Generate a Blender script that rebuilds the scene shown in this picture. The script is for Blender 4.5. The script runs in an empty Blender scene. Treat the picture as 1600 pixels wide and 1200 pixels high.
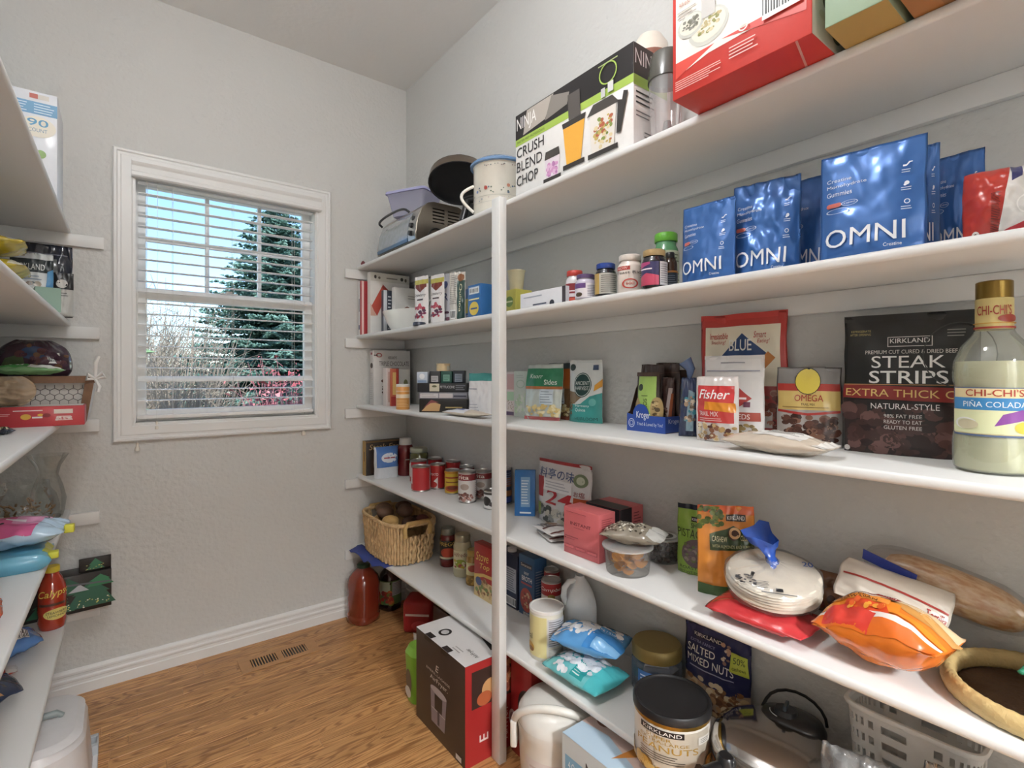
import bpy, bmesh, math, random
from mathutils import Vector, noise, Matrix
random.seed(7)
SC = bpy.context.scene
COL = SC.collection
PI = math.pi
# ------------------------------------------------------------------ camera
FPX, CX, CY, HC = 805.0, 800.0, 585.0, 1.38
YAW = math.atan2(620, 805)
FX, FY = math.sin(YAW), math.cos(YAW)
cam_d = bpy.data.cameras.new('camera'); cam = bpy.data.objects.new('camera', cam_d); COL.objects.link(cam)
cam.location = (0, 0, HC); cam.rotation_euler = (PI/2, 0, -YAW)
cam_d.sensor_fit = 'HORIZONTAL'; cam_d.sensor_width = 36; cam_d.lens = FPX/1600*36; cam_d.shift_y = -15/1600
cam_d.clip_start = .02; cam_d.clip_end = 300
SC.camera = cam
# ------------------------------------------------------------------ world, sun, exposure
W_ = bpy.data.worlds.new('sky'); SC.world = W_; W_.use_nodes = True
nt = W_.node_tree; nt.nodes.clear()
o_ = nt.nodes.new('ShaderNodeOutputWorld'); b_ = nt.nodes.new('ShaderNodeBackground'); s_ = nt.nodes.new('ShaderNodeTexSky')
s_.sky_type = 'NISHITA'; s_.sun_disc = False; s_.sun_elevation = math.radians(44); s_.sun_rotation = math.radians(208)
s_.altitude = 1700; s_.dust_density = .1; s_.ozone_density = 3.5
b_.inputs[1].default_value = .27
nt.links.new(s_.outputs[0], b_.inputs[0]); nt.links.new(b_.outputs[0], o_.inputs[0])
sun_d = bpy.data.lights.new('sun_offscreen', 'SUN'); sun_d.energy = 6.0; sun_d.angle = .01; sun_d.color = (1, .96, .9)
sun = bpy.data.objects.new('sun_offscreen', sun_d); COL.objects.link(sun); sun.rotation_euler = (math.radians(46), 0, math.radians(-28)); sun.location = (0, -3, 9)
vs = SC.view_settings; vs.view_transform = 'Standard'; vs.look = 'None'; vs.exposure = 0.5; vs.gamma = 1; vs.use_curve_mapping = False
# ------------------------------------------------------------------ pixel geometry (1600x1200 frame)
def ray(u, v):
    a = (u-CX)/FPX
    return (FX+a*FY, FY-a*FX, (CY-v)/FPX)
def onx(u, v, X): d = ray(u, v); t = X/d[0]; return Vector((X, d[1]*t, HC+d[2]*t))
def ony(u, v, Y): d = ray(u, v); t = Y/d[1]; return Vector((d[0]*t, Y, HC+d[2]*t))
def onz(u, v, Z): d = ray(u, v); t = (Z-HC)/d[2]; return Vector((d[0]*t, d[1]*t, Z))
def depth(p): return p[0]*FX+p[1]*FY
def zat(p, v): return HC+(CY-v)/FPX*depth(p)
class Put: pass
def put(uL, uR, vT, z, X=None, X2=None, vL=None, vR=None, vT2=None):
    """front base corners of a thing -> place, turn, width, height"""
    if vL is None:
        a = onx(uL, 600, X); b = onx(uR, 600, X if X2 is None else X2)
    else:
        a = onz(uL, vL, z); b = onz(uR, vR, z)
    a.z = b.z = z
    q = Put(); q.W = (b-a).length; q.rot = math.atan2(b.y-a.y, b.x-a.x); q.loc = (a+b)/2; q.H = zat(a, vT)-z
    if vT2: q.H = (q.H+zat(b, vT2)-z)/2
    return q
def putc(uL, uR, vT, z, vB=None, X=None, spin=0, H=None):
    """round thing: silhouette left, right, centre of its top, lowest pixel of its base (or the X of its axis)"""
    uc = (uL+uR)/2; q = Put()
    if X is None:
        p = onz(uc, vB, z); d0 = depth(p); k = (uR-uL)/2/FPX; r = k*d0/(1-k); n = Vector((p.x, p.y, 0)).normalized(); c = p+n*r
    else:
        c = onx(uc, 600, X); c.z = z; r = (uR-uL)/2/FPX*depth(c); n = Vector((c.x, c.y, 0)).normalized()
    if c.x > 0 and c.x+r > 1.417:                     # keep it clear of the wall
        for _ in range(3): c = onx(uc, 600, 1.416-r); r = (uR-uL)/2/FPX*depth(c)
    q.R = r; q.loc = Vector((c.x, c.y, z)); q.rot = math.atan2(n.y, n.x)-PI/2+spin; q.H = H or zat(c, vT)-z; q.W = 2*r
    return q
def at(x, y, z, rot=0, W=1, H=1, R=None):
    q = Put(); q.loc = Vector((x, y, z)); q.rot = rot; q.W = W; q.H = H; q.R = R or W/2; return q
# ------------------------------------------------------------------ materials
MATS = {}
def lin(h):
    h = h.lstrip('#'); h = h if len(h) == 6 else ''.join(x*2 for x in h); c = [int(h[i:i+2], 16)/255 for i in (0, 2, 4)]
    return tuple((x/12.92 if x <= .04045 else ((x+.055)/1.055)**2.4) for x in c)+(1,)
def newmat(n):
    m = bpy.data.materials.new(n); m.use_nodes = True; return m, m.node_tree, m.node_tree.nodes['Principled BSDF']
def M(h, rough=.5, metal=0., coat=0., var=.06, bump=0., bscale=60, trans=0., sss=0.):
    """procedural colour with a faint mottling"""
    k = (h, rough, metal, coat, var, bump, bscale, trans, sss)
    if k in MATS: return MATS[k]
    m, t, p = newmat('paint_'+h.lstrip('#'))
    c = lin(h)
    if var:
        n = t.nodes.new('ShaderNodeTexNoise'); n.inputs['Scale'].default_value = 35; n.inputs['Detail'].default_value = 3
        tc = t.nodes.new('ShaderNodeTexCoord'); t.links.new(tc.outputs['Object'], n.inputs['Vector'])
        r = t.nodes.new('ShaderNodeMix'); r.data_type = 'RGBA'
        r.inputs[6].default_value = tuple(x*(1-var) for x in c[:3])+(1,); r.inputs[7].default_value = tuple(min(1, x*(1+var)) for x in c[:3])+(1,)
        t.links.new(n.outputs['Fac'], r.inputs[0]); t.links.new(r.outputs[2], p.inputs['Base Color'])
    else: p.inputs['Base Color'].default_value = c
    p.inputs['Roughness'].default_value = rough; p.inputs['Metallic'].default_value = metal
    p.inputs['Coat Weight'].default_value = coat; p.inputs['Coat Roughness'].default_value = .08
    p.inputs['Transmission Weight'].default_value = trans; p.inputs['Subsurface Weight'].default_value = sss
    if bump:
        n2 = t.nodes.new('ShaderNodeTexNoise'); n2.inputs['Scale'].default_value = bscale; n2.inputs['Detail'].default_value = 4
        tc2 = t.nodes.new('ShaderNodeTexCoord'); t.links.new(tc2.outputs['Object'], n2.inputs['Vector'])
        bn = t.nodes.new('ShaderNodeBump'); bn.inputs['Strength'].default_value = bump; bn.inputs['Distance'].default_value = .004
        t.links.new(n2.outputs['Fac'], bn.inputs['Height']); t.links.new(bn.outputs[0], p.inputs['Normal'])
    MATS[k] = m; return m
def CLEAR(tint='#ffffff', gloss=.12, rough=.05, solid=0., edge=.0):
    """thin clear plastic or glass: see-through, tinted, with a sheen (solid = milky share)"""
    k = ('clear', tint, gloss, rough, solid, edge)
    if k in MATS: return MATS[k]
    m = bpy.data.materials.new('clear_film'); m.use_nodes = True; t = m.node_tree; t.nodes.clear()
    o = t.nodes.new('ShaderNodeOutputMaterial'); tr = t.nodes.new('ShaderNodeBsdfTransparent'); g = t.nodes.new('ShaderNodeBsdfGlossy')
    tr.inputs[0].default_value = lin(tint); g.inputs['Roughness'].default_value = rough
    df = t.nodes.new('ShaderNodeBsdfDiffuse'); df.inputs[0].default_value = lin(tint)
    m1 = t.nodes.new('ShaderNodeMixShader'); m1.inputs[0].default_value = solid
    t.links.new(tr.outputs[0], m1.inputs[1]); t.links.new(df.outputs[0], m1.inputs[2])
    m2 = t.nodes.new('ShaderNodeMixShader'); fr = t.nodes.new('ShaderNodeLayerWeight'); fr.inputs[0].default_value = .25
    mm = t.nodes.new('ShaderNodeMath'); mm.operation = 'MULTIPLY_ADD'; mm.inputs[1].default_value = .38+edge*.5; mm.inputs[2].default_value = gloss*.22
    t.links.new(fr.outputs['Fresnel'], mm.inputs[0]); t.links.new(mm.outputs[0], m2.inputs[0])
    t.links.new(m1.outputs[0], m2.inputs[1]); t.links.new(g.outputs[0], m2.inputs[2]); t.links.new(m2.outputs[0], o.inputs[0])
    MATS[k] = m; return m
# ------------------------------------------------------------------ objects
def mesh_obj(name, verts, faces, mat, parent=None, smooth=False, mi=None, sharp=None):
    me = bpy.data.meshes.new(name); me.from_pydata([tuple(v) for v in verts], [], faces)
    for m in (mat if isinstance(mat, (list, tuple)) else [mat]): me.materials.append(m)
    if mi: me.polygons.foreach_set('material_index', mi)
    if smooth:
        me.polygons.foreach_set('use_smooth', [True]*len(me.polygons))
        if sharp: me.set_sharp_from_angle(angle=math.radians(sharp))
    o = bpy.data.objects.new(name, me); COL.objects.link(o)
    if parent: o.parent = parent
    return o
def bm_obj(name, bm, mat, parent=None, smooth=False, sharp=None):
    me = bpy.data.meshes.new(name); bm.normal_update(); bm.to_mesh(me); bm.free()
    for m in (mat if isinstance(mat, (list, tuple)) else [mat]): me.materials.append(m)
    if smooth:
        me.polygons.foreach_set('use_smooth', [True]*len(me.polygons))
        if sharp: me.set_sharp_from_angle(angle=math.radians(sharp))
    o = bpy.data.objects.new(name, me); COL.objects.link(o)
    if parent: o.parent = parent
    return o
def tag(o, label, cat, group=None):
    o['label'] = label; o['category'] = cat
    if group: o['group'] = group
    return o
def thing(name, label, cat, q, group=None):
    o = bpy.data.objects.new(name, None); COL.objects.link(o); o.empty_display_size = .02
    o.location = q.loc; o.rotation_euler = (0, 0, q.rot); return tag(o, label, cat, group)
def struct(o): o['kind'] = 'structure'; return o
def bbox(bm, x0, x1, y0, y1, z0, z1, bev=0, seg=1):
    g = bmesh.ops.create_cube(bm, size=1)
    vs_ = g['verts']
    for v in vs_: v.co = Vector((x0+(v.co.x+.5)*(x1-x0), y0+(v.co.y+.5)*(y1-y0), z0+(v.co.z+.5)*(z1-z0)))
    if bev:
        es = list({e for v in vs_ for e in v.link_edges})
        bmesh.ops.bevel(bm, geom=es, offset=bev, segments=seg, profile=.5, affect='EDGES')
def box_obj(name, b, mat, parent=None, bev=0, seg=2, smooth=True):
    bm = bmesh.new(); bbox(bm, *b, bev=bev, seg=seg); return bm_obj(name, bm, mat, parent, smooth=bool(bev) and smooth, sharp=50)
def tube_data(pts, r, n=8, closed=False, cap=True):
    """tube along points; r a number or a list"""
    pts = [Vector(p) for p in pts]; N = len(pts); V = []; Fc = []
    rr = r if isinstance(r, (list, tuple)) else [r]*N
    up = Vector((0, 0, 1)); prev = None
    for i, p in enumerate(pts):
        a = pts[(i-1) % N] if (closed or i > 0) else p; b = pts[(i+1) % N] if (closed or i < N-1) else p
        t = (b-a).normalized()
        if prev is None:
            s = t.cross(up)
            if s.length < 1e-3: s = t.cross(Vector((1, 0, 0)))
        else: s = prev-t*prev.dot(t)
        s.normalize(); prev = s; w = t.cross(s)
        for k in range(n):
            an = 2*PI*k/n; V.append(p+(s*math.cos(an)+w*math.sin(an))*rr[i])
    for i in range(N if closed else N-1):
        j = (i+1) % N
        for k in range(n):
            k2 = (k+1) % n; Fc.append((i*n+k, i*n+k2, j*n+k2, j*n+k))
    if cap and not closed:
        Fc.append(tuple(range(n-1, -1, -1))); Fc.append(tuple((N-1)*n+k for k in range(n)))
    return V, Fc
def tube(name, pts, r, mat, parent=None, n=8, closed=False):
    V, Fc = tube_data(pts, r, n, closed); return mesh_obj(name, V, Fc, mat, parent, smooth=True, sharp=60)
def join_data(parts):
    V = []; Fc = []
    for v, fc in parts:
        b = len(V); V += list(v); Fc += [tuple(i+b for i in q) for q in fc]
    return V, Fc
def arc(c, r, a0, a1, n, plane='xz', ry=None):
    ry = ry or r; out = []
    for i in range(n+1):
        a = a0+(a1-a0)*i/n; x, y = r*math.cos(a), ry*math.sin(a)
        out.append((c[0]+x, c[1], c[2]+y) if plane == 'xz' else (c[0]+x, c[1]+y, c[2]) if plane == 'xy' else (c[0], c[1]+x, c[2]+y))
    return out
def lathe_data(prof, n=32, c=(0, 0), sx=1, sy=1):
    """prof: (r, z); r = 0 closes the end"""
    V = []; Fc = []; rows = []
    for r, z in prof:
        if r <= 1e-6: rows.append([len(V)]); V.append((c[0], c[1], z))
        else:
            rows.append(list(range(len(V), len(V)+n)))
            for k in range(n): a = 2*PI*k/n; V.append((c[0]+r*sx*math.cos(a), c[1]+r*sy*math.sin(a), z))
    for i in range(len(rows)-1):
        A, B = rows[i], rows[i+1]
        for k in range(n):
            k2 = (k+1) % n
            if len(A) == 1 and len(B) == 1: break
            if len(A) == 1: Fc.append((A[0], B[k2], B[k]))
            elif len(B) == 1: Fc.append((A[k], A[k2], B[0]))
            else: Fc.append((A[k], A[k2], B[k2], B[k]))
    return V, Fc
def lathe(name, prof, mat, parent=None, n=32, c=(0, 0), sharp=45, sx=1, sy=1):
    V, Fc = lathe_data(prof, n, c, sx, sy); return mesh_obj(name, V, Fc, mat, parent, smooth=True, sharp=sharp)
# ------------------------------------------------------------------ flat print on surfaces
TXT = {}
def text_mesh(s, bold=0, shear=0):
    k = (s, bold, shear)
    if k in TXT: return TXT[k]
    bold = min(bold, .0 if any(x in s for x in 'MNWKVAXmnwvxk%&') else .008)
    c = bpy.data.curves.new('t', 'FONT'); c.body = s; c.size = 1; c.resolution_u = 3; c.offset = bold; c.shear = shear
    o = bpy.data.objects.new('t', c); me = bpy.data.meshes.new_from_object(o)
    V = [(v.co.x, v.co.y) for v in me.vertices]; Fc = [tuple(p.vertices) for p in me.polygons]
    bpy.data.objects.remove(o); bpy.data.curves.remove(c); bpy.data.meshes.remove(me)
    if V:
        x0 = min(v[0] for v in V); x1 = max(v[0] for v in V); y0 = min(v[1] for v in V); y1 = max(v[1] for v in V)
        V = [((v[0]-x0)/max(x1-x0, 1e-6), (v[1]-y0)/max(y1-y0, 1e-6)) for v in V]
    TXT[k] = (V, Fc); return TXT[k]
def subdiv(V, Fc, lim):
    bm = bmesh.new(); vv = [bm.verts.new((x, y, 0)) for x, y in V]
    for q in Fc:
        try: bm.faces.new([vv[i] for i in q])
        except ValueError: pass
    bmesh.ops.triangulate(bm, faces=bm.faces[:])
    for _ in range(5):
        es = [e for e in bm.edges if e.calc_length() > lim]
        if not es: break
        bmesh.ops.subdivide_edges(bm, edges=es, cuts=1); bmesh.ops.triangulate(bm, faces=bm.faces[:])
    bm.verts.index_update()
    r = [(v.co.x, v.co.y) for v in bm.verts], [tuple(v.index for v in q.verts) for q in bm.faces]; bm.free(); return r
def grid2(x0, y0, x1, y1, nx, ny):
    V = [(x0+(x1-x0)*i/nx, y0+(y1-y0)*j/ny) for j in range(ny+1) for i in range(nx+1)]
    return V, [(j*(nx+1)+i, j*(nx+1)+i+1, (j+1)*(nx+1)+i+1, (j+1)*(nx+1)+i) for j in range(ny) for i in range(nx)]
# packaging print too small or blurred to read in the photograph: drawn as plain strokes
BLURRED = {'COOKBOOK', 'CAKE', 'PASTA', 'SUGAR', 'herbal', 'mia', 'GREENS', 'Cookies', 'ADEL To completion', 'FRITOS', 'Hydro', 'PHARMACY', 'tea', 'Oatmeal', 'Oats', 'Zinc', 'CHILI', 'BEANS', 'HARVEST FARM', 'ALMONDS', 'WIPES', 'FAVORITE', 'JELLO', 'CHICKEN', 'PLUS', 'STEAK SPINE', 'Smucker', 'RICE', 'Blade System', 'TORTILLAS', 'Yogurt'}
def decals(spec, F, parent, curved=True, name='label_print', rough=.4, asp=1., lay0=0, step=None):
    """spec in face units 0..1; r rect, e ellipse, p polygon, t text, b blobs, l small print, bar barcode"""
    V = []; Fc = []; mi = []; mats = []; rnd = random.Random(len(spec)*31+7); blocks = []; step = step or (.0004 if curved else .00025)
    def add(v2, f2, col, lay):
        m = col if not isinstance(col, str) else M(col, rough, var=0)
        if m not in mats: mats.append(m)
        k = mats.index(m); b = len(V); f0 = len(Fc)
        V.extend(F(x, y, .0005+step*(lay+lay0)) for x, y in v2)
        for q in f2: Fc.append(tuple(i+b for i in q)); mi.append(k)
        blocks.append((b, len(V), f0, len(Fc)))
    def rect(x0, y0, x1, y1, col, lay):
        if curved: nx = max(1, int(abs(x1-x0)/.03)+1); ny = max(1, int(abs(y1-y0)/.035)+1)
        else: nx = ny = 1
        add(*grid2(x0, y0, x1, y1, nx, ny), col, lay)
    def ell(cx, cy, rx, ry, col, lay, n=20, ang=0):
        ca, sa = math.cos(ang), math.sin(ang)
        rings = [1] if not curved else ([.5, 1] if rx < .15 else [.33, .66, 1])
        v = [(cx, cy)]; f = []
        for ri, rr_ in enumerate(rings):
            b = len(v)
            for k in range(n):
                a = 2*PI*k/n; x = rx*rr_*math.cos(a); y = ry*rr_*math.sin(a); v.append((cx+x*ca-y*sa, cy+x*sa+y*ca))
            for k in range(n):
                k2 = (k+1) % n
                if ri == 0: f.append((0, b+k, b+k2))
                else: f.append((b-n+k, b+k, b+k2, b-n+k2))
        add(v, f, col, lay)
    for L, d in enumerate(spec):
        L = L*.8
        if d[0] == 't' and d[1] in BLURRED:
            h = d[5]-d[3]; d = ('r', d[2], d[3]+h*.3, d[4], d[3]+h*.7, d[6])
        if d[0] == 'r': rect(*d[1:5], d[5], L)
        elif d[0] == 'e': ell(*d[1:5], d[5], L, ang=d[6] if len(d) > 6 else 0)
        elif d[0] == 'o':                                    # ring
            n = 24; x, y, rx, ry, w = d[1:6]
            v = [(x+rx*k*math.cos(2*PI*i/n), y+ry*k*math.sin(2*PI*i/n)) for k in (1, 1-w) for i in range(n)]
            add(v, [(i, (i+1) % n, n+(i+1) % n, n+i) for i in range(n)], d[6], L)
        elif d[0] == 'p':
            v, f = [tuple(p) for p in d[1]], [tuple(range(len(d[1])))]
            if curved: v, f = subdiv(v, f, .035)
            add(v, f, d[2], L)
        elif d[0] == 't':
            s, x0, y0, x1, y1, col = d[1:7]; op = d[7] if len(d) > 7 else {}
            v, f = text_mesh(s, op.get('b', .012), op.get('s', 0))
            if op.get('rot') == 90: v = [(1-y, x) for x, y in v]
            elif op.get('rot') == -90: v = [(y, 1-x) for x, y in v]
            elif op.get('rot') == 180: v = [(1-x, 1-y) for x, y in v]
            sl = op.get('sl', 0)
            v = [(x0+x*(x1-x0), y0+y*(y1-y0)+x*sl) for x, y in v]
            if curved: v, f = subdiv(v, f, .035)
            add(v, f, col, L)
        elif d[0] == 'b':
            x0, y0, x1, y1, n, sz, cols = d[1:8]
            for i in range(n):
                r = sz*rnd.uniform(.6, 1.2); ell(rnd.uniform(x0, x1), rnd.uniform(y0, y1), r, r*asp*rnd.uniform(.55, 1), cols[i % len(cols)], L+i*.02, n=9, ang=0)
        elif d[0] == 'l':
            x0, y0, x1, y1, n, col = d[1:7]; h = (y1-y0)/n
            for i in range(n):
                e = x1-(x1-x0)*rnd.uniform(0, .3); rect(x0, y0+i*h+h*.3, e, y0+i*h+h*.62, col, L)
        elif d[0] == 'bar':
            x0, y0, x1, y1 = d[1:5]; rect(x0, y0, x1, y1, '#f2f2f0', L); n = 14; w = (x1-x0)/n
            for i in range(n):
                if i % 1 == 0: a = x0+w*(i+.15); rect(a, y0+(y1-y0)*.15, a+w*rnd.uniform(.3, .75), y0+(y1-y0)*.9, '#1c1c1e', L+.5)
    if not V: return None
    # patches of print that lie well apart become pieces of their own
    bb = [(tuple(min(V[i][k] for i in range(b0, b1)) for k in range(3)), tuple(max(V[i][k] for i in range(b0, b1)) for k in range(3))) for b0, b1, _, _ in blocks]; par = list(range(len(bb)))
    def root(i):
        while par[i] != i: i = par[i]
        return i
    for i in range(len(bb)):
        for j in range(i):
            g = sum(max(0, bb[i][0][k]-bb[j][1][k], bb[j][0][k]-bb[i][1][k])**2 for k in range(3))**.5
            if g < .017: par[root(i)] = root(j)
    groups = {}
    for i in range(len(bb)): groups.setdefault(root(i), []).append(i)
    for gi in groups.values():
        V2 = []; F2 = []; m2 = []; used = []
        for i in gi:
            b0, b1, f0, f1 = blocks[i]; sh = len(V2)-b0; V2 += V[b0:b1]; F2 += [tuple(v+sh for v in q) for q in Fc[f0:f1]]
            for k in mi[f0:f1]:
                if mats[k] not in used: used.append(mats[k])
                m2.append(used.index(mats[k]))
        o = mesh_obj(name, V2, F2, used, parent, smooth=curved, mi=m2)
    return o
# ------------------------------------------------------------------ builders of packaged goods
SEED = [0]
def box_item(name, label, cat, q, D, col, front=(), right=(), left=(), top=(), group=None, rough=.45, bev=.0015, tilt=(0, 0), part='carton', flaps=False, coat=.15, bottom=()):
    t = thing(name, label, cat, q, group); t.rotation_euler = (tilt[0], tilt[1], q.rot); W, H = q.W, q.H
    box_obj(part, (-W/2, W/2, 0, D, 0, H), M(col, rough, coat=coat) if isinstance(col, str) else col, t, bev=bev)
    maps = dict(front=lambda s, u, o: ((s-.5)*W, -o, u*H), right=lambda s, u, o: (W/2+o, s*D, u*H),
                left=lambda s, u, o: (-W/2-o, D-s*D, u*H), top=lambda s, u, o: ((s-.5)*W, u*D, H+o), bottom=lambda s, u, o: ((s-.5)*W, D-u*D, -o))
    if flaps: top = list(top)+[('r', .02, .47, .98, .485, '#7d7468')] if top == () else top
    for f, sp in (('front', front), ('right', right), ('left', left), ('top', top), ('bottom', bottom)):
        if sp: decals(sp, maps[f], t, curved=False, name=('front_print' if f == 'front' else 'side_print' if f in ('left', 'right') else 'top_print' if f == 'top' else 'base_print'), asp=W/H)
    return t
def bag_fn(W, H, D, kind, lean, amp, seed, fx, fy, taper, side, puff=0):
    def F(s, u, o=0, back=False):
        a = abs(2*s-1)
        if kind == 'stand': e = 1-a**3; p = max(.04, 1-max(0, u)**1.7)*(1-.25*max(0, (.06-u)/.06))
        elif kind == 'pillow': e = max(0, 1-a**2.6); p = max(.02, math.sin(PI*min(1, max(0, u))))**.55
        elif kind == 'brick': e = max(0, 1-a**9); p = 1 if u < .8 else max(.05, 1-((u-.8)/.2)**1.5)
        else: e = max(0, 1-a**2.2); p = max(.03, 1-max(0, (u-.62)/.38))**.8 if u > .62 else .75+.25*math.sin(PI*min(1, u/.62))
        h = D/2*e*p
        w = W*(1-taper*u)*(1-puff*abs(2*u-1)**2.6)
        n = noise.noise(Vector((s*fx+seed, u*fy, seed*1.7)))+.5*noise.noise(Vector((s*fx*2.3, u*fy*2.3+seed, seed)))
        n2 = abs(noise.noise(Vector((s*fx*.8+u*2.1, u*fy*.7-s*1.3+seed, 5.1))))-.2
        h2 = h+(amp*(n*.7-n2*.9)*(.35+.65*min(1, 3*e)) if e > .01 else 0)
        x = (s-.5)*w+side*noise.noise(Vector((u*4+seed, seed, (0 if s < .5 else 9))))*W*abs(2*s-1)**2
        z = u*H + (noise.noise(Vector((s*3+seed, 2.2, seed)))*side*H*.5*u**4)
        return x, (D/2-h2-o) if not back else (D/2+h2+o), z, lean*u*H
    return F
def bag(name, label, cat, q, D, col, spec=(), kind='stand', lean=0., amp=.004, rough=.32, group=None, taper=0., side=.02, fx=5, fy=5, flat=False, L=None,
        nx=38, ny=38, seal=None, film=None, part='pouch', tilt=(0, 0), metal=0., back=(), coat=.2, sealh=.045, fin=0, puff=None):
    """printed film bag: standing pouch, pillow bag or block bag; flat lies it down with its front up"""
    t = thing(name, label, cat, q, group); t.rotation_euler = (tilt[0], tilt[1], q.rot); SEED[0] += 1; sd = SEED[0]*3.31
    W, H = q.W, (L if flat else q.H)
    F0 = bag_fn(W, H, D, kind, lean, amp, sd, fx, fy, taper, side, puff if puff is not None else (.05 if kind == 'pillow' else 0))
    def F(s, u, o=0, b=False):
        x, y, z, ln = F0(s, u, o, b)
        if flat: return (x, z, max(.0006+(o if not b else 0), D-y))
        return (x, y+ln, max(z, .0003))
    V = []; Fc = []; idx = {}
    def vid(i, j, b):
        k = (i, j, b if 0 < i < nx and j < ny else 0)
        if k not in idx: idx[k] = len(V); V.append(F(i/nx, j/ny, 0, b))
        return idx[k]
    for j in range(ny):
        for i in range(nx):
            Fc.append((vid(i, j, 0), vid(i+1, j, 0), vid(i+1, j+1, 0), vid(i, j+1, 0)))
            Fc.append((vid(i, j+1, 1), vid(i+1, j+1, 1), vid(i+1, j, 1), vid(i, j, 1)))
    for i in range(nx):
        q4 = [vid(i, 0, 1), vid(i+1, 0, 1), vid(i+1, 0, 0), vid(i, 0, 0)]
        q5 = [v for k, v in enumerate(q4) if v not in q4[:k]]
        if len(q5) > 2: Fc.append(tuple(q5))
    mt = film or (M(col, rough, metal=metal, coat=coat) if isinstance(col, str) else col)
    mesh_obj(part, V, Fc, mt, t, smooth=True)
    if seal: decals([('r', 0, 1-sealh, 1, 1, seal)]+[('r', 0.01, 1-sealh*k, .99, 1-sealh*k+sealh*.1, '#5a5a5a') for k in ()], F, t, name='seal', rough=rough)
    if fin:
        FV, FF = grid2(0, 0, 1, 1, 18, 2); mesh_obj('seal', [(lambda p: (p[0], p[1], p[2]))(F(.02+.96*x, 1, 0)) if y == 0 else tuple(a+b for a, b in zip(F(.02+.96*x, 1, 0), ((0, fin*y, .004*math.sin(x*19)) if flat else (0, .004*math.sin(x*19), fin*y)))) for x, y in FV], FF, mt, t, smooth=True)
    if spec: decals(spec, lambda s, u, o: F(s, u, o+.0006), t, rough=rough, asp=W/H)
    if back: decals(back, lambda s, u, o: F(s, u, o+.0006, True), t, rough=rough, name='back_print')
    t['_F'] = 0; del t['_F']; return t, F
def interp(prof, z):
    for (r0, z0), (r1, z1) in zip(prof, prof[1:]):
        if z0 <= z <= z1 and z1 > z0: return r0+(r1-r0)*(z-z0)/(z1-z0)
    return prof[-1][0]
def rnd_item(name, label, cat, q, sections, spec=(), group=None, lab=0, n=32, tilt=(0, 0), rough=.4, lr=None, sx=1, sy=1):
    t = thing(name, label, cat, q, group); t.rotation_euler = (tilt[0], tilt[1], q.rot); R, H = q.R, q.H
    for pn, m, pr in sections: lathe(pn, [(r*R, z*H) for r, z in pr], m, t, n=n, sx=sx, sy=sy)
    pr = sections[lab][2]; lo = [p for p in pr if p[0] > 0]
    def F(s, u, o):
        a = (s-.5)*PI; r = (lr if lr else interp(lo, u))*R+o+.0004
        return (r*math.sin(a)*sx, -r*math.cos(a)*sy, u*H)
    if spec: decals(spec, F, t, rough=rough, asp=W_asp(R, H))
    return t
def W_asp(R, H): return 3.14*R/H
def band(c, y0=0., y1=1., s0=-.5, s1=1.5): return ('r', s0, y0, s1, y1, c)
STEEL = M('#c9c8c6', .3, 1., var=0); DARKSTEEL = M('#8d8983', .35, 1., var=0)
def food_can(name, label, q, spec, cat='can', group=None, base='#b9b7b4'):
    """tin can: ribbed wall with rolled rims, sunk lid, paper label"""
    wall = [(.93, 0), (1, .012), (1, .04), (.975, .055), (.975, .945), (1, .96), (1, .988), (.95, 1.0)]
    return rnd_item(name, label, cat, q, [('can_wall', M(base, .32, 1., var=0), [(0, 0)]+wall), ('can_lid', STEEL, [(.95, 1.0), (.93, .965), (.8, .96), (.78, .968), (.5, .966), (.48, .96), (0, .96)])],
                    spec, group, lr=.985)
# ------------------------------------------------------------------ the room
XR, YF, ZC, XL, YB = 1.422, 2.915, 3.125, -.475, -1.15
XE = 1.106                                      # front edge of the right shelves
SZ = [2.004, 1.607, 1.204, .801, .396]          # shelf tops
TH = .021
def bumpy(name, col, scale, strength, dist, rough=.6):
    m, t, p = newmat(name); p.inputs['Base Color'].default_value = lin(col); p.inputs['Roughness'].default_value = rough
    tc = t.nodes.new('ShaderNodeTexCoord'); n = t.nodes.new('ShaderNodeTexNoise'); n.inputs['Scale'].default_value = scale; n.inputs['Detail'].default_value = 2.5
    v = t.nodes.new('ShaderNodeTexVoronoi'); v.inputs['Scale'].default_value = scale*.7; v.feature = 'SMOOTH_F1'
    mx = t.nodes.new('ShaderNodeMath'); mx.operation = 'ADD'; b = t.nodes.new('ShaderNodeBump'); b.inputs['Strength'].default_value = strength; b.inputs['Distance'].default_value = dist
    t.links.new(tc.outputs['Object'], n.inputs['Vector']); t.links.new(tc.outputs['Object'], v.inputs['Vector'])
    t.links.new(n.outputs['Fac'], mx.inputs[0]); t.links.new(v.outputs['Distance'], mx.inputs[1]); t.links.new(mx.outputs[0], b.inputs['Height']); t.links.new(b.outputs[0], p.inputs['Normal'])
    return m
WALL = bumpy('orange_peel_wall', '#d2d2cf', 70, .55, .004)
CEIL = bumpy('ceiling_paint', '#e8e8e6', 60, .25, .003)
WHITE = bumpy('white_shelf_paint', '#e2e2e0', 25, .06, .002, .42)
TRIM = bumpy('white_trim_paint', '#e8e8e6', 20, .03, .002, .38)
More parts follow.
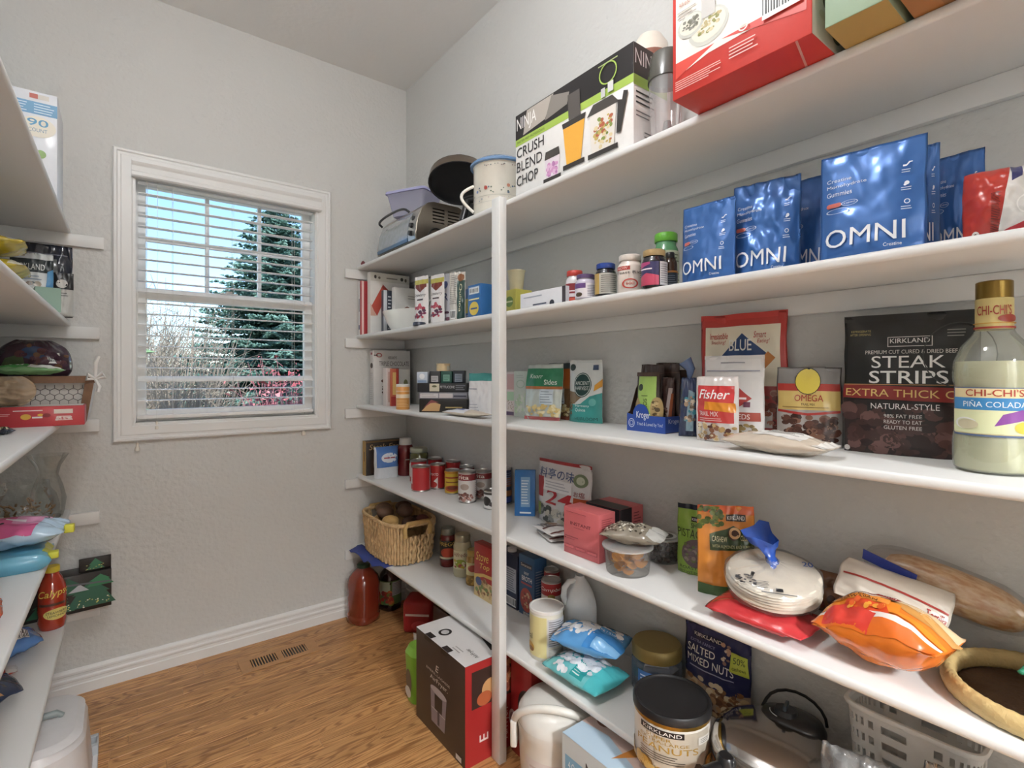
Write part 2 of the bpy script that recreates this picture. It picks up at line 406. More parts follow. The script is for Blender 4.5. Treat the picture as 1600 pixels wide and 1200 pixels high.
def wall_holed(name, axis, c, th, a0, a1, z0, z1, hole, mat):
    """wall slab with one opening; axis 'y': runs along x at y=c"""
    bm = bmesh.new(); h0, h1, k0, k1 = hole
    for (p0, p1, r0, r1) in ((a0, h0, z0, z1), (h1, a1, z0, z1), (h0, h1, z0, k0), (h0, h1, k1, z1)):
        if p1-p0 > .001 and r1-r0 > .001:
            if axis == 'y': bbox(bm, p0, p1, min(c, c+th), max(c, c+th), r0, r1)
            else: bbox(bm, min(c, c+th), max(c, c+th), p0, p1, r0, r1)
    return struct(bm_obj(name, bm, mat))
WX0, WX1, WZ0, WZ1 = .062, .884, 1.147, 2.328       # window opening
wall_holed('wall_far', 'y', YF, .13, XL-.1, XR+.1, 0, ZC, (WX0, WX1, WZ0, WZ1), WALL)
struct(box_obj('wall_right', (XR, XR+.1, YB-.1, YF, 0, ZC), WALL)); struct(box_obj('wall_left', (XL-.1, XL, YB-.1, YF, 0, ZC), WALL))
wall_holed('wall_back', 'y', YB, -.1, -1.7, 2.4, 0, ZC, (-.15, .75, 0, 2.08), WALL)
struct(box_obj('ceiling', (XL-.1, XR+.1, YB-.1, YF+.13, ZC, ZC+.1), CEIL))
for z_, (x0_, x1_) in ((1, (-.235, -.15)), (2, (.75, .835))): struct(box_obj('trim_%d' % z_, (x0_, x1_, YB, YB+.018, 0, 2.165), TRIM))
struct(box_obj('trim_3', (-.15, .75, YB, YB+.018, 2.08, 2.165), TRIM))
# hall beyond the doorway
struct(box_obj('wall_hall', (-1.6, 2.3, YB-1.9, YB-1.8, 0, ZC), WALL)); struct(box_obj('ceiling_hall', (-1.6, 2.3, YB-1.9, YB-.1, 2.7, 2.8), CEIL))
struct(box_obj('wall_hall_left', (-1.7, -1.6, YB-1.9, YB-.1, 0, 2.8), WALL)); struct(box_obj('wall_hall_right', (2.3, 2.4, YB-1.9, YB-.1, 0, 2.8), WALL))
# oak floor: each plank a piece
def oak():
    m, t, p = newmat('oak_plank'); N = t.nodes.new; K = t.links.new
    oi = N('ShaderNodeObjectInfo'); tc = N('ShaderNodeTexCoord'); mp = N('ShaderNodeMapping'); mp.inputs['Scale'].default_value = (1.0, 11, 11)
    ad = N('ShaderNodeVectorMath'); ad.operation = 'ADD'; mu = N('ShaderNodeVectorMath'); mu.operation = 'SCALE'; mu.inputs['Scale'].default_value = 1
    cb = N('ShaderNodeCombineXYZ'); m1 = N('ShaderNodeMath'); m1.operation = 'MULTIPLY'; m1.inputs[1].default_value = 37; K(oi.outputs['Random'], m1.inputs[0])
    for i in range(3): K(m1.outputs[0], cb.inputs[i])
    K(tc.outputs['Object'], mp.inputs['Vector']); K(mp.outputs[0], ad.inputs[0]); K(cb.outputs[0], ad.inputs[1])
    n1 = N('ShaderNodeTexNoise'); n1.inputs['Scale'].default_value = 1.5; n1.inputs['Detail'].default_value = 1.5; n1.inputs['Distortion'].default_value = .4; K(ad.outputs[0], n1.inputs['Vector'])
    fr = N('ShaderNodeMath'); fr.operation = 'MULTIPLY'; fr.inputs[1].default_value = 105; K(n1.outputs['Fac'], fr.inputs[0])
    sn = N('ShaderNodeMath'); sn.operation = 'SINE'; K(fr.outputs[0], sn.inputs[0])
    n2 = N('ShaderNodeTexNoise'); n2.inputs['Scale'].default_value = 14; n2.inputs['Detail'].default_value = 6; n2.inputs['Roughness'].default_value = .7; mp2 = N('ShaderNodeMapping'); mp2.inputs['Scale'].default_value = (.8, 1.3, 1.3)
    K(ad.outputs[0], mp2.inputs['Vector']); K(mp2.outputs[0], n2.inputs['Vector'])
    r1 = N('ShaderNodeValToRGB'); r1.color_ramp.elements[0].position = .25; r1.color_ramp.elements[0].color = lin('#c99762'); r1.color_ramp.elements[1].position = .98; r1.color_ramp.elements[1].color = lin('#99693d')
    s2 = N('ShaderNodeMath'); s2.operation = 'MULTIPLY_ADD'; s2.inputs[1].default_value = .5; s2.inputs[2].default_value = .5; K(sn.outputs[0], s2.inputs[0])
    pw = N('ShaderNodeMath'); pw.operation = 'POWER'; pw.inputs[1].default_value = 1.7; K(s2.outputs[0], pw.inputs[0])
    K(pw.outputs[0], r1.inputs[0])
    r2 = N('ShaderNodeValToRGB'); r2.color_ramp.elements[0].position = .35; r2.color_ramp.elements[0].color = (.74, .67, .6, 1); r2.color_ramp.elements[1].position = .56; r2.color_ramp.elements[1].color = (1, 1, 1, 1); K(n2.outputs['Fac'], r2.inputs[0])
    mx = N('ShaderNodeMix'); mx.data_type = 'RGBA'; mx.blend_type = 'MULTIPLY'; mx.inputs[0].default_value = .75; K(r1.outputs[0], mx.inputs[6]); K(r2.outputs[0], mx.inputs[7])
    hs = N('ShaderNodeHueSaturation'); vv = N('ShaderNodeMath'); vv.operation = 'MULTIPLY_ADD'; vv.inputs[1].default_value = .22; vv.inputs[2].default_value = .92; K(oi.outputs['Random'], vv.inputs[0]); K(vv.outputs[0], hs.inputs['Value'])
    K(mx.outputs[2], hs.inputs['Color']); K(hs.outputs[0], p.inputs['Base Color']); p.inputs['Roughness'].default_value = .36
    bp = N('ShaderNodeBump'); bp.inputs['Strength'].default_value = .08; bp.inputs['Distance'].default_value = .002; K(n2.outputs['Fac'], bp.inputs['Height']); K(bp.outputs[0], p.inputs['Normal'])
    return m
OAK = oak()
PW = .0575; OX0, OX1, OY0, OY1 = .509, .769, YF-5*PW, YF-3*PW     # mouth of the floor duct
bm = bmesh.new()
for b in ((XL-.1, OX0, YB-1.9, YF+.1), (OX1, XR+.1, YB-1.9, YF+.1), (OX0, OX1, YB-1.9, OY0), (OX0, OX1, OY1, YF+.1)): bbox(bm, *b, -.06, -.012)
floor = struct(bm_obj('floor', bm, M('#b08050', .8)))
rp = random.Random(3); y = YF; row = 0; cnt = 0
while y > -.2:
    x = XL-.1-rp.uniform(0, .8)
    while x < XR:
        L = rp.uniform(.62, 1.25); spans = [(max(x, XL), min(x+L, XR))]
        if OY0 < y-PW/2 < OY1:
            a, b = spans[0]; spans = [(a, min(b, OX0)), (max(a, OX1), b)] if a < OX1 and b > OX0 else spans
        for x0, x1 in spans:
            if x1-x0 < .03: continue
            dz = rp.uniform(-.0004, .0002); bm = bmesh.new(); bbox(bm, -(x1-x0)/2+.0004, (x1-x0)/2-.0004, -PW/2+.0005, PW/2-.0005, -.012, 0, bev=.0009)
            pk = bm_obj('plank', bm, OAK, floor, smooth=False); pk.location = ((x0+x1)/2, y-PW/2, dz)
            cnt += 1
        x += L
    y -= PW; row += 1
pk = box_obj('plank_field', (XL, XR, YB-1.9, y+.0005, -.012, 0), OAK, floor); pk['kind'] = 'stuff'
# baseboards
def moulding(name, prof, p0, p1, nrm, mat, parent=None):
    """profile (out, z) swept from p0 to p1"""
    p0, p1, nrm = Vector(p0), Vector(p1), Vector(nrm); V = []; n = len(prof)
    for p in (p0, p1):
        for o, z in prof: V.append(p+nrm*o+Vector((0, 0, z)))
    Fc = [(i, (i+1) % n, n+(i+1) % n, n+i) for i in range(n)]+[tuple(range(n-1, -1, -1)), tuple(range(n, 2*n))]
    return mesh_obj(name, V, Fc, mat, parent)
BP = [(0, 0), (.016, 0), (.016, .042), (.0125, .046), (.0125, .058), (.015, .062), (.015, .07), (.010, .076), (.010, .086), (.0125, .089), (.0125, .098), (.006, .108), (0, .11)]
struct(moulding('baseboard_far', BP, (XL, YF, 0), (XR, YF, 0), (0, -1, 0), TRIM))
struct(moulding('baseboard_right', BP, (XR, YB, 0), (XR, YF-.016, 0), (-1, 0, 0), TRIM)); struct(moulding('baseboard_left', BP, (XL, YB, 0), (XL, YF-.016, 0), (1, 0, 0), TRIM))
# ------------------------------------------------------------------ pantry lamp and added hall fill lamp
def globe_lamp(name, label, x, y, z, power, r, col):
    t = thing(name, label, 'lamp', at(x, y, z))
    lathe('lamp_base', [(0, -.001), (.065, -.001), (.065, -.02), (.02, -.03), (.012, -.05), (.012, -.12), (.05, -.13), (.05, -.15), (0, -.15)], M('#e8e6e2', .3), t)
    m, tt, p = newmat('lit_globe'); p.inputs['Emission Color'].default_value = col+(1,); p.inputs['Emission Strength'].default_value = power/(4*PI*PI*r*r); p.inputs['Base Color'].default_value = (.9, .9, .9, 1)
    lathe(name.replace('ceiling_lamp', 'lamp_globe'), [(0, -.14-2*r)]+[(r*math.sin(PI*i/12), -.14-r-r*math.cos(PI*i/12)) for i in range(1, 12)]+[(0, -.14)], m, t, n=24)
    return t
globe_lamp('pantry_ceiling_lamp_offscreen', 'white glass globe lamp under the pantry ceiling', .18, .75, ZC, 27, .13, (.98, .985, 1))
globe_lamp('added_hall_ceiling_lamp_offscreen', 'added white globe fill lamp in the unseen hall beyond the doorway', .3, YB-.75, 2.7, 265, .14, (.97, .985, 1))  # unseen globe added behind the camera as frontal fill light
# ------------------------------------------------------------------ window
win = struct(box_obj('window_1', (WX0, WX1, YF+.085, YF+.13, WZ0-.02, WZ0), TRIM))
CP = [(0, 0), (.014, 0), (.02, .006), (.02, .014), (.013, .019), (.013, .028), (.016, .032), (.016, .068), (.012, .073), (.012, .08), (0, .08)]
def casing(x0, x1, z0, z1):          # picture-frame casing, mitred
    V = []; n = len(CP)
    for (sx_, sz_, x, z) in ((1, 1, x0, z0), (-1, 1, x1, z0), (-1, -1, x1, z1), (1, -1, x0, z1)):
        for o, w in CP: V.append((x+sx_*w, YF-o, z+sz_*w))
    Fc = []
    for k in range(4):
        k2 = (k+1) % 4
        for i in range(n-1): Fc.append((k*n+i, k*n+i+1, k2*n+i+1, k2*n+i))
    return mesh_obj('window_casing', V, Fc, TRIM, win)
casing(WX0-.072, WX1+.072, WZ0-.072, WZ1+.072)
bm = bmesh.new(); jd = .13
bbox(bm, WX0-.01, WX0+.012, YF-.005, YF+jd, WZ0, WZ1); bbox(bm, WX1-.012, WX1+.01, YF-.005, YF+jd, WZ0, WZ1); bbox(bm, WX0, WX1, YF-.005, YF+jd, WZ1-.012, WZ1+.01); bbox(bm, WX0, WX1, YF-.005, YF+jd, WZ0-.01, WZ0+.012)
bm_obj('window_jamb', bm, TRIM, win)
def sash(x0, x1, z0, z1, y, sl, sr, sb, st, nm):
    bm = bmesh.new(); y1 = y+.035
    bbox(bm, x0, x0+sl, y, y1, z0, z1, .003); bbox(bm, x1-sr, x1, y, y1, z0, z1, .003); bbox(bm, x0+sl, x1-sr, y, y1, z0, z0+sb, .003); bbox(bm, x0+sl, x1-sr, y, y1, z1-st, z1, .003)
    return bm_obj('sash', bm, M('#f2f1ee', .35), win)
VIN = M('#f2f1ee', .35); GL = CLEAR('#f4faf8', .0, .02, 0, -.62)
xa, xb = WX0+.012, WX1-.012; zm = 1.755
sash(xa, xb, zm-.012, WZ1-.012, YF+.088, .042, .042, .05, .045, 'upper'); sash(xa, xb, WZ0+.012, zm+.03, YF+.048, .042, .042, .055, .052, 'lower')
ua, ub, va, vb = xa+.042, xb-.042, zm+.038, WZ1-.057
for k in (1, 2):
    x = ua+(ub-ua)*(.355 if k == 1 else .695); box_obj('muntin', (x-.009, x+.009, YF+.092, YF+.118, va, vb), VIN, win, bev=.003)
zmid = va+(vb-va)*.49
for (c0, c1) in ((ua, ua+(ub-ua)*.355-.009), (ua+(ub-ua)*.355+.009, ua+(ub-ua)*.695-.009), (ua+(ub-ua)*.695+.009, ub)): box_obj('muntin', (c0, c1, YF+.094, YF+.116, zmid-.012, zmid+.012), VIN, win, bev=.003)
for i, (c0, c1) in enumerate(((ua, ua+(ub-ua)*.355), (ua+(ub-ua)*.355, ua+(ub-ua)*.695), (ua+(ub-ua)*.695, ub))):
    for (d0, d1) in ((va, zmid), (zmid, vb)): mesh_obj('pane', [(c0, YF+.106, d0), (c1, YF+.106, d0), (c1, YF+.106, d1), (c0, YF+.106, d1)], [(0, 1, 2, 3)], GL, win)
mesh_obj('pane', [(ua, YF+.066, WZ0+.067), (ub, YF+.066, WZ0+.067), (ub, YF+.066, zm-.022), (ua, YF+.066, zm-.022)], [(0, 1, 2, 3)], GL, win)
bm = bmesh.new(); bbox(bm, .42, .50, YF+.04, YF+.05, zm+.03, zm+.037, .002); bbox(bm, .445, .475, YF+.036, YF+.05, zm+.037, zm+.046, .002); bm_obj('sash_lock', bm, M('#e5e3df', .3), win, smooth=True, sharp=40)
# blind
bl = thing('window_blind', 'white faux-wood horizontal blind hanging open inside the window frame', 'blind', at((WX0+WX1)/2, YF, WZ1))
BW = (WX1-WX0)/2; SLAT = M('#f3f2ef', .4); CORD = M('#e9e7e2', .7)
VP = [(-.004, 0), (.036, 0), (.042, .006), (.042, .02), (.036, .026), (.034, .05), (.04, .058), (.044, .066), (.044, .075), (-.004, .075)]
V = []
for xx in (-BW-.004, BW+.014):
    for o, z in VP: V.append((xx, -o, z-.053))
nV = len(VP); mesh_obj('valance', V, [(i, (i+1) % nV, nV+(i+1) % nV, nV+i) for i in range(nV)]+[tuple(range(nV-1, -1, -1)), tuple(range(nV, 2*nV))], TRIM, bl)
box_obj('headrail', (-BW+.016, BW-.016, .004, .04, -.04, -.013), SLAT, bl)
def slat_mesh(wd, tilt_, crown=.0025, th=.0028):
    n = 6; V = []; hw = BW-.02
    for xx in (-hw, hw):
        for sgn in (1, -1):
            for i in range(n+1):
                a = -1+2*i/n; y_ = a*wd/2; z_ = crown*(1-a*a)+sgn*th/2
                V.append((xx, y_*math.cos(tilt_)-z_*math.sin(tilt_), y_*math.sin(tilt_)+z_*math.cos(tilt_)))
    m = n+1; Fc = []
    for i in range(n): Fc.append((i, i+1, 2*m+i+1, 2*m+i)); Fc.append((m+i+1, m+i, 3*m+i, 3*m+i+1))
    Fc += [(0, 2*m, 3*m, m), (n, m+n, 3*m+n, 2*m+n)]
    Fc += [tuple(list(range(0, m))[::-1]+list(range(m, 2*m))), tuple(list(range(2*m, 3*m))+list(range(3*m, 4*m))[::-1])]
    me = bpy.data.meshes.new('slat'); me.from_pydata(V, [], Fc); me.materials.append(SLAT); return me
SMESH = [slat_mesh(.041, 0), slat_mesh(.046, .55)]
NS = 21; ztop = -.062; zbot = WZ0-WZ1+.06; step = (ztop-zbot)/NS
for i in range(NS):
    zz = ztop-i*step
    s_ = bpy.data.objects.new('slat', SMESH[1 if i == NS-3 else 0]); COL.objects.link(s_); s_.parent = bl; s_.location = (0, .021, zz)
box_obj('bottom_rail', (-BW+.018, BW-.018, .002, .042, zbot-.014-.02, zbot+.004-.02), SLAT, bl, bev=.003)
for xx in (-BW+.155, 0, BW-.12):
    for yy in (-.0035, .0445): tube('ladder_cord', [(xx, yy, -.03), (xx, yy, zbot-.02)], .0008, CORD, bl, n=5)
for (xx, z1, tl) in ((-BW+.022, -1.265, 1), (-BW+.095, -1.17, 1), (BW-.07, -1.245, 1)):
    tube('lift_cord', [(xx, -.006, -.05), (xx-.004, -.008, z1)], .0009, CORD, bl, n=5)
    tassel = lathe('tassel', [(0, z1+.006), (.005, z1+.004), (.006, z1-.012), (.0105, z1-.02), (.0105, z1-.032), (0, z1-.035)], M('#e4ddd0', .5), bl, n=12, c=(xx-.004, -.008))
tube('tilt_wand', [(-BW+.055, -.008, -.05), (-BW+.05, -.01, -.9)], .0012, CORD, bl, n=6)
# ------------------------------------------------------------------ shelves
def board(label, x0, x1, y0, y1, z, nose=-1):
    """board with a rounded front nose; nose -1 front faces -x"""
    n = 6; r = TH/2; P = []
    for i in range(n+1):
        a = PI/2+PI*i/n; P.append((x0[0]+r*.55+r*.55*math.cos(a), r*math.sin(a)))
    o = bpy.data.objects.new('x', None); bpy.data.objects.remove(o)
    def prof(xe): return [(xe+r*.55*(1+math.cos(PI/2+PI*i/n))*(-nose), r*math.sin(PI/2+PI*i/n)*1.0) for i in range(n+1)]
    V = []
    for (xe, yy) in ((x0[0], y0), (x0[1], y1)):
        for (xx, zz) in prof(xe): V.append((xx, yy, zz))
        V.append((x1, yy, -r)); V.append((x1, yy, r))
    m = n+3; Fc = [(i, m+i, m+(i+1) % m, (i+1) % m) for i in range(m)]+[tuple(range(m)), tuple(range(2*m-1, m-1, -1))]
    if nose > 0: Fc = [tuple(reversed(q)) for q in Fc]
    oo = mesh_obj('shelf_board', [(a, b, c+z-r) for a, b, c in V], Fc, WHITE, smooth=True, sharp=40); return tag(oo, label, 'shelf', 'pantry shelves')
RL = ['white painted shelf board carrying the toaster oven and blender boxes', 'white painted shelf board carrying the blue gummy pouches and cookbooks',
      'white painted shelf board carrying the jerky bag and cream liqueur bottle', 'white painted shelf board carrying the tin cans, nut bags and breads', 'white painted shelf board carrying the wicker basket and peanut can']
for z, lb in zip(SZ, RL): board(lb, (XE, XE), XR-.001, YB+.25, YF-.001, z)
LE0, LE1 = -.152, -.178                          # left shelves: front edge at the far wall, and near the camera
def lex(y): return LE0+(LE1-LE0)*(YF-y)/1.6
LLb = ['white painted shelf board carrying the storage bag box', 'white painted shelf board carrying the yellow snack bags', 'white painted shelf board carrying the wire-fronted crate',
       'white painted shelf board carrying the glass vases and wipes', 'white painted shelf board carrying the red drink bottle and navy cookie bag']
for z, lb in zip(SZ, LLb): board(lb, (lex(.35), lex(YF)), XL+.001, .35, YF-.001, z, nose=1)
k_ = 4
CH = .052
def cleat(x0, x1, y0, y1, z):
    global k_
    struct(box_obj('trim_%d' % k_, (x0, x1, y0, y1, z-TH-CH, z-TH-.0005), WHITE, bev=.001)); k_ += 1
for i, z in enumerate(SZ):
    cleat(XR-.019, XR, YB+.25, YF-.02, z); cleat(1.038, XR-.0195, YF-.019, YF, z)
    cleat(XL, XL+.019, .35, YF-.02, z); cleat(XL+.0195, -.055 if i else -.04, YF-.019, YF, z)
pp = onz(781, 1196, 0)
post = tag(box_obj('shelf_post', (1.074, XE-.0005, 1.467, 1.515, 0, 2.01), WHITE, bev=.0015), 'tall narrow white wooden post propping the shelf fronts', 'post')
post2 = None
# floor register
fr_ = thing('floor_register', 'oak floor vent register set into the planks', 'vent', at(0, 0, 0))
A, B, C_, D_ = onz(368, 1030, 0), onz(490, 1000, 0), onz(500, 1018, 0), onz(380, 1052, 0)
yr0, yr1 = 2.6255, 2.7675; xr0, xr1 = .463, .815
fr_.location = ((xr0+xr1)/2, (yr0+yr1)/2, .0006); rw, rh = (xr1-xr0)/2, (yr1-yr0)/2
VO = M('#b98a5c', .45, var=.12); bm = bmesh.new()
for b in ((-rw, rw, -rh, -rh+.032), (-rw, rw, rh-.032, rh), (-rw, -rw+.05, -rh+.032, rh-.032), (rw-.05, rw, -rh+.032, rh-.032), (-.014, .014, -rh+.032, rh-.032)): bbox(bm, b[0], b[1], b[2], b[3], 0, .004, .001)
bm_obj('frame', bm, VO, fr_)
cx_, cy_ = fr_.location.x, fr_.location.y; a0, a1, b0, b1 = OX0+.001-cx_, OX1-.001-cx_, OY0+.001-cy_, OY1-.001-cy_
mesh_obj('duct', [(x, y_, z) for z in (-.25, -.002) for x, y_ in ((a0, b0), (a1, b0), (a1, b1), (a0, b1))], [(0, 1, 2, 3), (0, 4, 5, 1), (1, 5, 6, 2), (2, 6, 7, 3), (3, 7, 4, 0)], M('#8d8d8a', .5, .6), fr_)
for sg in (-1, 1):
    for i in range(9):
        x = sg*(.014+(i+.5)*(rw-.064)/9); box_obj('louver', (x-.0026, x+.0026, -rh+.03, rh-.03, .0006, .0036), VO, fr_)
# ------------------------------------------------------------------ garden outside the window
GY = -.35
ground = struct(mesh_obj('garden_ground', [(-30, YF+.3, GY), (30, YF+.3, GY), (30, 60, GY+1.2), (-30, 60, GY+1.2)], [(0, 1, 2, 3)], bumpy('dry_lawn', '#b0a78c', 6, .6, .05, .9)))
def leafmat(name, a, b, sc):
    m, t, p = newmat(name); n = t.nodes.new('ShaderNodeTexNoise'); n.inputs['Scale'].default_value = sc; tc = t.nodes.new('ShaderNodeTexCoord'); t.links.new(tc.outputs['Object'], n.inputs['Vector'])
    r = t.nodes.new('ShaderNodeValToRGB'); r.color_ramp.elements[0].position = .38; r.color_ramp.elements[1].position = .62; r.color_ramp.elements[0].color = lin(a); r.color_ramp.elements[1].color = lin(b)
    t.links.new(n.outputs['Fac'], r.inputs[0]); t.links.new(r.outputs[0], p.inputs['Base Color']); p.inputs['Roughness'].default_value = .7; return m
def spruce(label, x, y, h, rad, seed, ca='#2f5148', cb='#7fa096', dens=1., z0=.1):
    rd = random.Random(seed); t = thing('spruce_tree', label, 'tree', at(x, y, GY), 'trees outside the window')
    tube('trunk', [(0, 0, 0), (0, 0, h*.5), (.02, 0, h)], [h*.022, h*.014, .008], M('#5d4c40', .9, bump=.5), t, n=7)
    V = []; Fc = []
    n = int(330*dens)
    for i in range(n):
        k = (i+rd.random())/n; z = h*(z0+(1-z0)*k); L = rad*(1-k)**.8*rd.uniform(.7, 1.08)+.08; an = i*2.39996+rd.uniform(-.3, .3)
        dx, dy = math.cos(an), math.sin(an); dr = rd.uniform(.02, .16); steps = max(3, int(L/.085))
        for s in range(1, steps+1):
            q = s/steps; px, py, pz = dx*L*q, dy*L*q, z-dr*L*q+.22*L*(q-.55)*abs(q-.3)
            for side in (-1, 1, 0):
                l2 = .30*L*(1.05-q)*.75+.07 if side else .14
                ex, ey = (dx*.55-dy*side*.9, dy*.55+dx*side*.9) if side else (dx, dy)
                m = 2 if l2 < .15 else 3
                for w in range(m):
                    f0 = w/m*l2; f1 = (w+1.15)/m*l2; wd = rd.uniform(.025, .045); jz = rd.uniform(-.04, .03)
                    b = len(V); ux, uy = -ey, ex
                    p0 = (px+ex*f0, py+ey*f0, pz+jz*w*.4); p1 = (px+ex*f1, py+ey*f1, pz+jz*(w+1)*.5-.01)
                    V += [(p0[0]-ux*wd, p0[1]-uy*wd, p0[2]-.012), (p0[0]+ux*wd, p0[1]+uy*wd, p0[2]-.012), (p1[0], p1[1], p1[2]), (p0[0], p0[1], p0[2]+wd*.8), (p0[0], p0[1], p0[2]-wd*.9)]
                    Fc += [(b, b+1, b+2), (b+3, b+4, b+2)]
    mesh_obj('foliage', V, Fc, leafmat('spruce_needles', ca, cb, 3.2), t); return t
def twigs(label, x, y, h, rad, n, col, seed, th=.006, name='garden_shrub', leaf=None, nl=0):
    rd = random.Random(seed); t = thing(name, label, 'shrub', at(x, y, GY+(y-3)*.02), 'shrubs outside the window'); parts = []; tips = []
    for i in range(n):
        an = rd.uniform(0, 2*PI); r1 = rad*math.sqrt(rd.random()); hh = h*rd.uniform(.55, 1.05)*(1-.35*(r1/rad)**2); bx, by = .25*r1*math.cos(an), .25*r1*math.sin(an)
        ex, ey = r1*math.cos(an), r1*math.sin(an); pts = [(bx, by, 0), (bx+(ex-bx)*.4+rd.uniform(-.06, .06), by+(ey-by)*.4, hh*.5), (ex+rd.uniform(-.1, .1), ey, hh)]
        parts.append(tube_data(pts, [th, th*.8, th*.3], n=3, cap=False))
        for k in range(5):
            q = rd.uniform(.35, .95); px, py, pz = bx+(ex-bx)*q, by+(ey-by)*q, hh*q; l = rd.uniform(.12, .34)*h*.5; a2 = rd.uniform(0, 2*PI)
            e = (px+l*.7*math.cos(a2), py+l*.7*math.sin(a2), pz+l*rd.uniform(.1, .8)); parts.append(tube_data([(px, py, pz), e], [th*.6, th*.25], n=3, cap=False)); tips.append(e)
    mesh_obj('twigs', *join_data(parts), M(col, .8), t)
    if leaf:
        V = []; Fc = []
        for i in range(nl):
            e = rd.choice(tips); b = len(V); s = rd.uniform(.012, .026); c = [e[k]+rd.uniform(-.07, .07) for k in range(3)]
            for k in range(3): V.append(tuple(c[j]+rd.uniform(-s, s)*1.4 for j in range(3)))
            Fc.append((b, b+1, b+2))
        mesh_obj('leaves', V, Fc, leafmat('shrub_leaf', leaf[0], leaf[1], 5), t)
    return t
apx = ony(432, 318, 10.0)
spruce('big blue-green spruce filling the right of the window view', apx.x, 10.0, apx.z-GY, 2.1, 5, dens=1.5, z0=.04)
a2 = ony(470, 262, 15.5); spruce('darker spruce behind the big one at the window edge', a2.x+1.6, 15.5, a2.z-GY, 2.3, 9, '#2c4a44', '#6d8f86', dens=1.0)
a3 = ony(213, 318, 4.6); spruce('slim young spruce close to the window', a3.x-.36, 4.6, a3.z-GY+.4, .42, 13, '#486b4d', '#8fae8c', dens=.45)
p_ = ony(268, 640, 6.6); twigs('bare grey-brown shrub in front of the spruces', p_.x, 6.6, 2.6, .95, 360, '#8d8176', 21, .007)
p_ = ony(240, 600, 9.2); twigs('tall bare pale shrub behind the grey-brown one', p_.x-1.0, 9.0, 3.6, 1.0, 220, '#a59a8c', 22, .008)
p_ = ony(300, 600, 21); twigs('far bare hedge behind the spruces', p_.x-1.5, 21, 4.2, 3.0, 420, '#93897e', 24, .016)
p_ = ony(452, 640, 5.0); twigs('low red-leaved barberry shrub under the spruce', p_.x, 5.0, 1.95, .5, 170, '#a8707a', 23, .005, leaf=('#8c3440', '#c27a80'), nl=4200)
p_ = ony(335, 640, 4.2); twigs('pale dry shrub beside the red barberry', p_.x, 4.2, 1.62, .26, 120, '#b9a79a', 26, .004, leaf=('#7d8a5a', '#c9c3a8'), nl=700)
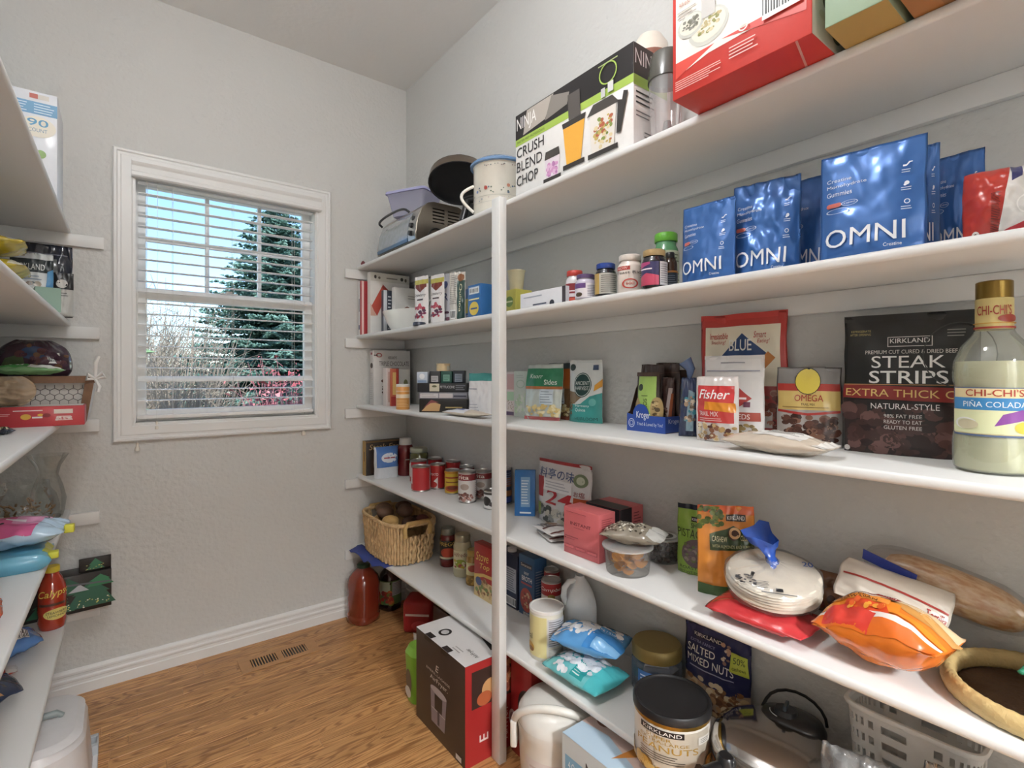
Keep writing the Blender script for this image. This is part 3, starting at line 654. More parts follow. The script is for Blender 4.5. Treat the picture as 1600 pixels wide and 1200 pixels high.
# ------------------------------------------------------------------ top right shelf
S1, S2, S3, S4, S5 = SZ
def putY(uL, uR, vT, z, Y):
    a = ony(uL, 600, Y); b = ony(uR, 600, Y); a.z = b.z = z; q = Put(); q.W = b.x-a.x; q.rot = 0; q.loc = (a+b)/2; q.H = zat(a, vT)-z; return q
BLK = M('#17171a', .35, coat=.3); BLKM = M('#202124', .55); CHROME = M('#d6d6d8', .14, 1., var=0)
def toaster():
    W, D, H = .455, .28, .21; t = thing('toaster_oven', 'stainless toaster oven with glass door and arched black handle', 'toaster oven', at(1.128, 2.43, S1, -PI/2))
    P = [(0, .014), (-.002, .05), (.006, .11), (.03, .172), (.06, .2), (.09, .21), (D-.05, .21), (D-.015, .195), (D, .16), (D, .014)]
    def ext(nm, prof, x0, x1, mat, sm=35, cap=True):
        n = len(prof); V = [(x, y, z) for x in (x0, x1) for y, z in prof]
        return mesh_obj(nm, V, [(i, n+i, n+(i+1) % n, (i+1) % n) for i in range(n)]+[tuple(range(n))]+([tuple(range(2*n-1, n-1, -1))] if cap else []), mat, t, smooth=True, sharp=sm)
    ext('housing', P, -W/2, W/2-.004, M('#a79c8e', .3, 1., var=.08), cap=False)
    G = [(-.006, .03), (-.008, .05), (0, .11), (.022, .167), (.03, .172), (.006, .11), (-.002, .05), (-.002, .03)]
    dr = ext('glass_door', G, -W/2+.02, W/2-.085, M('#8f989f', .12, coat=1., var=.3), 60)
    for k in range(4): pass
    b = [(-.009, .018), (-.011, .034), (-.004, .036), (-.002, .018)]; ext('door_rail', b, -W/2+.018, W/2-.083, M('#5f7690', .3, .6))
    ext('control_panel', [(-.006, .018), (-.008, .05), (0, .11), (.022, .167), (.03, .172), (.006, .11), (-.002, .05), (-.002, .018)], W/2-.078, W/2-.004, STEEL)
    for z, y in ((.05, -.012), (.088, -.006), (.124, .009)):
        V, Fc = lathe_data([(0, .016), (.011, .016), (.0135, 0), (0, 0)], 14); k = mesh_obj('knob', V, Fc, BLK, t, smooth=True, sharp=40); k.location = (W/2-.041, y+.006, z); k.rotation_euler = (PI/2, 0, 0)
    hx = -W/2+.02+(W-.105)/2; pts = [(hx-(W-.13)/2*math.cos(a), .012-.032*math.sin(a)**.4, .168+.022*math.sin(a)**.5) for a in [PI*i/14 for i in range(15)]]
    tube('door_handle', pts, .0062, BLK, t, n=8)
    bm = bmesh.new()
    for g in (0, 1):
        for i in range(5): bbox(bm, W/2-.02, W/2+.02, .085+g*.085, .15+g*.085, .11+i*.016, .116+i*.016)
    cut = bm_obj('cutter', bm, STEEL); pl = ext('side_panel', P, W/2-.004, W/2, M('#a79c8e', .3, 1., var=.08)); bo = pl.modifiers.new('b', 'BOOLEAN'); bo.operation = 'DIFFERENCE'; bo.solver = 'EXACT'; bo.object = cut
    t0 = pl.parent; pl.parent = None; bpy.context.view_layer.update(); me = bpy.data.meshes.new_from_object(pl.evaluated_get(bpy.context.evaluated_depsgraph_get())); pl.modifiers.clear(); pl.data = me; pl.parent = t0
    me.materials.clear(); me.materials.append(M('#a79c8e', .3, 1., var=.08)); me.polygons.foreach_set('material_index', [0]*len(me.polygons)); me.polygons.foreach_set('use_smooth', [False]*len(me.polygons)); bpy.data.objects.remove(cut)     # open slots
    tube('power_cord', [(W/2+.006, .05+.055*(1-math.cos(a)), .006+.075*math.sin(a)) for a in [PI*i/12 for i in range(13)]], .003, BLK, t, n=6)
    for sx_ in (-1, 1):
        for yy in (.03, D-.04): lathe('foot', [(0, 0), (.011, 0), (.013, .015), (0, .015)], BLK, t, n=10, c=(sx_*(W/2-.04), yy))
toaster()
# lilac food box standing on the oven
t = thing('food_storage_box', 'translucent lilac plastic food box with salad leaves, standing on the toaster oven', 'food container', at(1.265, 2.50, S1+.2103, math.radians(-62)))
def frustum(nm, w0, d0, w1, d1, z0, z1, mat, par, r=.02, n=5, capb=True, capt=True):
    def ring(w, d, z):
        o = []
        for (cx, cy, a0) in ((w/2-r, d/2-r, 0), (-w/2+r, d/2-r, PI/2), (-w/2+r, -d/2+r, PI), (w/2-r, -d/2+r, 1.5*PI)):
            for i in range(n+1): a = a0+PI/2*i/n; o.append((cx+r*math.cos(a), cy+r*math.sin(a), z))
        return o
    A, B = ring(w0, d0, z0), ring(w1, d1, z1); m = len(A); Fc = [(i, (i+1) % m, m+(i+1) % m, m+i) for i in range(m)]
    if capb: Fc.append(tuple(range(m-1, -1, -1)))
    if capt: Fc.append(tuple(range(m, 2*m)))
    return mesh_obj(nm, A+B, Fc, mat, par, smooth=True, sharp=40)
frustum('tub', .19, .13, .24, .17, 0, .115, CLEAR('#dcdcf4', .3, .15, .45), t)
frustum('lid', .255, .185, .25, .18, .115, .128, CLEAR('#c3c4ee', .3, .15, .75), t); frustum('lid_boss', .19, .12, .18, .11, .128, .145, CLEAR('#eceef6', .4, .1, .6), t)
rd = random.Random(4); V = []; Fc = []
for i in range(150):
    c = Vector((rd.uniform(-.09, .09), rd.uniform(-.055, .055), rd.uniform(.006, .08))); b = len(V)
    for k in range(4): V.append(c+Vector((rd.uniform(-.02, .02), rd.uniform(-.02, .02), rd.uniform(-.014, .014))).lerp(Vector((0, 0, 0)), .1))
    Fc += [(b, b+1, b+2), (b, b+2, b+3)]
V = [(min(.088, max(-.088, v[0])), min(.058, max(-.058, v[1])), max(.002, v[2])) for v in V]
o = mesh_obj('salad_leaves', V, Fc, leafmat('salad', '#7f9440', '#d9c98a', 30), t); o['kind'] = 'stuff'
# pot with upturned pan
pc = at(1.312, 1.925, S1, 0); t = thing('saucepan', 'plain black saucepan under the upturned bronze pan', 'pan', pc)
lathe('pan_body', [(0, 0), (.075, 0), (.083, .01), (.088, .15), (.092, .152), (.092, .158), (.086, .158), (.082, .02), (0, .015)], BLK, t)
tube('handle', [(-.07, -.07, .13), (-.115, -.06, .12), (-.135, -.05, .03)], [.012, .015, .016], BLK, t)
t = thing('fry_pan', 'upturned bronze fry pan with black inside, resting on the black saucepan', 'pan', at(1.268, 2.04, S1+.262, 0)); t.rotation_euler = (math.radians(-17), math.radians(12), 0)
lathe('pan_wall', [(.146, -.006), (.142, .035), (.11, .062), (0, .066)], M('#83766a', .32, .85), t); lathe('pan_inside', [(.148, -.006), (.146, -.008), (.139, -.004), (.136, .03), (.105, .056), (0, .058)], BLKM, t)
lathe('base_disc', [(.092, .064), (.092, .082), (.086, .09), (0, .09)], M('#1d1c1c', .5, bump=.4, bscale=200), t)
tube('handle', [(.06, -.10, .02), (.07, -.10, -.02), (.075, -.105, -.06)], [.012, .016, .013], M('#1b2530', .3), t)
# enamel pot
q = putc(740, 822, 262, S1, X=1.24); R, H = q.R, q.H
t = rnd_item('enamel_pot', 'cream enamel pot with painted flowers, blue lid and looped handle', 'pot', q, [('pot_wall', M('#ded8cb', .22, coat=.5), [(0, 0), (.88, 0), (.97, .03), (1, .1), (1, .93), (1.04, .95), (1.04, .97), (0, .97)]),
     ('lid', M('#6f93bf', .25, coat=.4), [(1.0, .94), (1.12, .955), (1.13, .99), (1.0, 1.04), (.5, 1.075), (0, 1.085)])],
     [('r', -.2, .33, 1.2, .335, '#a9a79c'), ('r', -.2, .22, 1.2, .225, '#a9a79c'), ('b', .05, .36, .95, .5, 26, .012, ['#4f5a4a', '#5b6b80', '#6d7a68']), ('e', .33, .47, .022, .035, '#b1463c'), ('e', .6, .5, .02, .03, '#c98a72'), ('e', .2, .43, .018, .025, '#6f86b0'),
      ('b', .0, .85, 1, .88, 26, .008, ['#5d6a6a', '#8b6d68']), ('b', .0, .24, 1, .31, 30, .008, ['#8d99a4', '#b7a2a0'])])
pts = [(-R*.98-.045*math.sin(PI*i/12)*1.1, -R*.25, H*.6-.105*i/12+.01*math.sin(PI*i/12)) for i in range(13)]; tube('handle', pts, .0065, M('#eae7de', .2, coat=.5), t)
# black and white blender carton
q = put(806, 990, 184, S1, X=1.128, vT2=62)
PIT = lambda x, c, cols, w, y0, y1: [('p', [(x-w*.82, y0), (x+w*.82, y0), (x+w, y1), (x-w, y1)], c), ('b', x-w*.62, y0+.03, x+w*.62, y1-.06, 50, .014, cols)]
fr = [('r', 0, .70, 1, 1, '#2c2a2b'), ('r', 0, .62, 1, .70, '#a9c65c'), ('p', [(.08, .72), (.30, .76), (.38, .99), (.12, .99)], '#b5ada4'), ('p', [(.30, .74), (.5, .78), (.52, .9), (.36, .98)], '#8b857f'),
      ('t', 'NINJA', .015, .76, .215, .95, '#f3f1ee', {'b': .03}), ('t', 'MASTER PREP PROFESSIONAL', .02, .645, .3, .675, '#56732a'),
      ('t', 'CRUSH', .015, .47, .29, .59, '#3b3a3b', {'b': .035}), ('t', 'BLEND', .015, .30, .275, .42, '#3b3a3b', {'b': .035}), ('t', 'CHOP', .015, .13, .235, .25, '#3b3a3b', {'b': .035})]
fr += PIT(.37, '#e9dfe6', ['#d49ac6', '#e3bcd9', '#b77bb0'], .07, .06, .28)+[('p', [(.30, .28), (.44, .28), (.43, .37), (.31, .37)], '#4a4643'), ('r', .29, .03, .45, .07, '#3b3836')]
fr += [('p', [(.50, .12), (.62, .12), (.65, .52), (.47, .52)], '#f0b24a'), ('p', [(.47, .52), (.65, .52), (.66, .58), (.46, .58)], '#3f3c3a'), ('r', .47, .07, .65, .12, '#3b3836'), ('p', [(.52, .58), (.62, .58), (.61, .86), (.51, .86)], '#5d5855')]
fr += PIT(.79, '#e8e2da', ['#c7b06a', '#b5654a', '#8a9a52', '#e3d3a8'], .1, .11, .5)+[('p', [(.67, .5), (.91, .5), (.86, .60), (.72, .60)], '#4b4744'), ('p', [(.89, .2), (.92, .2), (.97, .56), (.94, .58), (.93, .5), (.9, .52)], '#3b3836'), ('r', .68, .06, .9, .11, '#3b3836'),
       ('o', .83, .84, .065, .11, .12, '#a9c65c'), ('r', .78, .62, .81, .71, '#c9c9c9'), ('r', .83, .64, .87, .74, '#d9d9d9'), ('t', 'Blade System', .76, .93, .9, .955, '#b8c98a')]
box_item('appliance_carton', 'black, white and green blender carton picturing jugs', 'box', q, .15, '#efedea', fr,
         right=[('r', 0, .70, 1, 1, '#3a2f28'), ('r', 0, .6, 1, .70, '#a9c65c'), ('t', 'NINJA', .04, .76, .8, .95, '#f3f1ee', {'b': .03}), ('l', .06, .42, .7, .57, 3, '#444'), ('l', .06, .3, .6, .38, 2, '#777'), ('l', .3, .12, .8, .2, 2, '#777')])
# clear blender cup
q = putc(1013, 1072, 84, S1, X=1.185); t = thing('blender_cup', 'tall clear blender cup with dark lid between two appliance boxes', 'cup', q); R, H = q.R, q.H
lathe('cup', [(0, .001), (R*.8, .001), (R*.82, .01), (R*.95, H*.7), (R*.95, H*.73)], CLEAR('#fbfaf9', .5, .05, .22, -.2), t)
lathe('lid', [(R, H*.68), (R*1.0, H*.74), (R*.9, H*.94), (R*.82, H*.975), (0, H*.985)], M('#55554f', .25, coat=.3), t)
tube('rib', [(R*.5, -R*.72, .02), (R*.6, -R*.8, H*.6)], .004, CLEAR('#f0efee', .5, .05, .5), t); lathe('blade_hub', [(0, .014), (R*.3, .02), (R*.2, .06), (0, .065)], M('#3d3a38', .4), t, n=12)
# cream appliance behind
q = putc(986, 1046, 56, S1, X=1.352); t = thing('air_popper', 'cream domed appliance standing behind the black and white blender carton', 'appliance', q); R, H = q.R, q.H
lathe('housing', [(0, 0), (R*.9, 0), (R, .02), (R, H*.8), (R*.95, H*.84)], M('#e2d9cc', .35), t); lathe('dome', [(R*.98, H*.83), (R*.9, H*.92), (R*.6, H*.985), (0, H)], M('#e8dfd2', .3), t); lathe('band', [(R*1.01, H*.78), (R*1.02, H*.8), (R*1.02, H*.83), (R*.98, H*.84)], M('#8c5b4c', .4), t)
# red and white carton overhanging the edge
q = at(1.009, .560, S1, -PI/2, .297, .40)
PL = lambda x, y, r, cols: [('e', x, y, r, r*.6, '#c9c9c0'), ('e', x, y+.006, r*.86, r*.5, '#e3dfd0'), ('b', x-r*.6, y-r*.2, x+r*.6, y+r*.3, 40, .014, cols)]
fr = [('r', .03, .19, .97, 1, '#f1ebe2'), ('p', [(.03, .12), (.3, .165), (.6, .17), (.97, .13), (.97, .2), (.03, .2)], '#f1ebe2'), ('p', [(.03, .11), (.03, .2), (.35, .2)], '#d9483a')]
fr += [('p', [(.4, .2), (.97, .2), (.97, .12)], '#d5443a')]+PL(.30, .31, .16, ['#b9a878', '#8b8a4a', '#d6c9a0'])+PL(.16, .37, .11, ['#8c8a80', '#6b6a5a'])+[('r', .25, .36, .36, .56, '#c9c6c2'), ('p', [(.25, .56), (.36, .56), (.34, .66), (.27, .66)], '#dedbd8'), ('t', 'Alfredo Sauce', .06, .5, .24, .525, '#b06a5c'), ('l', .05, .43, .22, .48, 3, '#a49d95')]
fr += PL(.3, .80, .16, ['#a8443a', '#c98a5a', '#6d7a3a'])+PL(.14, .76, .1, ['#8a3a32', '#b06048'])+[('e', .72, .52, .14, .07, '#6a5aa8'), ('b', .62, .53, .84, .58, 40, .014, ['#7d9a4a', '#b6c27a']), ('r', .72, .58, .86, .78, '#b9b7b6'), ('e', .9, .68, .1, .08, '#5f7a3c'), ('l', .46, .66, .62, .72, 3, '#a49d95'), ('t', 'Pesto', .5, .735, .62, .765, '#b06a5c')]
fr += [('bar', .70, .17, .95, .33), ('o', .57, .2, .035, .026, .25, '#f3efe9'), ('t', 'UL', .555, .19, .585, .21, '#f3efe9'), ('l', .47, .06, .68, .13, 4, '#f0c9c0'), ('l', .04, .03, .42, .09, 5, '#f0c9c0')]
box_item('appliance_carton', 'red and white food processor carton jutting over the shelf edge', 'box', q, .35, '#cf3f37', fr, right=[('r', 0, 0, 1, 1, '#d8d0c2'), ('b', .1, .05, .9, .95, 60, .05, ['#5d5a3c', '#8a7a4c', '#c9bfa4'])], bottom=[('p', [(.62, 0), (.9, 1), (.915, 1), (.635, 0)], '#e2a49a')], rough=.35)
box_item('gift_box', 'pale green flat carton with gold base on the top shelf', 'box', at(1.015, .345, S1, -PI/2, .095, .16), .3, '#9db49a', bottom=[('r', 0, 0, 1, 1, '#c2a25c')])
box_item('cardboard_box', 'plain brown cardboard box beside the green and gold carton', 'box', at(1.03, .215, S1, -PI/2, .14, .2), .3, '#9b6a3e', bottom=[('r', 0, 0, .3, 1, '#b07a44')])
t = rnd_item('trinket', 'tiny dark red knob-like trinket at the end of the top shelf', 'trinket', at(1.13, 2.87, S1, 0, H=.03, R=.014), [('bead', M('#7a3a3c', .3), [(0, 0), (.7, 0), (1, .4), (.6, .8), (0, 1)])])
# ------------------------------------------------------------------ second right shelf
def book(label, x0, x1, y0, y1, vT, u, col, pages='#e8e4da', front=(), spine=(), group='cookbooks on the shelf'):
    """spine faces the aisle (-x), cover faces the camera side (-y)"""
    a = ony(u, 600, y0); H = zat(a, vT)-S2; q = at((x0+x1)/2, y0, S2, 0, x1-x0, H); t = thing('cookbook', label, 'book', q, group); W, D = x1-x0, y1-y0
    bm = bmesh.new(); bbox(bm, -W/2, W/2, 0, .003, 0, H, .0008); bbox(bm, -W/2, W/2, D-.003, D, 0, H, .0008); bbox(bm, -W/2, -W/2+.003, .002, D-.002, 0, H); bm_obj('cover', bm, M(col, .4, coat=.2), t)
    box_obj('pages', (-W/2+.004, W/2-.004, .0035, D-.0035, .004, H-.004), M(pages, .8), t)
    if front: decals(front, lambda s, u, o: ((s-.5)*W, -o, u*H), t, curved=False, name='cover_print')
    if spine: decals(spine, lambda s, u, o: (-W/2-o, D-s*D, u*H), t, curved=False, name='spine_print')
book('red cookbook with white lettered spine standing against the far wall', 1.112, 1.30, 2.862, 2.893, 438, 560, '#b03a40', spine=[('r', 0, 0, .72, 1, '#eceaea'), ('t', 'COOKBOOK', .18, .25, .5, .85, '#6a7688', {'rot': 90}), ('r', .1, .1, .62, .18, '#4a5a80')], front=[('r', .03, 0, .1, 1, '#e8c9c6')])
book('tall white cookbook with vegetables along its top edge', 1.145, 1.385, 2.80, 2.845, 424, 575, '#ece9e4', front=[('r', 0, .86, 1, 1, '#d9d6cd'), ('t', 'FAVORITE', .4, .9, .68, .95, '#8d8a82'), ('e', .12, .93, .03, .03, '#4a4540'), ('e', .22, .92, .03, .02, '#7a7468'), ('e', .8, .93, .04, .03, '#4a4a40'), ('e', .9, .92, .03, .03, '#6a6a60'), ('p', [(.02, .45), (.3, .8), (.3, .5), (.16, .3)], '#c9594a'), ('p', [(.3, .82), (.5, .7), (.48, .5), (.3, .45)], '#a8483e'), ('p', [(0, .5), (.14, .3), (0, .3)], '#e3b7a4')])
book('slim navy and white striped cookbook', 1.195, 1.30, 2.735, 2.765, 452, 590, '#3c4250', front=[('r', .0, .0, .2, 1, '#d8dbe0'), ('r', .5, 0, .62, 1, '#9aa2ae'), ('l', .25, .1, .45, .9, 10, '#d8dbe0')])
book('white cookbook with a brown dish on its cover', 1.235, 1.395, 2.675, 2.715, 447, 606, '#eeebe6', front=[('e', .48, .45, .17, .15, '#8a5a4a'), ('e', .48, .48, .1, .08, '#c49a80'), ('l', .5, .75, .85, .85, 2, '#a8a49c')])
t = thing('gravy_boat', 'white ceramic gravy boat in front of the cookbooks', 'dish', at(1.225, 2.50, S2, math.radians(-70)))
V, Fc = lathe_data([(0, .002), (.55, 0), (.72, .01), (.9, .04), (1, .085), (1, .09), (.93, .087), (.8, .04), (.6, .016), (0, .014)], 28); V = [(x*.15*(1+.12*(z > .05)*max(0, -x)), y*.075, z*1.25) for x, y, z in V]; CER = M('#e9e8e2', .15, coat=.6, var=.02)
mesh_obj('bowl', V, Fc, CER, t, smooth=True, sharp=50); tube('handle', [(.13, 0, .1), (.15, 0, .15), (.19, 0, .155), (.2, 0, .09), (.14, 0, .04)], .008, CER, t)
t = rnd_item('jar_lid', 'small dark blue lid lying beside the white gravy boat', 'lid', at(1.125, 2.17, S2, 0, H=.016, R=.03), [('disc', M('#3f4554', .3), [(0, 0), (1, 0), (1, .8), (.9, 1), (0, 1)])])
YOG = lambda: [('r', 0, 0, 1, 1, '#ede9e6'), ('r', 0, .84, 1, .93, '#c3b95a'), ('p', [(.1, .78), (.5, .68), (.9, .78), (.9, .84), (.1, .84)], '#7d3a2c'), ('t', 'Strawberry', .1, .58, .9, .66, '#5a4a48', {'s': .2}), ('t', 'Yogurt', .3, .5, .75, .57, '#5a4a48', {'s': .2}), ('b', .12, .15, .88, .42, 22, .1, ['#a83a4a', '#7a3050', '#c9606a', '#5a3a50'])]
for i, (a, b, v) in enumerate(((644, 665, 433), (669, 690, 430))):
    bag('yogurt_snack_pouch', ('white berry snack pouch beside the gravy boat', 'white berry snack pouch between two other pouches')[i], 'pouch', put(a, b, v, S2, X=1.145+.03*i, X2=1.165+.03*i), .035, '#ede9e6', YOG(), group='berry snack pouches')
bag('cereal_pouch', 'white pouch with navy lettering behind the berry pouches', 'pouch', put(678, 700, 429, S2, X=1.24, X2=1.25), .05, '#e8e6ea', [('e', .6, .78, .18, .07, '#4b5580'), ('t', 'CR', .3, .48, .85, .62, '#4b5580'), ('b', .2, .1, .9, .3, 14, .09, ['#6a4a5a', '#8a5a6a'])])
bag('trail_mix_pouch', 'crinkled grey-backed pouch with dark green side', 'pouch', put(699, 724, 425, S2, X=1.15, X2=1.185), .035, '#cfcbc3', [('l', .08, .35, .55, .95, 16, '#8a8680'), ('bar', .12, .06, .5, .24), ('p', [(.62, 0), (.98, 0), (.98, .82), (.55, .82)], '#2e4a44'), ('e', .75, .88, .2, .08, '#8a5a3a'), ('t', 'Quinoa', .68, .2, .84, .75, '#d8d2b0', {'rot': -90})], amp=.006)
bag('snack_bag', 'small yellow and blue snack bag beside a blue carton', 'pouch', put(722, 740, 452, S2, X=1.25), .03, '#4a72a8', [('r', 0, .3, 1, .7, '#c9b84a'), ('l', .1, .1, .9, .25, 3, '#d8dbe0')], kind='pillow')
box_item('cereal_bar_box', 'blue cereal bar carton with yellow oval next to the white post', 'box', put(731, 751, 447, S2, X=1.16), .07, '#2f6aa8', [('r', .1, .72, .9, .93, '#c7d3de'), ('bar', .15, .74, .85, .9), ('e', .5, .3, .36, .2, '#e0c24a'), ('t', 'Oatmeal', .1, .52, .9, .62, '#f0e6b0', {'sl': .05}), ('t', 'Oats', .25, .24, .75, .36, '#2f4a80')])
# right of the post
box_item('tea_box', 'yellow-green tea carton with a cup standing on it', 'box', put(786, 806, 455, S2, X=1.22), .08, '#c9c25c', [('e', .5, .55, .3, .2, '#6d8a3c'), ('t', 'tea', .25, .48, .75, .62, '#e8e6b8'), ('r', 0, 0, 1, .12, '#7d9a4a')])
q_ = put(786, 806, 455, S2, X=1.22); c_ = q_.loc+Vector((.035, 0, 0))
t = rnd_item('paper_cup', 'small cream paper cup standing on the yellow tea carton', 'cup', at(c_.x, c_.y, S2+q_.H, 0, H=.078, R=.036), [('cup', M('#ded3ae', .6), [(0, 0), (.7, 0), (.95, .95), (1, .97), (1, 1), (.93, 1), (.66, .04), (0, .04)])])
bag('candy_packet', 'small striped pink and grey candy packet on the shelf', 'packet', at(1.155, 1.375, S2, -PI/2, .07, .1), .035, '#b98a94', [('r', .1, .2, .3, .8, '#e8d9dc'), ('r', .4, .2, .55, .8, '#6d6470'), ('r', .65, .2, .8, .8, '#e8d9dc')], kind='pillow', flat=True, L=.05)
box_item('ointment_box', 'long white ointment carton lying on its side', 'box', put(813, 884, 460, S2, X=1.14), .035, '#e6e6ea', [('t', 'PHARMACY', .08, .62, .5, .8, '#aab0bc'), ('t', 'Hydro', .3, .1, .6, .32, '#5a6070'), ('e', .72, .15, .05, .2, '#3a3c48'), ('r', .93, 0, 1, 1, '#4a4248')])
def pill(label, uL, uR, vT, X, body, cap, spec, neck=.86, cap_h=.16, caprib='#000000', shoulder=.78):
    q = putc(uL, uR, vT, S2, X=X)
    return rnd_item('pill_bottle', label, 'bottle', q, [('bottle', M(body, .22, coat=.5), [(0, 0), (.92, 0), (1, .03), (1, shoulder-.1), (.93, shoulder-.03), (.8, shoulder+.02), (.8, 1-cap_h)]), ('cap', M(cap, .35, bump=.3, bscale=250), [(neck, 1-cap_h-.01), (neck+.03, 1-cap_h), (neck+.03, .98), (neck-.04, 1), (0, 1)])], spec, group='vitamin bottles')
pill('small vitamin bottle with red cap beside the ointment carton', 884, 912, 424, 1.185, '#e4dfe2', '#c2443c', [('r', -.2, .05, 1.2, .6, '#8c2f38'), ('r', -.2, .2, 1.2, .3, '#e8dfe2'), ('t', 'PLUS', .25, .33, .7, .42, '#efe6e8'), ('r', .1, .06, .8, .17, '#c9503c')])
pill('small vitamin bottle with purple cap', 899, 931, 430, 1.135, '#c9c4d4', '#5d4a72', [('r', -.2, .05, 1.2, .62, '#e6e3ea'), ('r', -.2, .42, .5, .62, '#6a4a86'), ('e', .28, .17, .12, .09, '#5a4a3a'), ('l', .55, .1, .95, .55, 7, '#8a8694')])
pill('dark vitamin bottle with royal blue cap', 930, 963, 413, 1.14, '#20242a', '#2e4a9a', [('r', -.2, .06, 1.2, .68, '#b9b8b0'), ('r', .05, .06, .3, .68, '#c2a25a'), ('l', .36, .1, .95, .64, 9, '#5a5c5c')])
pill('white vitamin bottle with red ring emblem', 965, 1004, 400, 1.15, '#e8ddd4', '#ece6e0', [('r', .08, .58, .5, .68, '#b8443c'), ('t', 'NOW', .14, .6, .44, .66, '#f2e6de'), ('t', 'Yeast Rice', .1, .48, .85, .55, '#5d5854'), ('o', .5, .22, .2, .13, .22, '#b8443c'), ('t', '600', .4, .19, .6, .26, '#b8443c'), ('l', .75, .35, 1.0, .66, 6, '#8a8480')], cap_h=.15)
pill('dark vitamin bottle with gold cap and magenta label', 1003, 1041, 392, 1.135, '#231f26', '#b89f72', [('r', -.2, .06, .62, .66, '#3a3660'), ('p', [(.0, .06), (.62, .06), (.62, .3), (.3, .38), (0, .26)], '#c24a66'), ('p', [(.05, .5), (.4, .6), (.4, .66), (.05, .66)], '#b2477a'), ('t', 'Zinc', .1, .44, .45, .52, '#efe6ea'), ('r', .64, .06, 1.2, .66, '#d6d3d4'), ('l', .66, .1, .95, .62, 9, '#8a868c')])
pill('slim amber bottle with black cap behind the gold-capped one', 1036, 1058, 395, 1.2, '#3a2418', '#1c1a1c', [('r', -.2, .1, 1.2, .45, '#2f3a46'), ('l', .1, .14, .9, .4, 5, '#8a94a0'), ('r', -.2, .45, 1.2, .5, '#b9783a')], neck=.6)
pill('tall green supplement bottle with lime cap', 1021, 1060, 366, 1.275, '#5f9a6c', '#6ab43c', [('r', .3, .08, 1.2, .7, '#b9c2a8'), ('l', .36, .12, .95, .66, 11, '#5d6a54')], cap_h=.13)
OMNI = lambda dk=0: [('t', 'Creatine', .07, .735, .32, .77, '#dfe6f2'), ('t', 'Monohydrate', .07, .67, .47, .71, '#dfe6f2'), ('t', 'Gummies', .07, .60, .33, .645, '#dfe6f2'),
    ('e', .10, .515, .03, .022, '#c2685c'), ('r', .10, .495, .2, .535, '#c2685c'), ('e', .2, .515, .03, .02, '#c2685c'), ('o', .31, .515, .085, .025, .12, '#c9d6ea'), ('o', .19, .455, .12, .024, .12, '#c9d6ea'), ('t', '30 SERVINGS', .25, .508, .37, .522, '#dfe6f2'),
    ('t', 'OMNI', .07, .11, .83, .275, '#eef0f3', {'b': 0}), ('t', 'Creatine', .64, .055, .80, .085, '#eef0f3'),
    ('p', [(.8, .74), (.83, .74), (.86, .77), (.88, .77), (.88, .78), (.85, .78), (.83, .755), (.8, .755)], '#e6ebf3'), ('l', .79, .68, .89, .72, 2, '#cfdaeb'), ('e', .84, .59, .022, .018, '#e6ebf3'), ('e', .825, .575, .014, .01, '#e6ebf3'), ('l', .79, .52, .89, .56, 2, '#cfdaeb'), ('o', .84, .425, .026, .022, .3, '#e6ebf3'), ('l', .79, .35, .89, .39, 2, '#cfdaeb')]
OM = [('blue gummy pouch touching the tall green supplement bottle', 1057, 1140, 325, 1.125, 1.125, 300), ('shiny crumpled blue gummy pouch with bent top', 1140, 1246, 292, 1.165, 1.19, 262), ('blue gummy pouch half hidden behind the crumpled one', 1222, 1300, 283, 1.28, 1.28, None),
      ('large blue gummy pouch standing foremost with full lettering', 1277, 1446, 240, 1.122, 1.145, 202), ('blue gummy pouch right behind the foremost one', 1405, 1470, 228, 1.20, 1.215, None), ('blue gummy pouch leaning at the wall beside a red bag', 1448, 1533, 245, 1.285, 1.285, None)]
for i, (lb, a, b, v, X, X2, v2) in enumerate(OM):
    bag('gummy_pouch', lb, 'pouch', put(a, b, v, S2, X=X, X2=X2, vT2=v2), .05 if i in (0, 3, 1) else .045, '#3a69ac', OMNI(), group='blue gummy pouches', amp=.0035 if i != 1 else .008, rough=.3, lean=.05 if i in (2, 5) else .02, side=.015, metal=.25)
t, F_ = bag('dog_treat_bag', 'red and white glossy treat bag slumping at the shelf end', 'bag', put(1507, 1640, 262, S2, X=1.135, X2=1.16), .1, '#b8392f', [('p', [(.42, 0), (1, 0), (1, 1), (.6, 1), (.5, .6)], '#dcd8d4'), ('p', [(.6, 1), (.75, 1), (.72, .8), (.58, .72)], '#3a3a6a'), ('p', [(.5, .1), (.9, .25), (.9, .0), (.5, 0)], '#b8303a'), ('l', .33, .02, .45, .6, 30, '#1f1c1c'), ('e', .15, .08, .05, .06, '#e6e0da'), ('e', .15, .08, .02, .03, '#4a3a38'), ('o', .75, .4, .12, .12, .15, '#eeeae6')], kind='pillow', amp=.01)
# ------------------------------------------------------------------ third right shelf
box_item('brownie_box', 'white brownie mix carton with dark chocolate pile, against the far wall', 'box', putY(584, 641, 547, S3, 2.81), .06, '#dcd9d6',
   [('p', [(.28, .02), (.48, .04), (.5, .55), (.42, .58), (.36, .5), (.3, .35), (.24, .22)], '#4a2f28'), ('b', .25, .05, .5, .5, 40, .05, ['#5d3c30', '#38241e', '#7a5442']), ('o', .14, .91, .08, .04, .35, '#b04a50'), ('r', .0, .9, .1, .915, '#3a3436'), ('t', "HERSHEY'S", .38, .84, .62, .895, '#4a3f3e'), ('t', 'TRIPLE CHOCOLATE', .14, .715, .96, .80, '#55494a'), ('l', .3, .66, .7, .69, 1, '#8a8280')],
   left=[('l', .15, .1, .8, .6, 14, '#b3aeb0'), ('e', .5, .72, .3, .05, '#3a2c28'), ('r', .3, .92, .7, .96, '#a85058')])
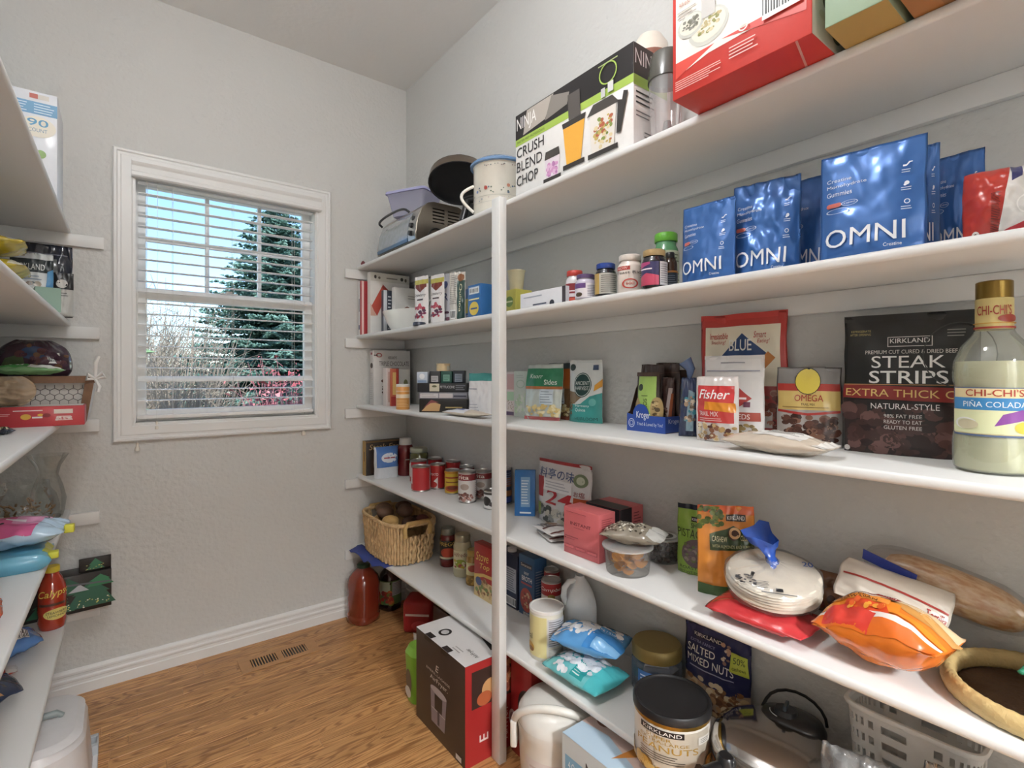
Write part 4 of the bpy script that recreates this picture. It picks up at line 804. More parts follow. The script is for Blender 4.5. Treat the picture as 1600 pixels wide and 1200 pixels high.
for (a, b, v, Y, c, sp, lb) in ((604, 612, 575, 2.68, '#e0d2cc', [('r', .3, .1, .7, .9, '#c9a49a')], 'slim pinkish candle carton beside the brownie mix'), (611, 623, 576, 2.665, '#c96a4a', [('r', 0, .0, 1, .25, '#b03a34'), ('r', .2, .3, .7, .9, '#e8c27a'), ('r', .65, 0, 1, 1, '#a8382f')], 'slim red and orange candle carton between two pale ones'), (623, 641, 577, 2.70, '#e3e0d8', [('e', .6, .62, .18, .1, '#8a8a5a'), ('l', .2, .15, .8, .45, 4, '#aaa69c')], 'slim white candle carton with olive mark')):
    box_item('candle_box', lb, 'box', putY(a, b, v, S3, Y), .05, c, sp, group='slim candle cartons')
q = putc(619, 640, 600, S3, X=1.15); rnd_item('orange_canister', 'orange glass canister candle with white lid', 'canister', q, [('body', M('#dc9a4c', .3, coat=.4), [(0, 0), (.92, 0), (1, .03), (1, .88), (.94, .9)]), ('lid', M('#e6e2dc', .35), [(.96, .89), (.98, .9), (.98, .98), (.9, 1), (0, 1)])], [('r', .1, .45, .9, .6, '#f0dcc0'), ('l', .15, .1, .85, .4, 5, '#f0c890'), ('r', .1, .7, .9, .74, '#e8c49a')])
def stk(name, label, uL, uR, X, X2, z, h, D, col, front, left=(), right=()):
    q = put(uL, uR, 600, z, X=X, X2=X2); q.H = h; return box_item(name, label, 'box', q, D, col, front, left=left, right=right, group='stacked dry goods cartons')
stk('cake_box', 'black coffee cake carton at the foot of the carton stack', 655, 730, 1.118, 1.28, S3, .062, .13, '#26221f', [('p', [(.05, .1), (.25, .85), (.45, .6), (.42, .1)], '#c9a070'), ('p', [(.08, .3), (.25, .95), (.42, .75), (.24, .7)], '#8a4a4a'), ('t', 'CAKE', .55, .25, .9, .5, '#b9a26a')], left=[('r', 0, .5, 1, 1, '#b9c4cc'), ('l', .2, .1, .8, .45, 3, '#7a7a78')])
stk('pasta_box', 'white and grey striped pasta carton above the cake carton', 655, 730, 1.12, 1.282, S3+.0625, .030, .12, '#8a8890', [('r', .02, .15, .4, .85, '#d2cfcf'), ('r', .42, .15, .7, .85, '#cfc6c6'), ('t', 'PASTA', .72, .2, .98, .7, '#3a3c4c'), ('l', .05, .2, .38, .8, 2, '#a8a4a4')], left=[('r', 0, 0, 1, 1, '#b4bccb')])
stk('pasta_box', 'black fettuccine carton with cream square in the middle of the stack', 652, 729, 1.119, 1.283, S3+.093, .042, .12, '#28282b', [('r', .25, .1, .45, .95, '#d3cdb6'), ('e', .35, .65, .05, .12, '#6a6a4a'), ('t', 'FETTUCCINE', .47, .45, .76, .72, '#d9d9da'), ('l', .78, .2, .98, .85, 3, '#8a8c94')], left=[('r', 0, 0, 1, 1, '#a9b4c8')])
stk('seasoning_box', 'blue and white seasoning box, palest on top of the stack', 651, 668, 1.128, 1.165, S3+.1355, .052, .06, '#c3cfdd', [('e', .5, .6, .25, .25, '#e6eaf0'), ('r', .1, .05, .9, .25, '#8fa3c0')])
stk('seasoning_box', 'charcoal tea tin box with white label on the stack', 671, 688, 1.165, 1.205, S3+.1355, .056, .07, '#2d2e31', [('r', .15, .1, .8, .6, '#bdbcbd'), ('l', .2, .15, .75, .55, 3, '#77777c')])
stk('seasoning_box', 'dark teal tea tin box on the stack', 689, 706, 1.208, 1.246, S3+.1355, .056, .07, '#2f5a50', [('r', .2, .15, .8, .7, '#7fae9c'), ('l', .25, .2, .75, .65, 3, '#3f6a5c')])
stk('seasoning_box', 'navy tea tin box with grey label on the stack', 708, 726, 1.25, 1.292, S3+.1355, .058, .07, '#2a2f3a', [('r', .15, .1, .8, .75, '#9aa4b2'), ('l', .2, .15, .75, .7, 4, '#5a6474')])
q = put(671, 688, 600, S3, X=1.165, X2=1.205); t = rnd_item('spice_tin', 'small cream spice tin lying on the stacked tea boxes', 'tin', at(q.loc.x+.045, q.loc.y+.0, S3+.192, 0, H=.035, R=.032), [('tin', M('#d9c39a', .45), [(0, 0), (1, 0), (1, .8), (1.03, .82), (1.03, 1), (0, 1)])], [('r', .5, .1, .9, .7, '#c9c4b4')])
bag('sugar_bag', 'white paper sugar bag with folded teal top beside the post', 'bag', put(729, 770, 583, S3, X=1.19, X2=1.255), .06, '#dedcdd', [('r', -.0, .82, 1, 1, '#3f8a86'), ('t', 'SUGAR', .06, .6, .4, .66, '#8a8c98'), ('l', .1, .1, .5, .3, 3, '#b4b4bc')], kind='brick', amp=.005, rough=.5)
q = put(688, 750, 600, S3, X=1.112, X2=1.13); q.H = .03
bag('biscuit_packet', 'clear and white biscuit packet lying before the sugar bag', 'packet', q, .03, '#d8cbb8', [('r', .0, 0, .62, 1, '#e6e6ea'), ('p', [(.2, .3), (.5, .25), (.55, .6), (.25, .7)], '#6a78b0'), ('t', 'Oats', .25, .38, .5, .6, '#e6e6f0')], kind='pillow', flat=True, L=.075, amp=.002)
# right of the post
box_item('rice_box', 'pink and white rice carton half behind the post', 'box', put(784, 803, 581, S3, X=1.325), .05, '#e3d9d8', [('r', .45, .6, 1, .95, '#d9b4b4'), ('r', .45, .35, 1, .55, '#b5d6b8'), ('b', .5, .12, 1, .35, 20, .04, ['#c9b9a8', '#b4a498']), ('r', .3, .02, 1, .1, '#5d4a66')])
box_item('pasta_carton', 'pale green pasta carton with leaf pattern', 'box', put(803, 824, 580, S3, X=1.325), .05, '#d9e2d8', [('o', .5, .72, .3, .09, .15, '#b4c9b4'), ('b', .1, .1, .9, .5, 36, .09, ['#cfe3c6', '#c3d9bb', '#e6ebe0']), ('l', .2, .85, .8, .93, 2, '#b9c4bb')])
RICE = lambda a, b: [('r', 0, .6, 1, .92, a), ('t', 'Knorr', .12, .74, .5, .82, '#f0efe8', {'s': .2}), ('r', .45, .28, .8, .55, '#c9d3da'), ('l', .48, .3, .78, .53, 5, '#8a949c'), ('r', 0, .55, 1, .6, '#b06a3a'), ('b', .06, .08, .95, .27, 50, .05, ['#d9c48a', '#c9ae70', '#e6d9b0']), ('r', 0, 0, 1, .06, b)]
bag('rice_side_pouch', 'green and foil rice side pouch leaning over', 'pouch', put(815, 873, 569, S3, X=1.27, X2=1.315), .03, '#c9cfc9', RICE('#2f7d58', '#a85a5a')+[('t', 'Sides', .55, .63, .88, .72, '#e6efe6')], lean=.12, kind='pillow', amp=.005, metal=.3)
bag('rice_side_pouch', 'brown and orange rice side pouch behind the green one', 'pouch', put(852, 888, 568, S3, X=1.368, X2=1.372), .024, '#7a5a3c', RICE('#b8652c', '#8a4a34')+[('r', 0, .9, 1, 1, '#2c3436')], lean=.03, kind='pillow', amp=.004)
bag('quinoa_pouch', 'white and teal quinoa pouch with round green seal', 'pouch', put(884, 935, 563, S3, X=1.335, X2=1.355), .05, '#dcdedb', [('p', [(0, 0), (1, 0), (1, .48), (.7, .42), (.45, .3), (.2, .28), (0, .36)], '#3f9a94'), ('p', [(0, .28), (.25, .3), (.5, .42), (.3, .48), (0, .5)], '#8a7458'), ('p', [(.8, .5), (1, .58), (1, .7), (.82, .6)], '#d49a3c'), ('e', .47, .6, .27, .2, '#24433e'), ('o', .47, .6, .25, .185, .06, '#d6dcd6'), ('t', 'ANCIENT', .26, .6, .68, .66, '#e8ebe6'), ('t', 'HARVEST', .26, .52, .68, .58, '#e8ebe6'), ('e', .13, .88, .09, .055, '#3a4a46'), ('r', .76, .84, .92, .92, '#4a5a7a'), ('t', 'Harmony', .3, .24, .72, .29, '#e6f0ee'), ('t', 'Quinoa', .3, .17, .62, .23, '#e6f0ee'), ('t', 'HEIRLOOM', .3, .04, .92, .09, '#1f4a48'), ('e', .8, .33, .09, .06, '#6ab4ae'), ('b', .02, .12, .2, .32, 30, .03, ['#8a6a40', '#6d5230'])], seal='#cfd3d0', amp=.003)
# display tray of pistachio packets
q = put(980, 1040, 600, S3, X=1.285, X2=1.285); W = q.W; D = .115; t = thing('display_tray', 'brown display tray with blue printed front holding pistachio packets', 'tray', q)
box_obj('tray_base', (-W/2, W/2, 0, D, 0, .002), M('#4d382b', .7), t)
V = [(-W/2, -.001, 0), (W/2, -.001, 0), (W/2, -.001, .05), (W*.08, -.001, .05)]+[(-W*.13+W*.21*math.cos(a), -.001, .05+.035*math.sin(a)) for a in [PI*i/8 for i in range(1, 8)]]+[(-W*.34, -.001, .05), (-W/2, -.001, .055)]
n = len(V); mesh_obj('tray_front', V+[(x, .0015, z) for x, y, z in V], [tuple(range(n)), tuple(range(2*n-1, n-1, -1))]+[(i, n+i, n+(i+1) % n, (i+1) % n) for i in range(n)], M('#2f4fa0', .4), t)
box_obj('tray_side', (W/2-.0015, W/2, .0016, D, .002, .05), M('#2f4fa0', .4), t)
sv = [(0, .002), (D, .002), (D, .19), (D*.7, .185), (D*.35, .13), (D*.1, .06), (0, .055)]; mesh_obj('tray_wing', [(-W/2, y+.0016, z) for y, z in sv]+[(-W/2+.0015, y+.0016, z) for y, z in sv], [tuple(range(7)), tuple(range(13, 6, -1))]+[(i, (i+1) % 7, 7+(i+1) % 7, 7+i) for i in range(7)], M('#4d382b', .7), t)
box_obj('tray_back', (-W/2+.002, W/2, D-.0015, D, .002, .19), M('#4d382b', .7), t)
decals([('t', 'Kroger', .26, .7, .62, 1.25, '#eef0f6', {'b': .02}), ('o', .13, .5, .085, .28, .18, '#cfd6ea'), ('o', .13, .5, .05, .16, .25, '#cfd6ea'), ('t', 'Tried & Loved by You!', .28, .32, .94, .58, '#dfe4f2')], lambda s, u, o: ((s-.5)*W, -.001-o, u*.05), t, curved=False, name='front_lettering')
decals([('t', 'Kroger', .12, .5, .6, .85, '#dfe4f2')], lambda s, u, o: (W/2+o, s*D, u*.05), t, curved=False, name='side_lettering')
Lx = q.loc; 
def tray_bag(label, dx, dy, w, h, d, col, spec, rz=0, **k):
    c, s = math.cos(q.rot), math.sin(q.rot); p = at(Lx.x+c*dx-s*dy, Lx.y+s*dx+c*dy, S3+.0025, q.rot+rz, w, h)
    return bag('pistachio_packet', label, 'packet', p, d, col, spec, kind='pillow', group='snack packets in the display tray', **k)
tray_bag('lime green pistachio packet standing foremost in the display tray', -.005, .006, .085, .18, .028, '#3f3226', [('r', .12, 0, .9, .93, '#a8c86a'), ('e', .26, .74, .11, .06, '#2a3424'), ('e', .93, .36, .24, .22, '#b59a6a'), ('b', .75, .2, .98, .5, 16, .07, ['#8a7048', '#c9b080', '#5a4a30']), ('e', .1, .36, .18, .2, '#b59a6a'), ('t', 'PISTACHIOS', .4, .02, .58, .55, '#4a5a2c', {'rot': 90}), ('l', .32, .58, .7, .62, 1, '#5a6a3a'), ('r', .0, .93, 1, 1, '#4a3428')], amp=.002, side=.0)
tray_bag('dark brown pistachio packet behind the lime green one', -.015, .042, .09, .205, .024, '#3d2c26', [('r', 0, .85, 1, .86, '#5a443a')], amp=.004); tray_bag('dark brown pistachio packet at the back of the tray', .02, .072, .09, .21, .022, '#3d2c26', [('r', 0, .85, 1, .86, '#5a443a')], amp=.004)
tray_bag('striped brown nut packet squeezed beside the tray side', .045, .045, .04, .165, .02, '#4c3530', [('p', [(.2, .0), (.5, 0), (.9, .8), (.6, .8)], '#c9b9b4'), ('p', [(.55, .2), (.8, .2), (.95, .7), (.8, .7)], '#a85a34'), ('b', .1, .1, .5, .5, 20, .09, ['#5d4038', '#8a6a60'])], rz=.3, amp=.003)
t, F_ = bag('nut_mix_bag', 'dark blue knotted bag of mixed nuts squeezed next to the tray', 'bag', put(1058, 1094, 590, S3, X=1.255, X2=1.285), .05, '#2d3756', [('p', [(.35, .1), (.7, .1), (.85, .75), (.5, .8)], '#8fa8b4'), ('b', .35, .25, .8, .7, 26, .11, ['#b59a80', '#d6c6b0', '#7a6a5a', '#4a90a0'])], kind='pillow', amp=.007, taper=.3, rough=.2)
tube('bag_knot', [(0, .026, q.H*0+.165), (.004, .022, .19), (-.012, .02, .215)], [.006, .013, .02], M('#5a6c90', .25, metal=.3), t)
bag('almond_bag', 'large red and cream almond bag with blue diamond', 'bag', put(1091, 1228, 494, S3, X=1.335, X2=1.37), .045, '#b23a34', [('r', .06, .42, .93, .9, '#e3dbc6'), ('p', [(.22, .62), (.5, .84), (.85, .64), (.5, .44)], '#24406e'), ('p', [(.62, .56), (.72, .52), (.88, .64), (.8, .69)], '#b9783c'), ('t', 'BLUE', .36, .70, .62, .79, '#e8e6e0'), ('t', 'Irresistible', .12, .8, .34, .85, '#b5433c', {'s': .2}), ('t', 'Smart', .64, .8, .78, .85, '#b5433c', {'s': .2}), ('t', 'Snacking!', .14, .75, .32, .79, '#b5433c', {'s': .2}), ('t', 'Eating!', .68, .75, .82, .79, '#b5433c', {'s': .2}), ('b', .5, .08, .95, .4, 60, .045, ['#7d3f34', '#9a5a48', '#6d342c', '#b07a66']), ('r', .66, .1, .86, .24, '#c9c4c0')], seal='#c2403a', amp=.005, kind='stand')
bag('dried_fruit_pouch', 'white dried fruit pouch with red diamond before the almond bag', 'pouch', put(1096, 1191, 556, S3, X=1.27, X2=1.30), .045, '#dedbd9', [('p', [(.3, .5), (.55, .66), (.82, .5), (.55, .36)], '#b04440'), ('t', 'ALMONDS', .36, .47, .74, .53, '#efe6e4'), ('r', .1, .24, .95, .34, '#a84a3c'), ('t', 'SEEDS', .5, .26, .8, .32, '#efe0dc'), ('r', .7, .4, .8, .46, '#6d3a52'), ('l', .05, .8, .95, .84, 1, '#9a9aa8'), ('t', 'HARVEST FARM', .3, .9, .7, .93, '#8a8c90'), ('b', .55, .06, .9, .2, 20, .04, ['#a8905c', '#7d6a44'])], seal='#d3d0ce', amp=.003)
bag('trail_mix_bag', 'red and white peanut trail mix bag', 'bag', put(1081, 1149, 588, S3, X=1.215, X2=1.225), .045, '#ded6d2', [('r', .08, .3, .92, .86, '#c8423f'), ('p', [(.1, .62), (.5, .72), (.9, .66), (.9, .84), (.1, .84)], '#cf3c3e'), ('t', 'Fisher', .14, .66, .84, .8, '#f2eceb', {'b': .02, 's': .25}), ('p', [(.3, .5), (.95, .46), (.95, .6), (.3, .62)], '#d98a2c'), ('t', 'TRAIL MIX', .15, .4, .62, .47, '#f0dcd8'), ('l', .14, .32, .7, .38, 2, '#f0c9c4'), ('b', .05, .04, .95, .27, 46, .06, ['#c9a878', '#e3d3b4', '#8a5a40', '#5d3a30', '#b09060'])], kind='pillow', amp=.006, rough=.22)
t, F_ = bag('jerky_bag', 'clear jerky bag with yellow and red header band', 'bag', put(1211, 1314, 574, S3, X=1.315, X2=1.35), .045, '#8a8684', [('r', .0, .0, 1, .5, '#a39c97'), ('b', .1, .08, .9, .38, 60, .08, ['#4a2f28', '#5d3c32', '#3a241f', '#7a5848']), ('r', .02, .46, .98, .78, '#d9bc72'), ('p', [(.02, .46), (.5, .42), (.98, .46), (.98, .43), (.5, .39), (.02, .43)], '#a83a34'), ('r', .02, .70, .98, .79, '#b04038'), ('e', .5, .82, .2, .17, '#20242a'), ('e', .5, .82, .19, .16, '#e6cf5a'), ('t', 'OMEGA', .3, .57, .74, .65, '#a83232', {'b': .03}), ('t', 'TRAIL MIX', .4, .515, .62, .545, '#4a342c'), ('l', .1, .48, .9, .51, 1, '#8a6a3c')], amp=.004, kind='stand', rough=.18, metal=.1)
q = put(1122, 1290, 600, S3, X=1.125, X2=1.12); q.H = .03
t, F_ = bag('rice_bag', 'clear bag of pale grains lying flat with a printed white label', 'bag', q, .048, '#cdbfae', [('p', [(.3, .25), (.78, .1), (.86, .75), (.45, .9)], '#e3e0dc'), ('l', .42, .3, .76, .7, 8, '#6a6866'), ('t', 'RICE', .5, .72, .74, .84, '#3a3a3c'), ('p', [(.9, .0), (1, 0), (1, 1), (.94, 1)], '#e8e4de')], kind='pillow', flat=True, L=.09, amp=.006, rough=.22)
q = put(1316, 1533, 494, S3, X=1.318, X2=1.362)
bag('jerky_bag', 'large black beef strips bag with red banner', 'bag', q, .055, '#20201f', [('r', 0, 0, 1, .385, '#2b2220'), ('b', .03, .03, .97, .33, 110, .07, ['#3f2a27', '#2c1e1d', '#573a36', '#6d4f4a', '#4a3230']), ('p', [(.2, .28), (.75, .25), (.75, .38), (.2, .38)], '#232120'),
   ('r', .35, .765, .68, .835, '#c9c4c0'), ('r', .357, .77, .673, .83, '#201f1f'), ('t', 'KIRKLAND', .37, .79, .66, .822, '#e8e5e2', {'b': .02}), ('t', 'PREMIUM CUT CURED & DRIED BEEF', .18, .715, .85, .742, '#d6d0c8'), ('t', 'STEAK', .23, .615, .77, .70, '#efedea', {'b': .02}), ('t', 'STRIPS', .21, .505, .79, .595, '#efedea', {'b': .02}),
   ('p', [(0, .40), (1, .375), (1, .475), (0, .495)], '#8e2f2c'), ('r', 0, .494, 1, .5, '#b58a5a'), ('t', 'EXTRA THICK CUT', .025, .415, .99, .468, '#e6c77c', {'b': .02, 'sl': -.012}), ('t', 'NATURAL-STYLE', .23, .325, .73, .365, '#ece8e4', {'b': .015}), ('t', '98% FAT FREE', .33, .265, .61, .29, '#d9d4ce'), ('t', 'READY TO EAT', .33, .225, .61, .25, '#d9d4ce'), ('t', 'GLUTEN FREE', .33, .185, .61, .21, '#d9d4ce'),
   ('t', 'REFRIGERATE', .06, .875, .22, .89, '#b9a86a'), ('t', 'AFTER OPENING', .05, .85, .22, .866, '#b9a86a'), ('o', .86, .7, .25, .22, .035, '#3a3a39'), ('l', .78, .82, .93, .88, 3, '#8a8780'), ('e', .03, .03, .025, .02, '#c9c4c0')], seal='#262625', amp=.005, rough=.36, coat=.1)
# cream liqueur bottle
q = putc(1503, 1604, 440, S3, X=1.262); R, H = q.R, q.H; t = thing('liqueur_bottle', 'tall liqueur bottle half full of cream drink with a blue label', 'bottle', q)
GP = [(0, 0), (.85, 0), (.97, .02), (1, .06), (1, .17), (.96, .21), (.95, .44), (1.0, .5), (.97, .58), (.8, .66), (.52, .72), (.42, .76), (.42, .96), (.40, .99)]
lathe('glass', [(r*R, z*H) for r, z in GP], CLEAR('#eef0ea', .35, .03, .10, .25), t)
lathe('cream_drink', [(r*R*.955, z*H+(.003 if z == 0 else 0)) for r, z in GP[:9]]+[(0, .581*H)], M('#d9d6b4', .35, coat=.5), t)
lathe('cap', [(.43*R, .905*H), (.44*R, .91*H), (.44*R, .995*H), (.40*R, 1.0*H), (0, 1.0*H)], M('#8a7034', .3, .7), t); lathe('neck_wrap', [(.45*R, .745*H), (.45*R, .905*H), (.43*R, .91*H)], M('#dccb8a', .4), t)
def Fb(s, u, o): a = (s-.5)*PI; r = R*.965+o+.001; return (r*math.sin(a), -r*math.cos(a), u*H)
decals([('r', .12, .195, .88, .445, '#5a6a8a'), ('r', .14, .205, .86, .44, '#e3d3a4'), ('r', .14, .33, .86, .392, '#3f86bd'), ('t', 'CHI-CHI\'S', .28, .4, .72, .436, '#a83c30', {'b': .02}), ('t', 'PIÑA COLADA', .26, .345, .74, .38, '#e6eef2'), ('r', .14, .21, .86, .33, '#d9dcb0'), ('p', [(.5, .25), (.56, .31), (.7, .335), (.84, .31), (.87, .27), (.7, .28)], '#8a4a9a'), ('e', .72, .245, .08, .03, '#e0c24a'), ('o', .28, .26, .1, .03, .25, '#e8e8e0'), ('e', .3, .255, .09, .025, '#c9c0a0')], Fb, t)
decals([('t', 'CHI-CHI\'S', .2, .82, .8, .87, '#a83c30', {'b': .02}), ('e', .75, .80, .2, .02, '#9a3a2a'), ('r', -.4, .75, 1.4, .76, '#a83c30'), ('r', -.4, .775, 1.4, .78, '#c9983c')], lambda s, u, o: ((.45*R+.001+o)*math.sin((s-.5)*PI), -(.45*R+.001+o)*math.cos((s-.5)*PI), u*H), t, name='neck_print')
# ------------------------------------------------------------------ fourth right shelf
box_item('steak_box', 'gold and dark brown frozen steak carton against the far wall', 'box', putY(572, 628, 690, S4, 2.83), .05, '#2a211c', [('t', 'Steak-Eze', .08, .74, .9, .9, '#b59a6a', {'s': .25}), ('r', .0, .95, 1, 1, '#6d5232'), ('p', [(.1, .05), (.5, .1), (.55, .4), (.15, .5)], '#3f2c22')], left=[('r', 0, 0, 1, 1, '#b08d4a'), ('t', 'STEAK SPINE', .3, .2, .7, .9, '#7a5a28', {'rot': 90})])
bag('wipes_packet', 'blue and white wet wipes packet before the steak carton', 'packet', putY(588, 625, 700, S4, 2.70), .06, '#d6d8dc', [('r', .05, .35, 1, 1, '#4f78b8'), ('e', .55, .65, .34, .16, '#d9dfe8'), ('t', 'WIPES', .32, .6, .78, .7, '#a84a50')], kind='brick', amp=.004)
q = putc(620, 647, 684, S4, vB=744); rnd_item('ketchup_bottle', 'dark red ketchup squeeze bottle with white cap', 'bottle', q, [('bottle', M('#7a1f22', .2, coat=.5), [(0, 0), (.9, 0), (1, .03), (1, .3), (.88, .42), (.88, .5), (.98, .62), (.95, .74), (.72, .82)]), ('cap', M('#e3e0dc', .35), [(.7, .81), (.72, .82), (.68, .98), (.6, 1), (0, 1)])], [('t', 'Smucker', .5, .4, 1.0, .47, '#e3d6cc')])
q = putc(640, 669, 699, S4, X=1.345); rnd_item('pickle_jar', 'glass jar of green pickles with silver lid', 'jar', q, [('jar', M('#5b5a24', .15, coat=.8, var=.3), [(0, 0), (.95, 0), (1, .03), (1, .8), (.9, .86)]), ('lid', M('#a9ab96', .35, .5), [(.93, .85), (.95, .86), (.95, .98), (.9, 1), (0, 1)])], [('r', -.2, .1, 1.2, .5, '#d9d3b8')])
TOM = [band('#b02c30', .06, .94), ('r', -.3, .06, .16, .94, '#d9d2cf'), ('r', .86, .06, 1.4, .94, '#d6d0cc'), ('e', .06, .2, .16, .12, '#a8383a'), ('l', .9, .1, 1.15, .85, 10, '#8a8482')]
TM2 = [band('#b02c30', .06, .94), ('r', .05, .06, .5, .94, '#b5302f'), ('t', 'TOMATO', .0, .55, .52, .66, '#efe9e4', {'b': .02}), ('p', [(.05, .1), (.3, .3), (.5, .5), (.5, .06), (.05, .06)], '#ddd6d2'), ('e', .28, .2, .2, .13, '#b33a34')]
food_can('tomato_can', 'red tomato can nearest the shelf edge', putc(643, 672, 727, S4, vB=769), TOM, group='tomato cans'); food_can('tomato_can', 'red tomato can lettered in white beside the foremost one', putc(672, 696, 724, S4, vB=765), TM2, group='tomato cans')
food_can('tomato_can', 'red tomato can partly behind the foremost one', putc(641, 667, 718, S4, vB=757), TOM, group='tomato cans'); food_can('tomato_can', 'red tomato can behind the white lettered one', putc(668, 691, 715, S4, vB=752), TOM, group='tomato cans'); food_can('tomato_can', 'red tomato can at the back behind the yellow can', putc(697, 719, 719, S4, vB=757), TM2, group='tomato cans')
food_can('chili_can', 'yellow can with red picture among the tins', putc(695, 718, 733, S4, vB=773), [band('#d8b43c', .06, .94), ('t', 'CHILI', .15, .62, .8, .76, '#a83a2c'), ('t', 'BEANS', .2, .45, .8, .56, '#8a4a2c'), ('e', .5, .25, .33, .13, '#b5502c'), ('e', .5, .27, .22, .08, '#7a3a24'), ('r', -.3, .86, 1.4, .94, '#c98a34')])
BEAN = lambda c: [band('#d3ccc8', .06, .94), ('r', -.4, .72, 1.4, .92, c), ('t', 'rita', .15, .76, .55, .88, '#e8dcd0', {'b': .02}), ('e', .4, .52, .16, .1, '#a89488'), ('b', .1, .08, .7, .3, 24, .06, ['#8a5a50', '#b58a80', '#6d443c']), ('l', .8, .1, 1.2, .66, 9, '#9a948e')]
food_can('bean_can', 'white bean can with dark red band at the shelf edge', putc(716, 744, 735, S4, vB=787), BEAN('#7d2c2c'), group='bean cans'); food_can('bean_can', 'white bean can with dark red band next to the post', putc(741, 769, 734, S4, vB=777), BEAN('#8a2f2f'), group='bean cans'); food_can('bean_can', 'bean can half hidden behind its look-alike', putc(718, 741, 727, S4, vB=763), BEAN('#7d2c2c'), group='bean cans')
food_can('olive_can', 'short black and white olive can beside the post', putc(756, 782, 765, S4, vB=797), [band('#dcdad8', .06, .94), ('e', .25, .45, .2, .25, '#2c2826'), ('r', -.4, .8, 1.4, .92, '#3a3634'), ('e', .5, .3, .14, .12, '#4a4442')])
# right of the post
food_can('broth_can', 'tall dark blue canister behind the post', putc(770, 799, 730, S4, X=1.376), [band('#2c3a5a', .05, .95), ('r', .5, .5, 1.2, .75, '#8a5a4a'), ('l', .55, .55, 1.0, .9, 6, '#7a86a0'), ('r', .3, .08, 1.2, .22, '#4a5fb0'), ('r', .5, .25, 1.2, .4, '#b5784a')])
box_item('pudding_box', 'bright blue pudding carton leaning towards the white rice bag', 'box', put(804, 836, 735, S4, vL=806, vR=807), .03, '#2f72b4', [('r', .3, .2, .75, .85, '#7fa6cc'), ('l', .33, .25, .7, .8, 9, '#dfe8f0'), ('t', 'JELLO', .25, .03, .8, .12, '#e8eef4')], tilt=(-.06, 0))
q = put(834, 916, 716, S4, X=1.325, X2=1.335)
bag('rice_bag', 'white rice bag with red number and painted characters', 'bag', q, .055, '#dcd9d8', [('r', 0, .95, 1, 1, '#a83a3c'), ('t', '料亭の味', .04, .71, .72, .87, '#4a5a86', {'b': .02}), ('e', .83, .76, .12, .1, '#7d8a6a'), ('e', .83, .76, .07, .06, '#c9cfb8'), ('r', .0, .4, .14, .72, '#b03a3a'), ('t', '24', .2, .32, .72, .54, '#b83238', {'b': .03, 's': .1}), ('r', .14, .52, .7, .70, '#ebeaea'), ('l', .18, .55, .66, .68, 3, '#b9b9c0'), ('r', .74, .38, .98, .5, '#c0552c'), ('t', 'お塩', .74, .52, .92, .6, '#8a3a34'), ('b', .05, .05, .95, .26, 34, .07, ['#8a8c8a', '#4a5048', '#c9c4b8', '#3a3c3a']), ('r', 0, .1, .1, .3, '#9aa83c')], kind='stand', amp=.004, lean=.02)
WH = ['white wrapped seaweed snack packet on top', 'white wrapped seaweed snack packet underneath']
for i, (dz, dx, dr) in enumerate(((0, 0, 0), (.022, .012, .14))):
    q = put(797, 868, 600, S4, vL=838, vR=846) if False else at(1.195-dx, 1.375-.01*i, S4+dz, -PI/2-.35+dr, .15, .02)
    bag('seaweed_packet', WH[1-i], 'packet', q, .02, '#d6d3d0', [('e', .25, .6, .16, .25, '#8a6a4a'), ('r', .45, .05, .52, .95, '#5d4038'), ('r', .84, .05, .9, .95, '#6d3c38'), ('l', .1, .1, .42, .35, 2, '#3a3a3c'), ('b', .1, .2, .45, .45, 10, .05, ['#4a4442', '#8a8480'])], kind='pillow', flat=True, L=.095, amp=.002, group='seaweed packets')
q = put(881, 936, 790, S4, vL=861, vR=882)
box_item('instant_drink_box', 'coral pink carton lettered for an instant drink', 'box', q, .075, '#c9676a', [('t', 'INSTANT', .2, .64, .78, .71, '#5d2a30', {'b': .015}), ('l', .3, .58, .6, .61, 1, '#a04a50'), ('l', .05, .36, .5, .4, 1, '#8a3f44'), ('e', .05, .335, .02, .015, '#5d2a30'), ('l', .08, .32, .4, .345, 1, '#8a3f44')]+[x for k in (.04, .36, .68) for x in (('r', k, .13, k+.28, .2, '#9a4248'), ('r', k+.012, .14, k+.268, .19, '#c9676a'))]+[('l', .1, .9, .8, .93, 1, '#9a4248')],
         right=[('l', .15, .55, .85, .9, 8, '#8a3438')], rough=.55)
q2 = at(q.loc.x+.105, q.loc.y+.005, S4, q.rot, q.W*.95, q.H*.98)
box_item('instant_drink_box', 'coral carton with black sleeve behind the lettered one', 'box', q2, .12, '#c9676a', [('r', 0, 0, 1, 1, '#2a2326')], right=[('r', .0, 0, .5, 1, '#231d20'), ('l', .08, .5, .4, .75, 4, '#8a7c7e'), ('l', .58, .3, .9, .9, 9, '#7a2c32')], top=[('r', 0, 0, 1, .5, '#2a2326')], rough=.5)
def tub(name, label, q, content, lidm, spec=()):
    t = thing(name, label, 'tub', q); R, H = q.R, q.H
    lathe('tub_wall', [(0, 0), (R*.86, 0), (R*.88, .004), (R*.98, H*.88), (R*1.03, H*.9), (R*1.03, H*.93), (R*.95, H*.93)], CLEAR('#eeeeec', .3, .06, .08, .15), t)
    lathe('lid', [(R*.97, H*.92), (R*1.05, H*.93), (R*1.05, H*.98), (R*.98, H*1.0), (R*.9, H*.985), (0, H*.985)], lidm, t); content(t, R, H)
    if spec: decals(spec, lambda s, u, o: ((s-.5)*2*R*.9, (u-.5)*2*R*.9, H*.986+o), t, curved=False, name='lid_print')
    return t
